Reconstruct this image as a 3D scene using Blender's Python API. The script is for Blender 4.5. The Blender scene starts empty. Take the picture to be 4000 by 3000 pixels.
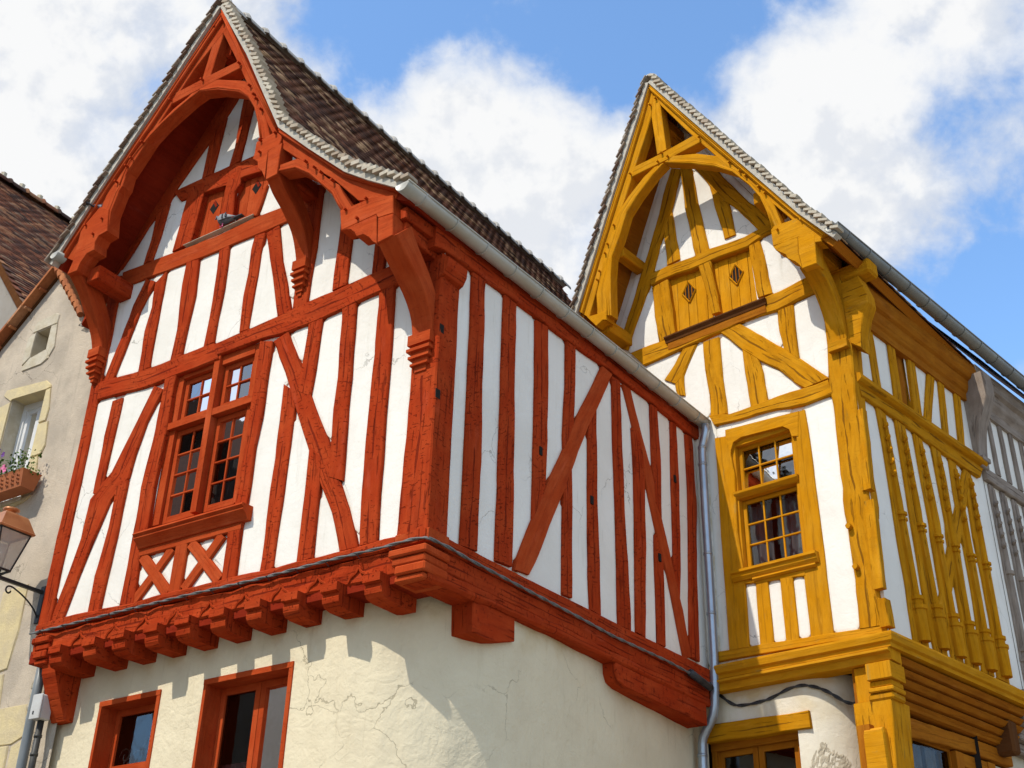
import bpy, bmesh, math, random
from mathutils import Vector, Matrix, noise
from mathutils.geometry import tessellate_polygon

random.seed(7)
SC = bpy.context.scene
COL = SC.collection
R = math.radians

# ------------------------------------------------------------------ camera
CAM_AT = Vector((0, 0, 1.6))
PITCH, ROLL = R(29.3), R(1.36)
_f = Vector((0, math.cos(PITCH), math.sin(PITCH)))
_r = Vector((1, 0, 0))
_u = _r.cross(_f)
CX = _r * math.cos(ROLL) + _u * math.sin(ROLL)
CY = -_r * math.sin(ROLL) + _u * math.cos(ROLL)
cam_data = bpy.data.cameras.new('camera')
cam_data.sensor_width = 36.0
cam_data.lens = 42.3
cam_data.clip_end = 3000
cam = bpy.data.objects.new('camera', cam_data)
COL.objects.link(cam)
cam.matrix_world = Matrix((
    (CX.x, CY.x, -_f.x, CAM_AT.x), (CX.y, CY.y, -_f.y, CAM_AT.y),
    (CX.z, CY.z, -_f.z, CAM_AT.z), (0, 0, 0, 1)))
SC.camera = cam

# ------------------------------------------------------------------ exposure, sun, sky
SC.view_settings.view_transform = 'Standard'
SC.view_settings.look = 'None'
SC.view_settings.exposure = 0.0
SC.view_settings.gamma = 1.0
SC.view_settings.use_curve_mapping = False

SUN_AZ, SUN_EL = R(-132.5), R(50)
sun_dir = Vector((math.sin(SUN_AZ) * math.cos(SUN_EL), math.cos(SUN_AZ) * math.cos(SUN_EL), math.sin(SUN_EL)))
sd = bpy.data.lights.new('sun', 'SUN')
sd.energy = 3.9
sd.angle = R(0.5)
sd.color = (1.0, 0.94, 0.84)
sun = bpy.data.objects.new('sun', sd)
COL.objects.link(sun)
sun.rotation_euler = sun_dir.to_track_quat('Z', 'Y').to_euler()


class NT:
    """small helper that adds and links shader nodes"""
    def __init__(self, tree):
        self.t = tree
        tree.nodes.clear()

    def n(self, typ, **kw):
        nd = self.t.nodes.new(typ)
        for k, v in kw.items():
            if k.startswith('i_'):
                key = k[2:]
                key = int(key) if key.isdigit() else key.replace('_', ' ')
                s = nd.inputs[key]
                if hasattr(v, 'is_output'):
                    self.t.links.new(v, s)
                else:
                    s.default_value = v
            else:
                setattr(nd, k, v)
        return nd

    def math(self, op, a, b=0.0, c=None, clamp=False):
        nd = self.n('ShaderNodeMath', operation=op, use_clamp=clamp)
        for i, v in enumerate((a, b) if c is None else (a, b, c)):
            if hasattr(v, 'is_output'):
                self.t.links.new(v, nd.inputs[i])
            else:
                nd.inputs[i].default_value = v
        return nd.outputs[0]

    def mix(self, fac, a, b, mode='MIX'):
        nd = self.n('ShaderNodeMix', data_type='RGBA', blend_type=mode)
        for s, v in ((nd.inputs[0], fac), (nd.inputs[6], a), (nd.inputs[7], b)):
            if hasattr(v, 'is_output'):
                self.t.links.new(v, s)
            else:
                s.default_value = v if not isinstance(v, tuple) or len(v) != 3 else (*v, 1)
        return nd.outputs[2]

    def ramp(self, fac, a, b):
        nd = self.n('ShaderNodeMapRange', clamp=True, interpolation_type='SMOOTHSTEP')
        self.t.links.new(fac, nd.inputs[0])
        nd.inputs[1].default_value = a
        nd.inputs[2].default_value = b
        return nd.outputs[0]

    def noise(self, vec, scale, detail=4, rough=0.55, dist=0.0, dim='3D'):
        nd = self.n('ShaderNodeTexNoise', noise_dimensions=dim)
        if vec is not None:
            self.t.links.new(vec, nd.inputs['Vector'])
        nd.inputs['Scale'].default_value = scale
        nd.inputs['Detail'].default_value = detail
        nd.inputs['Roughness'].default_value = rough
        nd.inputs['Distortion'].default_value = dist
        return nd.outputs[0]

    def scale(self, vec, s):
        nd = self.n('ShaderNodeVectorMath', operation='MULTIPLY')
        self.t.links.new(vec, nd.inputs[0])
        nd.inputs[1].default_value = s
        return nd.outputs[0]


def px_dir(x, y):
    return ((x - 2000) / 4700 * CX - (y - 1500) / 4700 * CY + _f).normalized()


world = bpy.data.worlds.new('World')
SC.world = world
world.use_nodes = True
nt = NT(world.node_tree)
sky = nt.n('ShaderNodeTexSky', sky_type='NISHITA', sun_disc=False, sun_elevation=SUN_EL, sun_rotation=SUN_AZ)
sky.air_density = 1.0
sky.dust_density = 0.6
sky.ozone_density = 2.0
tc = nt.n('ShaderNodeTexCoord')
gen = tc.outputs['Generated']
# cloud banks: directions in the sky (photo x, y as bearing), angular size, weight
BANKS = [(80, 120, .15, .12), (450, 330, .11, .10), (120, 760, .085, .46), (330, 790, .055, .44), (260, 590, .04, -.42), (420, 640, .035, -.30), (560, 300, .05, -.22),
         (700, 470, .05, .05), (1000, 90, .09, .10), (1180, 230, .06, .08), (1330, 330, .05, -.18), (1440, 170, .06, -.26), (1400, 480, .05, -.24),
         (1720, 330, .075, .34), (1900, 560, .10, .34), (2150, 900, .11, .36), (2280, 640, .07, .28), (1620, 500, .05, .22), (2290, 950, .025, -.25),
         (1750, 60, .08, -.30), (2150, 90, .11, -.42), (2480, 180, .08, -.34), (2330, 360, .045, -.12), (2640, 260, .05, -.20), (2850, 120, .08, -.10),
         (3420, 160, .06, .16), (3200, 330, .07, .22), (2980, 520, .07, .24), (3080, 700, .06, .22), (3560, 60, .06, .22), (3850, 90, .07, .12),
         (3620, 330, .06, -.20), (3480, 560, .06, -.18), (3800, 470, .06, -.10), (3450, 790, .08, .22), (3850, 720, .09, .18), (3300, 950, .06, .15), (3830, 1180, .10, -.30), (3650, 1060, .06, -.12)]


def cloud_field(vec, detail):
    a = nt.noise(vec, 7.0, detail, .54, .12)
    c = nt.noise(vec, 22.0, detail, .58, .15)
    f = nt.math('ADD', nt.math('MULTIPLY', a, 1.55), nt.math('MULTIPLY', c, 1.0))
    return nt.math('ADD', f, -1.26)


field = cloud_field(gen, 9)
for (bx_, by_, sg, wgt) in BANKS:
    d = px_dir(bx_, by_)
    dot = nt.n('ShaderNodeVectorMath', operation='DOT_PRODUCT', i_1=tuple(d))
    nt.t.links.new(gen, dot.inputs[0])
    e = nt.math('EXPONENT', nt.math('MULTIPLY', nt.math('SUBTRACT', dot.outputs['Value'], 1.0), 2.0 / (sg * sg)))
    field = nt.math('MULTIPLY_ADD', e, wgt, field)
# the same noise a step towards the sun: where it is denser there, this spot lies in the cloud's own shade
stp = nt.n('ShaderNodeVectorMath', operation='ADD', i_1=tuple(sun_dir * .022 + Vector((0, 0, .018))))
nt.t.links.new(gen, stp.inputs[0])
toward = cloud_field(stp.outputs[0], 5)
here = cloud_field(gen, 5)
selfshade = nt.ramp(nt.math('SUBTRACT', toward, here), -.05, .22)
mask = nt.ramp(field, -.27, .15)
thick = nt.ramp(field, .0, .40)
cl_thin = nt.mix(nt.ramp(nt.noise(gen, 8.0, 6, .6), .35, .65), (5.9, 6.8, 8.5), (7.3, 7.95, 9.1))
cl = nt.mix(thick, cl_thin, (9.5, 9.55, 9.6))
cl = nt.mix(nt.math('MULTIPLY', selfshade, .42), cl, (5.9, 6.5, 7.6))
skyc = nt.mix(1.0, sky.outputs[0], (2.5, 3.0, 3.25), 'MULTIPLY')
skymix = nt.mix(mask, skyc, cl)
bg = nt.n('ShaderNodeBackground', i_Strength=0.1)
nt.t.links.new(skymix, bg.inputs[0])
wo = nt.n('ShaderNodeOutputWorld')
nt.t.links.new(bg.outputs[0], wo.inputs[0])


# ------------------------------------------------------------------ materials
def new_mat(name):
    m = bpy.data.materials.new(name)
    m.use_nodes = True
    return m, NT(m.node_tree)


def finish(nt, color, rough, bump_h=None, dist=.01, strength=1.0, spec=.3, metal=0.0, bump2=None):
    b = nt.n('ShaderNodeBsdfPrincipled')
    for s, v in ((b.inputs['Base Color'], color), (b.inputs['Roughness'], rough), (b.inputs['Metallic'], metal),
                 (b.inputs['Specular IOR Level'], spec)):
        if hasattr(v, 'is_output'):
            nt.t.links.new(v, s)
        else:
            s.default_value = v if not isinstance(v, tuple) or len(v) != 3 else (*v, 1)
    if bump_h is not None:
        bp = nt.n('ShaderNodeBump', i_Distance=dist, i_Strength=strength)
        nt.t.links.new(bump_h, bp.inputs['Height'])
        nt.t.links.new(bp.outputs[0], b.inputs['Normal'])
    o = nt.n('ShaderNodeOutputMaterial')
    nt.t.links.new(b.outputs[0], o.inputs[0])
    return b


def painted_wood(name, base, faded, crackcol, wear=None, old=1.0, adze=1.0):
    """oil-painted hewn oak: grain along the beam, adze dashes, drying cracks"""
    m, nt = new_mat(name)
    uv = nt.n('ShaderNodeUVMap', uv_map='UVMap').outputs[0]
    fr = nt.n('ShaderNodeUVMap', uv_map='frac').outputs[0]
    sep = nt.n('ShaderNodeSeparateXYZ')
    nt.t.links.new(fr, sep.inputs[0])
    grain = nt.noise(nt.scale(uv, (70, 3.2, 1)), 1.0, 5, .6)
    coarse = nt.noise(nt.scale(uv, (14, 2.0, 1)), 1.0, 4, .6, .6)
    patch = nt.noise(uv, 2.3, 5, .6)
    dashes = nt.noise(nt.scale(uv, (14, 38, 1)), 1.0, 2.5, .55, .7)
    dm = nt.ramp(dashes, .615, .66)
    where = nt.ramp(nt.noise(uv, 1.1, 2, .5), .36, .50)
    dm = nt.math('MULTIPLY', dm, nt.math('MULTIPLY', where, old * adze))
    # drying crack that wanders along the middle of the face
    wander = nt.noise(nt.scale(uv, (0.0, .9, 0)), 1.0, 4, .55)
    off = nt.math('ABSOLUTE', nt.math('SUBTRACT', nt.math('SUBTRACT', sep.outputs[0], .22), nt.math('MULTIPLY', wander, .50)))
    cw = nt.math('MULTIPLY', nt.ramp(nt.noise(nt.scale(uv, (0, 1.7, 3)), 1.0, 2, .5), .42, .56), .045)
    crack = nt.math('LESS_THAN', off, cw)
    crack = nt.math('MULTIPLY', crack, old)
    # finer checks
    chk = nt.ramp(nt.noise(nt.scale(uv, (30, 1.7, 5)), 1.0, 3, .55), .615, .66)
    chk = nt.math('MULTIPLY', chk, old)
    c = nt.mix(nt.ramp(patch, .35, .70), base, faded)
    c = nt.mix(nt.math('MULTIPLY', nt.ramp(coarse, .35, .75), .35), c, crackcol)
    if wear is not None:
        wm = nt.ramp(nt.noise(nt.scale(uv, (9, 2.2, 7)), 1.0, 6, .7), .60, .70)
        c = nt.mix(nt.math('MULTIPLY', wm, .75), c, wear)
    oi = nt.n('ShaderNodeObjectInfo').outputs['Random']
    c = nt.mix(nt.math('MULTIPLY', oi, .30), c, tuple(v * .62 for v in base))
    pale = nt.ramp(nt.noise(nt.scale(uv, (5, 1.1, 3)), 1.0, 6, .68), .56, .74)
    c = nt.mix(nt.math('MULTIPLY', pale, .30), c, tuple(min(1, v * 1.18 + .035) for v in faded))
    low = nt.ramp(nt.noise(nt.scale(uv, (3.5, .8, 9)), 1.0, 5, .65), .55, .75)
    c = nt.mix(nt.math('MULTIPLY', low, .35), c, crackcol)
    dark = nt.math('MAXIMUM', nt.math('MULTIPLY', dm, .62), nt.math('MAXIMUM', nt.math('MULTIPLY', crack, .8), nt.math('MULTIPLY', chk, .55)))
    c = nt.mix(dark, c, crackcol)
    h = nt.math('MULTIPLY', grain, .22)
    h = nt.math('MULTIPLY_ADD', coarse, .5, h)
    h = nt.math('MULTIPLY_ADD', dm, -.6, h)
    h = nt.math('MULTIPLY_ADD', crack, -1.2, h)
    h = nt.math('MULTIPLY_ADD', chk, -.5, h)
    finish(nt, c, .85, h, .016, 1.0, .02)
    return m


def plaster(name, base, tint, grime, bump=.5, rough_big=.4, stains=None):
    m, nt = new_mat(name)
    tcn = nt.n('ShaderNodeTexCoord').outputs['Object']
    big = nt.noise(tcn, 1.3, 5, .6)
    mid = nt.noise(tcn, 5.0, 6, .62)
    fine = nt.noise(tcn, 70, 4, .6)
    streak = nt.noise(nt.scale(tcn, (9, 9, .9)), 1.0, 5, .65)
    c = nt.mix(nt.ramp(big, .35, .68), base, tint)
    c = nt.mix(nt.math('MULTIPLY', nt.ramp(streak, .55, .80), .5), c, grime)
    spots = nt.ramp(nt.noise(tcn, 3.1, 7, .75), .66, .80)
    c = nt.mix(nt.math('MULTIPLY', spots, .45), c, grime)
    if stains is not None:
        col, z0, z1 = stains
        sp = nt.n('ShaderNodeSeparateXYZ')
        nt.t.links.new(tcn, sp.inputs[0])
        zz = nt.math('MULTIPLY_ADD', nt.noise(tcn, 2.2, 4, .6), .7, sp.outputs[2])
        st = nt.math('MULTIPLY', nt.ramp(zz, z0, z1), nt.ramp(nt.noise(tcn, 1.7, 5, .6), .36, .66))
        c = nt.mix(nt.math('MULTIPLY', st, .7), c, col)
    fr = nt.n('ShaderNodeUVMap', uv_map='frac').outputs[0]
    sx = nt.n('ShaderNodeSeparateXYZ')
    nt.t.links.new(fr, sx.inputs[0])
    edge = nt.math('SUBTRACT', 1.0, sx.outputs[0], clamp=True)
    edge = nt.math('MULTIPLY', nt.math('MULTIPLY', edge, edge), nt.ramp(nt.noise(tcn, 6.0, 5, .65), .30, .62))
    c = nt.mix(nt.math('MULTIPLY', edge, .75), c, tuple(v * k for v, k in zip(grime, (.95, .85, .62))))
    wob = nt.n('ShaderNodeTexNoise', i_Scale=3.0, i_Detail=5.0)
    nt.t.links.new(tcn, wob.inputs['Vector'])
    wa = nt.n('ShaderNodeVectorMath', operation='MULTIPLY_ADD', i_1=(.5, .5, .5))
    nt.t.links.new(wob.outputs['Color'], wa.inputs[0])
    nt.t.links.new(tcn, wa.inputs[2])
    vo = nt.n('ShaderNodeTexVoronoi', feature='DISTANCE_TO_EDGE', i_Scale=1.1)
    nt.t.links.new(wa.outputs[0], vo.inputs['Vector'])
    ck = nt.math('LESS_THAN', vo.outputs['Distance'], .0045)
    ck = nt.math('MULTIPLY', ck, nt.ramp(nt.noise(tcn, .9, 3, .5), .50, .60))
    c = nt.mix(nt.math('MULTIPLY', ck, .55), c, tuple(v * .45 for v in grime))
    drip = nt.ramp(nt.noise(nt.scale(tcn, (16, 16, .7)), 1.0, 5, .7), .60, .78)
    c = nt.mix(nt.math('MULTIPLY', drip, .28), c, tuple(v * .8 for v in grime))
    h = nt.math('MULTIPLY_ADD', fine, .18 * bump, nt.math('MULTIPLY', mid, rough_big))
    ridge = nt.math('ABSOLUTE', nt.math('SUBTRACT', nt.noise(tcn, 2.6, 4, .5, 1.2), .5))
    h = nt.math('MULTIPLY_ADD', nt.ramp(ridge, .0, .09), rough_big * .10, h)
    h = nt.math('MULTIPLY_ADD', ck, -.4, h)
    h = nt.math('MULTIPLY_ADD', nt.noise(tcn, 14, 4, .55, .8), .35 * rough_big, h)
    finish(nt, c, .88, h, .032, .55, .06)
    return m


def simple(name, col, col2, scale=6.0, rough=.6, bump=.3, dist=.01, metal=0.0, spec=.3, coords='Object'):
    m, nt = new_mat(name)
    tcn = nt.n('ShaderNodeTexCoord').outputs[coords]
    n = nt.noise(tcn, scale, 6, .62)
    c = nt.mix(nt.ramp(n, .32, .68), col, col2)
    h = nt.math('MULTIPLY_ADD', nt.noise(tcn, scale * 9, 4, .6), .5, n)
    finish(nt, c, rough, h, dist, bump, spec, metal)
    return m


def island(name, cols, rough=.85, lichen=None, bump=.5):
    """each loose piece picks its own shade"""
    m, nt = new_mat(name)
    geo = nt.n('ShaderNodeNewGeometry')
    rnd = geo.outputs['Random Per Island']
    oi = nt.n('ShaderNodeObjectInfo').outputs['Random']
    rr = nt.math('FRACT', nt.math('ADD', rnd, oi))
    cr = nt.n('ShaderNodeValToRGB')
    cr.color_ramp.interpolation = 'CONSTANT'
    els = cr.color_ramp.elements
    while len(els) < len(cols):
        els.new(1.0)
    for i, c in enumerate(cols):
        els[i].position = i / len(cols)
        els[i].color = (*c, 1)
    nt.t.links.new(rr, cr.inputs[0])
    pos = geo.outputs['Position']
    n = nt.noise(pos, 22, 5, .65)
    c = nt.mix(nt.math('MULTIPLY', nt.ramp(n, .35, .7), .45), cr.outputs[0], tuple(v * .55 for v in cols[0]))
    if lichen is not None:
        lm = nt.ramp(nt.noise(pos, 9, 6, .7), .56, .68)
        c = nt.mix(nt.math('MULTIPLY', lm, .5), c, lichen)
    finish(nt, c, rough, n, .008, bump, .04)
    return m


M = {}
M['red'] = painted_wood('red_painted_timber', (.39, .041, .0095), (.46, .064, .016), (.14, .014, .006))
M['red_new'] = painted_wood('red_planed_timber', (.44, .060, .014), (.51, .090, .025), (.22, .021, .008), old=.2)
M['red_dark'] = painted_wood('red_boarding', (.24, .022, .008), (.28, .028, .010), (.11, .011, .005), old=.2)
M['yellow'] = painted_wood('ochre_painted_timber', (.55, .225, .0055), (.61, .275, .012), (.15, .058, .007), wear=(.28, .165, .028), adze=.12)
M['yellow_new'] = painted_wood('ochre_planed_timber', (.59, .245, .0055), (.64, .29, .015), (.24, .095, .009), wear=(.36, .235, .06), old=.35, adze=0)
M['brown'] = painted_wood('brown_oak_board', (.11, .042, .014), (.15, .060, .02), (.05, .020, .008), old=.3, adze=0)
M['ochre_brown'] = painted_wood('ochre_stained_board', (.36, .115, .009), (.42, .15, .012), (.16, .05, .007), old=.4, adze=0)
M['grey'] = painted_wood('weathered_grey_oak', (.27, .215, .17), (.36, .30, .25), (.12, .09, .07), adze=.1)
M['white'] = plaster('white_limewash', (.84, .81, .735), (.78, .745, .665), (.56, .52, .43))
M['cream'] = plaster('cream_lime_render', (.74, .65, .455), (.68, .59, .41), (.52, .43, .27), bump=.3, rough_big=1.0, stains=((.46, .31, .10), 5.45, 5.85))
M['offwhite'] = plaster('offwhite_lime_render', (.74, .68, .56), (.68, .61, .47), (.52, .42, .25), bump=.5, rough_big=.6, stains=((.55, .40, .16), 5.3, 6.0))
M['stone_wall'] = plaster('grey_beige_roughcast', (.58, .49, .375), (.43, .365, .285), (.29, .25, .20), bump=2.2, rough_big=.6)
M['stone'] = simple('yellow_limestone', (.66, .54, .29), (.56, .46, .28), 5.0, .85, .7, .02)
M['stone_pale'] = simple('pale_limestone', (.58, .52, .40), (.50, .43, .30), 7.0, .85, .8, .02)
M['tile'] = island('brown_clay_tile', [(.090, .046, .032), (.125, .058, .038), (.165, .070, .042), (.060, .036, .029), (.21, .11, .066), (.14, .064, .042), (.42, .28, .16), (.095, .050, .035), (.075, .042, .032), (.30, .19, .115)], lichen=(.10, .07, .05))
M['tile_far'] = island('dark_red_clay_tile', [(.12, .055, .038), (.16, .066, .042), (.22, .085, .048), (.09, .05, .04), (.27, .11, .06), (.34, .17, .09), (.13, .06, .042), (.24, .15, .10), (.075, .048, .04)], lichen=(.15, .12, .085))
M['verge'] = island('limewashed_verge_tile', [(.50, .44, .34), (.56, .50, .39), (.42, .35, .26), (.54, .47, .37), (.38, .30, .22)], lichen=(.34, .27, .18))
M['verge_brown'] = island('weathered_verge_tile', [(.22, .16, .12), (.30, .24, .18), (.18, .12, .09), (.36, .31, .25)], lichen=(.34, .30, .24))
M['ridge'] = island('pale_ridge_tile', [(.52, .49, .44), (.47, .44, .39), (.56, .53, .48)], lichen=(.24, .21, .16))
M['terracotta'] = island('terracotta_tile', [(.42, .15, .06), (.48, .19, .08), (.36, .12, .05), (.50, .25, .13)])
M['mortar'] = simple('lime_mortar', (.52, .48, .40), (.43, .39, .32), 9.0, .9, .6, .02)
M['zinc'] = simple('weathered_zinc', (.46, .45, .40), (.40, .38, .31), 3.0, .45, .1, .004, metal=.25, spec=.5)
M['zinc_blue'] = simple('galvanised_pipe', (.42, .47, .52), (.34, .39, .44), 3.0, .32, .08, .004, metal=.65, spec=.5)
M['zinc_dark'] = simple('dark_zinc', (.17, .175, .17), (.23, .225, .195), 3.0, .45, .1, .004, metal=.4, spec=.5)
M['pipe_grey'] = simple('grey_plastic_pipe', (.16, .18, .19), (.20, .215, .22), 3.0, .4, .05, .002)
M['pipe_dark'] = simple('dark_iron_pipe', (.035, .036, .034), (.06, .058, .05), 6.0, .5, .2, .003)
M['iron'] = simple('black_iron', (.018, .018, .02), (.03, .029, .028), 8.0, .45, .2, .003)
M['cable'] = simple('black_cable', (.025, .025, .027), (.06, .06, .062), 12.0, .5, .2, .003)
M['cable_grey'] = simple('grey_twisted_cable', (.10, .105, .10), (.17, .17, .165), 14.0, .5, .2, .003)
M['copper'] = simple('copper_sheet', (.42, .155, .055), (.50, .21, .08), 5.0, .38, .12, .004, metal=.35, spec=.5)
M['white_box'] = simple('grey_plastic_box', (.55, .55, .53), (.48, .47, .44), 4.0, .5, .05, .003)
M['pvc'] = simple('white_pvc', (.74, .74, .72), (.68, .68, .66), 4.0, .4, .03, .003)
M['curtain'] = simple('grey_net_curtain', (.34, .33, .33), (.26, .25, .26), 3.0, .9, .1, .003)
M['curtain_pale'] = simple('pale_net_curtain', (.62, .60, .56), (.50, .49, .46), 3.0, .9, .1, .003)
M['curtain_dark'] = simple('brown_blind', (.12, .10, .09), (.09, .075, .07), 3.0, .9, .1, .003)
M['interior'] = simple('unlit_depth', (.03, .027, .024), (.02, .018, .017), 2.0, .95, .1, .003, spec=.02)  # near-black stands for unlit depth in rooms, vents and mortise holes
M['pink'] = simple('pink_reflection', (.42, .12, .11), (.36, .10, .095), 3.0, .8, .1, .003)  # reflection colour, painted on a sheet behind the lower panes
M['chrome'] = simple('pale_wrought_iron', (.55, .50, .42), (.42, .38, .30), 6.0, .35, .1, .003, metal=.5)
M['cobble'] = island('granite_paving', [(.30, .28, .25), (.36, .33, .29), (.27, .25, .23), (.33, .30, .27)])
M['ground'] = simple('pale_stone_paving', (.25, .22, .175), (.20, .18, .145), 2.0, .85, .6, .02)
M['leaf'] = island('geranium_leaf', [(.07, .13, .025), (.10, .17, .035), (.05, .10, .02), (.14, .20, .05)], rough=.6)
M['petal_purple'] = simple('purple_petal', (.10, .02, .20), (.16, .03, .28), 20.0, .6, .1, .003)
M['petal_pink'] = simple('pink_petal', (.75, .13, .32), (.80, .22, .40), 20.0, .6, .1, .003)
M['planter'] = simple('terracotta_planter', (.42, .14, .05), (.36, .11, .04), 5.0, .7, .2, .006)
M['pigeon'] = simple('pigeon_grey', (.10, .105, .125), (.16, .165, .185), 14.0, .6, .3, .004)
M['pigeon_dark'] = simple('pigeon_slate', (.025, .027, .035), (.05, .052, .06), 14.0, .5, .3, .004)
M['pigeon_wing'] = simple('pigeon_pale_wing', (.33, .33, .34), (.22, .225, .24), 12.0, .6, .3, .004)
M['facade_far'] = plaster('grey_street_facade', (.34, .31, .27), (.30, .27, .23), (.22, .20, .17))
M['sky_stone'] = simple('rubble_stone', (.64, .56, .42), (.50, .43, .31), 16.0, .9, 1.0, .03)


def glass_mat(name, tint, refl=1.0, blue=(.95, .97, 1, 1)):
    m, nt = new_mat(name)
    tcn = nt.n('ShaderNodeTexCoord').outputs['Object']
    bp = nt.n('ShaderNodeBump', i_Distance=.004, i_Strength=.35)
    nt.t.links.new(nt.noise(tcn, 5.0, 2, .5), bp.inputs['Height'])
    gl = nt.n('ShaderNodeBsdfGlossy', i_Roughness=.02, i_Color=(.95, .97, 1, 1))
    nt.t.links.new(bp.outputs[0], gl.inputs['Normal'])
    tr = nt.n('ShaderNodeBsdfTransparent', i_Color=(*tint, 1))
    fr = nt.n('ShaderNodeFresnel', i_IOR=1.52)
    fac = nt.math('MULTIPLY', fr.outputs[0], 2.0 * refl, clamp=True)
    mx = nt.n('ShaderNodeMixShader')
    nt.t.links.new(fac, mx.inputs[0])
    nt.t.links.new(tr.outputs[0], mx.inputs[1])
    nt.t.links.new(gl.outputs[0], mx.inputs[2])
    o = nt.n('ShaderNodeOutputMaterial')
    nt.t.links.new(mx.outputs[0], o.inputs[0])
    return m


M['glass'] = glass_mat('window_glass', (.72, .74, .75), .6)
M['glass_dull'] = glass_mat('dull_shop_glass', (.62, .63, .63), .22)
M['glass_sky'] = glass_mat('old_mirroring_glass', (.55, .57, .6), 2.2)
M['glass_lamp'] = None
m_, nt_ = new_mat('frosted_lamp_glass')
_b = nt_.n('ShaderNodeBsdfPrincipled', i_Base_Color=(.62, .58, .50, 1), i_Roughness=.25)
_t = nt_.n('ShaderNodeBsdfTransparent', i_Color=(.9, .88, .82, 1))
_mx = nt_.n('ShaderNodeMixShader', i_0=.45)
nt_.t.links.new(_b.outputs[0], _mx.inputs[1])
nt_.t.links.new(_t.outputs[0], _mx.inputs[2])
_o = nt_.n('ShaderNodeOutputMaterial')
nt_.t.links.new(_mx.outputs[0], _o.inputs[0])
M['glass_lamp'] = m_


# ------------------------------------------------------------------ facade planes
class Plane:
    """a vertical facade: u runs along it, z is height, off is the distance in front of it"""
    def __init__(self, o, az, flip=1):
        a = R(az)
        self.o = Vector((o[0], o[1], 0))
        self.u = Vector((math.sin(a), math.cos(a), 0))
        self.n = Vector((self.u.y, -self.u.x, 0)) * flip

    def P(self, u, z, off=0.0):
        p = self.o + self.u * u + self.n * off
        return Vector((p.x, p.y, z))


RF = Plane((-0.7678, 10.4719), -55.94, -1)     # red front
RS = Plane((-0.7678, 10.4719), 37.5)           # red side
YF = Plane((2.5391, 14.7816), -48.26, -1)      # ochre front
YS = Plane((4.2902, 13.2192), 45.5)            # ochre side
for _p in (RF, RS, YF, YS):
    if (CAM_AT - _p.o).dot(_p.n) < 0:
        _p.n = -_p.n

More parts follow.
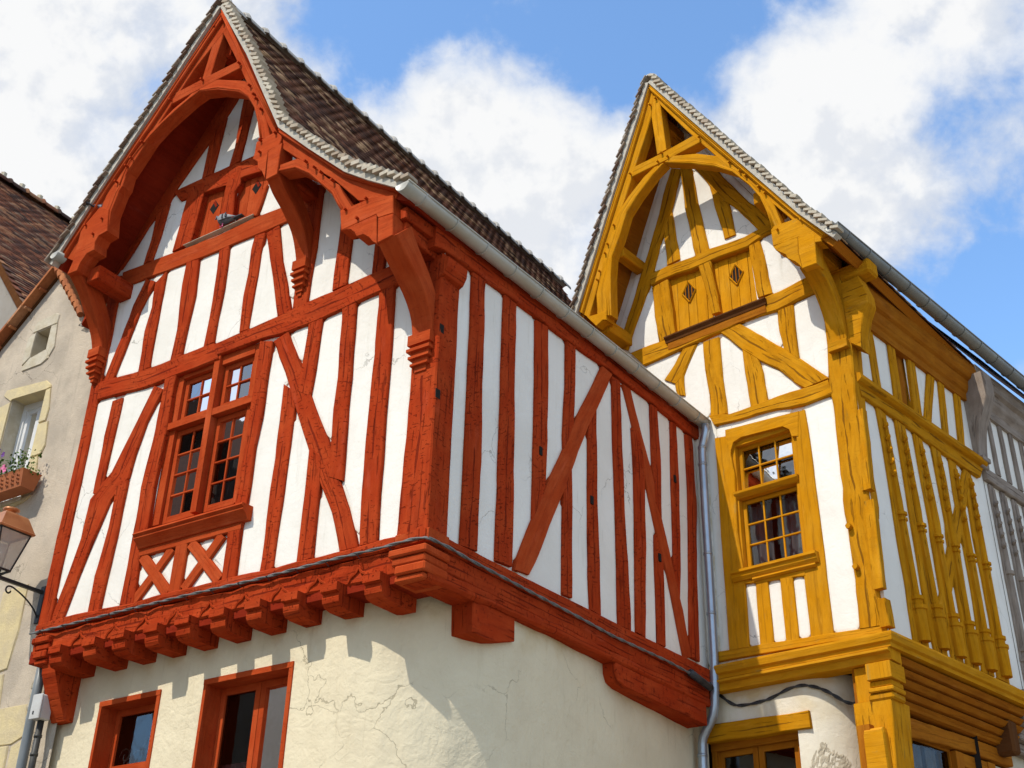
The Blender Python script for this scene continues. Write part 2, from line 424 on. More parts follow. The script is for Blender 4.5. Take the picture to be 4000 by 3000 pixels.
# traced timbers in metres: (kind, rows); a row is uA,zA,uB,zB across the piece, or u,z for outlines
RF_TIMBER = [
    ('corner_post', [[5.615,5.854,5.4,5.861],[5.619,6.973,5.394,7.001],[5.583,8.015,5.381,8.028],[5.594,8.872,5.407,8.802],[5.622,9.8,5.404,9.766],[5.666,10.455,5.423,10.407],[5.669,10.719,5.46,10.719]]),
    ('stud', [[4.923,7.391,5.099,7.424],[4.935,7.73,5.092,7.768],[4.915,8.195,5.107,8.197],[4.896,8.677,5.09,8.679]]),
    ('brace', [[5.391,5.866,5.182,5.85],[5.28,6.328,5.045,6.341],[5.138,6.845,4.891,6.809],[5.118,7.345,4.733,7.258],[4.828,7.642,4.48,7.483],[4.695,7.918,4.438,7.791],[4.517,8.263,4.345,8.185],[4.334,8.684,4.136,8.578]]),
    ('stud', [[4.739,5.834,4.544,5.835],[4.739,6.312,4.521,6.272],[4.662,6.891,4.489,6.912],[4.681,7.403,4.482,7.454]]),
    ('window_post', [[4.207,5.825,3.967,5.837],[4.193,6.346,4.001,6.336],[4.196,6.764,3.964,6.618],[4.211,7.287,3.984,7.234],[4.155,8.025,3.944,7.97],[4.145,8.557,3.963,8.568],[4.14,8.812,3.935,8.799]]),
    ('window_post', [[2.638,5.84,2.44,5.845],[2.644,6.439,2.446,6.424],[2.605,6.644,2.419,6.629],[2.575,6.948,2.415,6.938],[2.583,7.381,2.416,7.367],[2.574,7.824,2.375,7.741],[2.566,8.192,2.379,8.138],[2.574,8.752,2.362,8.692]]),
    ('stud', [[2.106,5.841,1.923,5.862],[2.106,6.275,1.914,6.261],[2.111,6.76,1.901,6.751],[2.097,7.134,1.892,7.124],[2.103,7.709,1.891,7.708],[2.105,8.058,1.93,7.92]]),
    ('brace', [[1.042,5.88,0.812,5.881],[1.201,6.323,0.971,6.31],[1.381,6.656,1.097,6.596],[1.467,6.833,1.189,6.792],[1.647,7.211,1.354,7.176],[1.893,7.723,1.662,7.771],[2.11,8.205,1.861,8.204],[2.358,8.688,2.135,8.743]]),
    ('stud', [[1.877,7.905,1.674,7.789],[1.856,8.203,1.652,8.098],[1.835,8.753,1.621,8.758]]),
    ('stud', [[1.599,5.874,1.386,5.878],[1.598,6.296,1.395,6.227],[1.598,6.746,1.389,6.658],[1.601,7.173,1.407,6.976]]),
    ('stud', [[1.283,6.736,1.088,6.645],[1.295,7.081,1.097,7.057],[1.317,7.521,1.116,7.492],[1.3,7.906,1.115,7.866],[1.343,8.787,1.14,8.794]]),
    ('stud', [[0.78,5.881,0.566,5.885],[0.805,6.187,0.572,6.137],[0.815,6.625,0.585,6.57],[0.82,7.038,0.587,6.978],[0.824,7.602,0.597,7.536],[0.806,8.04,0.593,8.087],[0.824,8.805,0.61,8.85]]),
    ('mid_rail', [[5.389,8.777,5.413,9.057],[4.336,8.692,4.489,8.982],[3.796,8.709,3.917,8.989],[3.213,8.708,3.366,8.995],[3.265,8.771,3.363,8.978],[2.54,8.788,2.76,8.996],[2.139,8.741,2.326,9.029],[1.621,8.758,1.868,9.058],[1.14,8.794,1.307,9.097],[0.549,8.843,0.637,9.13],[0.316,8.861,0.399,9.128]]),
    ('tie_beam', [[5.422,10.49,5.437,10.764],[4.521,10.453,4.696,10.735],[3.546,10.417,3.7,10.674],[2.947,10.409,3.056,10.702],[2.389,10.409,2.507,10.682],[1.945,10.421,2.036,10.685]]),
    ('brace', [[5.364,9.041,5.168,9.009],[5.187,9.608,5.018,9.554],[5.072,10.103,4.888,10.005],[4.914,10.463,4.702,10.346]]),
    ('stud', [[4.694,8.977,4.491,8.991],[4.726,9.599,4.506,9.528],[4.679,9.934,4.515,9.949],[4.702,10.319,4.514,10.442]]),
    ('stud', [[4.114,8.964,3.923,8.987],[4.088,9.392,3.912,9.352],[4.146,9.927,3.874,9.868],[4.15,10.445,3.914,10.403]]),
    ('stud', [[3.539,8.982,3.376,8.998],[3.52,9.373,3.376,9.342],[3.525,9.797,3.351,9.77],[3.549,10.4,3.38,10.416]]),
    ('stud', [[2.958,9.006,2.818,9.009],[2.985,9.525,2.804,9.412],[2.967,9.854,2.793,9.758],[2.969,10.199,2.793,10.098],[2.945,10.4,2.763,10.382]]),
    ('brace', [[2.353,9.03,2.142,9.026],[2.461,9.424,2.255,9.417],[2.617,9.929,2.399,9.832],[2.744,10.356,2.536,10.401]]),
    ('post', [[2.119,9.026,1.902,9.051],[2.133,9.552,1.894,9.401],[2.088,10.0,1.857,9.828],[2.086,10.514,1.863,10.422],[2.073,10.825,1.857,10.734]]),
    ('stud', [[1.527,9.094,1.321,9.102],[1.524,9.491,1.309,9.412],[1.514,9.845,1.306,9.765],[1.5,10.173,1.299,10.091],[1.487,10.439,1.293,10.358]]),
    ('stud', [[0.955,9.092,0.788,9.103],[0.951,9.484,0.793,9.424],[0.931,9.748,0.768,9.684]]),
    ('post', [[4.476,10.731,4.139,10.766],[4.424,11.181,4.101,11.09],[4.381,11.636,4.055,11.51],[4.463,11.757,4.079,11.712]]),
    ('stud', [[5.041,10.751,4.876,10.746],[4.983,11.093,4.797,11.117],[4.974,11.526,4.741,11.648]]),
    ('collar_beam', [[4.516,11.592,4.703,11.828],[3.978,11.533,4.145,11.819],[3.627,11.482,3.819,11.816],[3.214,11.496,3.476,11.798],[3.402,11.5,3.507,11.793],[3.024,11.447,3.183,11.785],[2.699,11.422,2.833,11.766]]),
    ('post', [[3.704,10.745,3.416,10.741],[3.651,10.948,3.409,10.87],[3.655,11.381,3.442,11.292],[3.639,11.487,3.371,11.392],[3.61,11.725,3.393,11.688]]),
    ('jamb', [[3.026,10.731,2.962,10.727],[2.987,10.936,2.906,10.867],[2.946,11.102,2.844,11.152]]),
    ('stud', [[4.154,11.813,3.966,11.816],[4.124,12.472,3.874,12.758]]),
    ('stud', [[3.641,11.777,3.456,11.803],[3.593,12.09,3.416,12.168],[3.582,12.919,3.362,12.709],[3.544,13.258,3.354,13.162]]),
    ('wall_rafter', [[6.117,10.143,5.473,10.91],[5.727,11.637,4.987,11.531],[5.315,11.974,4.744,11.658],[5.301,12.397,4.658,11.879],[4.679,12.959,4.121,12.481],[4.316,13.428,3.878,12.781],[4.081,13.748,3.702,13.041]]),
]
RS_TIMBER = [
    ('wall_plate', [[-0.19,9.015,-0.181,9.375],[-0.041,9.058,-0.065,9.362],[1.053,9.096,1.044,9.342],[2.266,9.086,2.316,9.381],[3.048,9.117,3.216,9.399],[4.235,9.105,4.344,9.401],[5.235,9.065,5.27,9.405],[5.526,9.083,5.564,9.424]]),
    ('stud', [[0.48,5.895,0.747,5.92],[0.487,6.188,0.746,6.279],[0.494,6.93,0.752,7.035],[0.495,7.676,0.732,7.786],[0.495,8.322,0.718,8.436],[0.48,9.074,0.716,9.08]]),
    ('stud', [[1.035,5.916,1.309,5.935],[1.045,6.576,1.314,6.674],[1.04,7.152,1.296,7.339],[1.048,7.931,1.288,8.042],[1.054,9.088,1.285,9.072]]),
    ('stud', [[1.638,6.567,1.761,6.703],[1.647,6.931,1.874,7.036],[1.65,7.513,1.9,7.617],[1.665,8.216,1.915,8.332],[1.649,9.059,1.903,9.09]]),
    ('stud', [[2.221,7.64,2.38,7.89],[2.212,7.79,2.417,8.026],[2.26,8.491,2.453,8.58],[2.273,9.086,2.467,9.094]]),
    ('brace', [[1.353,5.918,1.594,5.937],[1.369,6.016,1.692,6.106],[1.638,6.554,1.944,6.594],[1.874,7.029,2.221,7.103],[2.217,7.631,2.509,7.705],[2.417,8.026,2.725,8.126],[2.858,8.768,3.172,8.896],[3.048,9.108,3.285,9.096]]),
    ('stud', [[2.198,5.911,2.39,5.922],[2.205,6.657,2.396,6.791],[2.216,7.13,2.389,7.438]]),
    ('stud', [[2.736,5.892,2.947,5.879],[2.709,6.268,2.937,6.338],[2.715,7.186,2.914,7.259],[2.731,8.052,2.911,8.128],[2.751,8.199,2.92,8.492]]),
    ('stud', [[3.31,5.876,3.567,5.874],[3.31,6.453,3.555,6.529],[3.312,7.109,3.511,7.179],[3.286,8.066,3.491,8.149],[3.286,8.965,3.478,9.054],[3.271,9.073,3.446,9.079]]),
    ('brace', [[4.775,5.854,4.942,5.917],[4.613,6.35,4.792,6.459],[4.46,6.835,4.616,6.944],[4.364,7.015,4.522,7.173],[4.227,7.335,4.379,7.496],[3.968,8.069,4.171,8.1],[3.724,8.617,3.886,8.686],[3.533,9.079,3.721,9.081]]),
    ('stud', [[3.68,5.891,3.874,5.874],[3.707,6.603,3.938,6.674],[3.739,7.409,3.978,7.494],[3.747,8.03,3.991,8.126],[3.72,8.533,3.9,8.543]]),
    ('stud', [[4.221,7.706,4.363,7.537],[4.194,8.109,4.392,8.024],[4.197,8.436,4.402,8.519],[4.204,9.086,4.372,9.091]]),
    ('stud', [[4.155,5.885,4.346,5.89],[4.171,6.284,4.369,6.34],[4.165,6.744,4.374,6.868],[4.189,7.261,4.39,7.345]]),
    ('stud', [[4.646,6.565,4.743,6.601],[4.619,6.884,4.795,6.97],[4.652,7.418,4.838,7.481],[4.68,8.232,4.872,8.305],[4.722,9.058,4.882,9.075]]),
    ('post', [[4.923,5.917,5.163,5.913],[5.014,6.977,5.218,7.04],[5.11,8.033,5.322,8.103],[5.116,9.034,5.299,9.053]]),
]
RED_TRUSS = [
    ('rafter', [[1.982,11.159,2.132,11.166],[2.265,11.695,2.36,11.573],[2.592,12.256,2.654,12.094],[2.934,12.93,3.011,12.788],[3.492,13.986,3.464,13.613]]),
    ('rafter', [[5.792,10.741,5.531,10.57],[5.603,11.198,5.328,11.051],[5.305,11.618,5.084,11.487],[5.094,11.86,4.822,11.781],[4.581,12.531,4.333,12.434],[4.075,13.193,3.858,13.082],[3.54,13.897,3.335,13.563]]),
    ('barge_moulding', [[1.983,11.163,2.059,11.177],[2.481,12.065,2.538,12.056],[2.934,12.93,2.983,12.915],[3.48,13.979,3.433,13.768]]),
    ('barge_moulding', [[5.878,10.788,5.743,10.694],[5.288,11.64,5.158,11.546],[4.581,12.531,4.452,12.419],[4.062,13.203,3.937,13.091],[3.502,13.947,3.427,13.743]]),
    ('arch_brace', [[5.158,11.671,4.864,11.527],[5.088,11.838,4.85,11.715],[4.918,12.06,4.805,11.892],[4.724,12.193,4.684,12.035],[4.525,12.302,4.498,12.189],[4.322,12.388,4.287,12.331],[4.128,12.508,4.066,12.428],[3.882,12.58,3.806,12.533],[3.678,12.692,3.62,12.569]]),
    ('arch_brace', [[5.23,11.107,4.954,10.829],[5.213,11.29,4.99,11.143],[5.162,11.519,4.917,11.455],[5.158,11.671,4.864,11.527]]),
    ('arch_brace', [[2.15,11.103,2.342,11.182],[2.254,11.395,2.42,11.473],[2.38,11.694,2.528,11.766],[2.578,12.056,2.664,11.984],[2.786,12.33,2.859,12.176],[3.313,12.62,3.275,12.425],[3.696,12.722,3.625,12.565]]),
    ('collar', [[4.185,12.61,4.115,12.793],[3.313,12.62,3.514,12.783],[2.895,12.608,2.986,12.765]]),
    ('king_post', [[3.663,12.772,3.504,12.781],[3.577,13.418,3.407,13.411],[3.531,13.682,3.401,13.685]]),
    ('rafter', [[1.965,11.129,1.903,10.823],[1.524,10.686,1.589,10.519],[0.84,10.002,1.059,10.032],[0.438,9.715,0.627,9.543],[0.056,9.449,0.11,9.36]]),
    ('barge_moulding', [[1.97,11.139,1.951,11.038],[1.524,10.69,1.523,10.614],[0.84,10.005,0.846,9.94],[0.438,9.718,0.445,9.659],[0.056,9.449,0.051,9.387]]),
    ('arch_brace', [[1.913,10.594,1.904,10.479],[1.649,10.571,1.643,10.408],[1.391,10.356,1.407,10.222],[1.13,10.062,1.206,9.997],[0.942,9.887,1.03,9.796],[0.857,9.724,0.923,9.595],[0.717,9.495,0.842,9.461]]),
]
RED_TRUSS_BLOCK = [
    ('knee_block', [[2.366,11.129],[2.055,11.152],[1.932,11.011],[1.96,10.897],[2.135,10.892],[2.137,10.735],[2.121,10.47],[2.189,10.602],[2.267,10.679],[2.296,10.797],[2.386,10.88],[2.371,10.962]]),
    ('knee_block', [[2.13,10.886],[1.913,10.915],[1.926,10.711],[1.926,10.446],[2.098,10.439]]),
    ('foot_block', [[0.862,9.492],[0.716,9.482],[0.415,9.486],[0.128,9.393],[0.107,9.157],[0.299,9.171],[0.328,9.231],[0.813,9.209]]),
    ('foot_block', [[0.812,9.204],[0.328,9.226],[0.29,8.84],[0.34,8.88],[0.394,8.957],[0.478,9.028],[0.58,9.039],[0.62,9.114],[0.682,9.176],[0.749,9.21]]),
    ('foot_block', [[0.303,9.167],[0.104,9.149],[0.082,8.861],[0.278,8.839]]),
    ('foot_block', [[5.524,10.585],[5.518,11.069],[5.219,11.311],[5.015,11.19],[4.98,11.007],[4.946,10.817],[5.098,10.802],[5.149,10.702],[5.126,10.583],[5.27,10.573],[5.364,10.471],[5.398,10.357],[5.589,10.368]]),
]
RED_VERGE = [
    ('right', [[3.446,13.945],[2.995,13.151],[2.73,12.686],[2.306,11.836],[1.94,11.111],[1.381,10.533],[0.801,9.958],[0.437,9.683],[0.039,9.416]]),
    ('left', [[3.446,13.945],[4.328,12.751],[5.212,11.586],[5.809,10.736]]),
]
YF_TIMBER = [
    ('corner_post', [[-2.061,5.996,-2.345,5.984],[-2.077,6.28,-2.35,6.222],[-2.076,6.904,-2.359,6.865],[-2.052,7.43,-2.361,7.348],[-2.063,7.95,-2.377,7.859],[-2.08,8.6,-2.386,8.566],[-2.066,9.185,-2.41,9.147],[-2.095,9.778,-2.435,9.614],[-2.095,10.134,-2.425,9.915],[-2.095,10.571,-2.432,10.43],[-2.079,10.877,-2.416,10.767]]),
    ('lintel_rail', [[0.593,11.864,0.604,12.096],[0.295,11.887,0.305,12.098],[-0.3,11.856,-0.171,12.069],[-0.469,11.842,-0.455,12.066],[-1.083,11.83,-1.042,12.017],[-1.381,11.875,-1.351,12.052],[-1.56,11.892,-1.522,12.073]]),
    ('mid_rail', [[0.775,10.537,1.016,10.842],[-0.156,10.585,-0.055,10.848],[-0.867,10.623,-0.83,10.85],[-1.45,10.593,-1.369,10.876],[-2.034,10.634,-1.963,10.927],[-2.274,10.643,-2.224,10.936]]),
    ('low_rail', [[-0.345,9.176,-0.265,9.362],[-0.725,9.14,-0.591,9.272],[-1.303,9.105,-1.164,9.29],[-1.72,9.05,-1.68,9.291],[-2.099,9.055,-2.054,9.291]]),
    ('king_stud', [[-0.415,10.95,-0.554,10.939],[-0.318,11.54,-0.497,11.483],[-0.192,12.071,-0.45,11.996],[-0.14,12.563,-0.394,12.443],[-0.077,13.027,-0.311,13.021],[-0.032,13.807,-0.239,13.705],[-0.015,14.201,-0.226,14.087]]),
    ('brace', [[1.247,11.025,1.073,10.918],[1.177,11.213,0.98,11.157],[0.989,11.638,0.775,11.591],[0.796,12.151,0.58,12.036],[0.629,12.51,0.397,12.6],[0.455,12.981,0.262,12.845],[0.299,13.461,0.082,13.352],[0.129,13.892,-0.046,13.788]]),
    ('stud', [[0.304,12.123,0.068,12.135],[0.34,12.679,0.132,12.691],[0.284,12.891,0.165,13.09]]),
    ('stud', [[-0.712,12.138,-0.903,12.133],[-0.599,12.77,-0.834,12.762],[-0.513,13.296,-0.683,12.946]]),
    ('brace', [[-1.376,11.894,-1.502,12.038],[-1.219,12.149,-1.375,12.351],[-0.962,12.549,-1.162,12.599],[-0.671,12.925,-0.991,12.899],[-0.297,13.675,-0.698,13.42]]),
    ('jamb', [[-1.163,10.921,-1.39,10.902],[-1.127,11.35,-1.343,11.333],[-1.102,11.822,-1.279,11.846]]),
    ('jamb', [[0.504,10.824,0.22,10.897],[0.555,11.292,0.253,11.312],[0.594,11.826,0.296,11.862]]),
    ('brace', [[-1.713,9.283,-2.065,9.313],[-1.531,9.495,-1.697,9.734],[-1.36,9.689,-1.494,9.971],[-1.116,9.913,-1.25,10.192],[-0.85,10.197,-1.085,10.368],[-0.534,10.587,-0.862,10.61]]),
    ('brace', [[0.453,10.19,0.19,10.005],[0.273,10.369,0.055,10.289],[0.111,10.576,-0.139,10.562]]),
    ('stud', [[0.241,9.864,0.111,9.809],[0.272,10.025,0.116,10.159]]),
    ('stud', [[-0.274,9.351,-0.542,9.306],[-0.278,9.684,-0.522,9.636],[-0.241,10.105,-0.513,10.006],[-0.232,10.546,-0.505,10.537]]),
    ('stud', [[-0.907,9.281,-1.167,9.281],[-0.864,9.824,-1.138,9.725],[-0.851,10.206,-1.088,9.957]]),
    ('stud', [[-1.477,9.974,-1.689,9.734],[-1.435,10.267,-1.682,10.153],[-1.44,10.578,-1.685,10.594]]),
    ('window_post', [[-0.324,6.064,-0.603,6.056],[-0.323,7.031,-0.611,6.965],[-0.32,7.565,-0.568,7.582],[-0.328,8.387,-0.59,8.379],[-0.326,8.99,-0.517,8.965]]),
    ('window_post', [[-1.434,6.012,-1.73,6.013],[-1.434,6.779,-1.723,6.713],[-1.488,7.06,-1.728,7.018],[-1.499,7.891,-1.713,7.831],[-1.527,8.695,-1.699,8.641],[-1.524,8.982,-1.678,8.982]]),
    ('panel_stud', [[-0.756,6.042,-0.943,6.041],[-0.764,6.855,-0.932,6.847]]),
    ('panel_stud', [[-1.111,6.025,-1.282,6.024],[-1.107,6.853,-1.276,6.829]]),
    ('panel_rail', [[-0.574,6.867,-0.552,7.009],[-1.449,6.775,-1.451,6.938]]),
    ('sill_rail', [[-0.148,5.95,-0.14,6.078],[-0.602,5.944,-0.604,6.059],[-1.736,5.904,-1.727,6.013],[-2.381,5.887,-2.372,5.975]]),
]
Y_LINTEL = [
    ('lintel', [[-0.406,9.071],[-1.525,8.986],[-1.509,8.676],[-1.464,8.782],[-1.342,8.856],[-0.726,8.89],[-0.588,8.847],[-0.525,8.729],[-0.525,8.618],[-0.481,8.977]]),
]
YEL_TRUSS = [
    ('rafter', [[-2.615,10.926,-2.427,10.912],[-2.265,11.415,-2.114,11.45],[-1.569,12.541,-1.383,12.576],[-0.747,13.876,-0.599,13.824],[-0.001,15.088,-0.07,14.745]]),
    ('rafter', [[1.469,11.433,1.273,11.241],[1.102,12.352,0.905,12.305],[0.773,13.206,0.555,13.098],[0.531,13.801,0.326,13.647],[0.251,14.489,0.01,14.423],[0.016,15.05,-0.044,14.893]]),
    ('barge_moulding', [[-2.615,10.926,-2.538,10.921],[-2.265,11.415,-2.189,11.429],[-1.569,12.541,-1.485,12.547],[-0.747,13.876,-0.667,13.854],[-0.001,15.088,-0.029,14.913]]),
    ('barge_moulding', [[1.469,11.433,1.377,11.344],[1.102,12.352,1.003,12.328],[0.773,13.206,0.674,13.157],[0.531,13.801,0.433,13.726],[0.251,14.489,0.152,14.457],[0.003,15.086,-0.017,14.945]]),
    ('king_post', [[-0.067,13.63,-0.237,13.64],[-0.001,14.417,-0.174,14.529],[-0.035,14.838,-0.135,14.73]]),
    ('collar', [[0.41,13.442,0.354,13.616],[-0.243,13.435,-0.147,13.61],[-0.846,13.452,-0.726,13.641]]),
    ('arch_brace', [[-1.994,11.383,-1.838,11.409],[-1.915,11.741,-1.786,11.706],[-1.813,11.989,-1.705,12.003],[-1.637,12.26,-1.557,12.3],[-1.408,12.646,-1.322,12.639],[-1.12,13.031,-1.041,12.881],[-0.769,13.27,-0.659,13.136],[-0.369,13.445,-0.196,13.404]]),
    ('arch_brace', [[1.111,11.211,0.858,11.108],[1.126,11.581,0.858,11.55],[1.045,11.859,0.85,11.858],[0.962,12.203,0.821,12.14],[0.831,12.638,0.673,12.434],[0.747,12.831,0.529,12.813],[0.499,13.084,0.316,13.037],[0.187,13.326,0.017,13.283],[0.001,13.408,-0.191,13.402]]),
]
YEL_TRUSS_BLOCK = [
    ('foot_block', [[-1.827,11.379],[-1.871,11.416],[-2.453,11.365],[-2.611,10.932],[-2.518,10.914],[-2.521,10.867],[-2.417,10.897],[-2.218,11.082],[-1.833,11.11]]),
    ('foot_block', [[-1.835,11.099],[-2.032,11.103],[-2.202,11.086],[-2.184,10.838],[-2.214,10.578],[-2.188,10.644],[-2.129,10.725],[-2.028,10.816],[-2.002,10.892],[-1.924,10.974],[-1.868,11.028]]),
    ('foot_block', [[-2.205,11.084],[-2.439,11.062],[-2.432,10.886],[-2.42,10.568],[-2.217,10.576],[-2.188,10.836]]),
    ('foot_block', [[1.299,11.252],[1.111,11.227],[0.94,11.228],[0.937,11.056],[0.996,11.08],[1.125,11.021]]),
]
YEL_VERGE = [
    ('right', [[-0.028,15.055],[-0.771,13.846],[-1.591,12.514],[-2.285,11.392],[-2.641,10.899]]),
    ('left', [[-0.024,15.058],[0.223,14.446],[0.503,13.76],[0.777,13.087],[1.072,12.316],[1.437,11.401]]),
]
YS_TIMBER = [
    ('stud', [[0.579,9.325,0.776,9.333],[0.574,10.407,0.74,10.391]]),
    ('stud', [[1.101,9.346,1.307,9.302],[1.151,10.416,1.341,10.404]]),
    ('stud', [[1.609,9.318,1.837,9.3],[1.703,10.419,1.882,10.399]]),
    ('brace', [[1.883,9.322,2.057,9.286],[2.155,10.015,2.389,10.112],[2.304,10.394,2.515,10.398]]),
    ('stud', [[2.408,9.291,2.568,9.276],[2.538,10.173,2.718,10.247],[2.543,10.4,2.719,10.393]]),
    ('stud', [[2.874,9.275,3.041,9.263],[3.05,10.385,3.225,10.378],[3.033,10.411,3.223,10.372]]),
    ('shutter_board', [[1.331,9.297,1.587,9.306],[1.338,10.36,1.702,10.415]]),
    ('mid_rail', [[0.132,8.999,0.08,9.158],[0.269,9.014,0.196,9.179],[1.271,9.011,1.279,9.306],[2.21,8.96,2.266,9.303],[3.319,8.955,3.493,9.2]]),
    ('moulded_stud', [[0.637,5.934,0.996,5.951],[0.628,6.326,1.024,6.415],[0.645,6.582,0.938,6.661],[0.602,7.231,0.9,7.321],[0.601,7.732,0.876,7.809],[0.574,8.501,0.82,8.46],[0.534,9.029,0.766,8.987]]),
    ('moulded_stud', [[1.125,5.947,1.451,5.953],[1.07,6.357,1.397,6.439],[1.056,6.692,1.346,6.722],[1.04,7.386,1.34,7.477],[1.031,7.721,1.355,7.812],[1.023,8.454,1.301,8.58],[1.007,9.01,1.26,8.997]]),
    ('moulded_stud', [[1.559,5.943,1.85,5.95],[1.55,6.418,1.84,6.49],[1.536,6.82,1.813,6.845],[1.523,7.509,1.823,7.599],[1.551,7.719,1.84,7.81],[1.507,8.385,1.769,8.502],[1.484,8.985,1.704,8.956]]),
    ('moulded_stud', [[1.94,5.947,2.262,5.947],[2.003,6.555,2.269,6.523],[1.986,7.015,2.266,7.091],[1.969,7.643,2.283,7.738],[2.015,7.864,2.246,7.936],[1.988,8.415,2.247,8.53],[1.959,8.98,2.202,8.956]]),
    ('moulded_stud', [[2.36,5.957,2.699,5.97],[2.43,6.636,2.698,6.653],[2.456,7.066,2.72,7.137],[2.434,7.784,2.718,7.869],[2.43,7.807,2.64,7.871],[2.415,8.463,2.673,8.508],[2.446,8.96,2.662,8.951]]),
    ('moulded_stud', [[2.795,5.967,3.112,5.962],[2.867,6.769,3.137,6.836],[2.859,7.317,3.134,7.392],[2.817,7.899,3.111,7.988],[2.853,8.497,3.126,8.559],[2.88,8.97,3.091,8.929]]),
    ('brace', [[1.198,6.331,1.488,6.249],[1.511,6.742,1.83,6.823],[1.964,7.513,2.295,7.585],[2.427,8.262,2.744,8.323],[2.87,8.941,3.018,8.878]]),
    ('sill_rail', [[0.189,5.842,0.15,5.93],[1.085,5.817,1.094,5.919],[2.234,5.816,2.253,5.936],[3.276,5.854,3.266,5.96]]),
]
YS_PLATE = [
    ('wall_plate', [[0.273,10.266,0.437,10.898],[3.127,10.189,3.739,10.878]]),
]
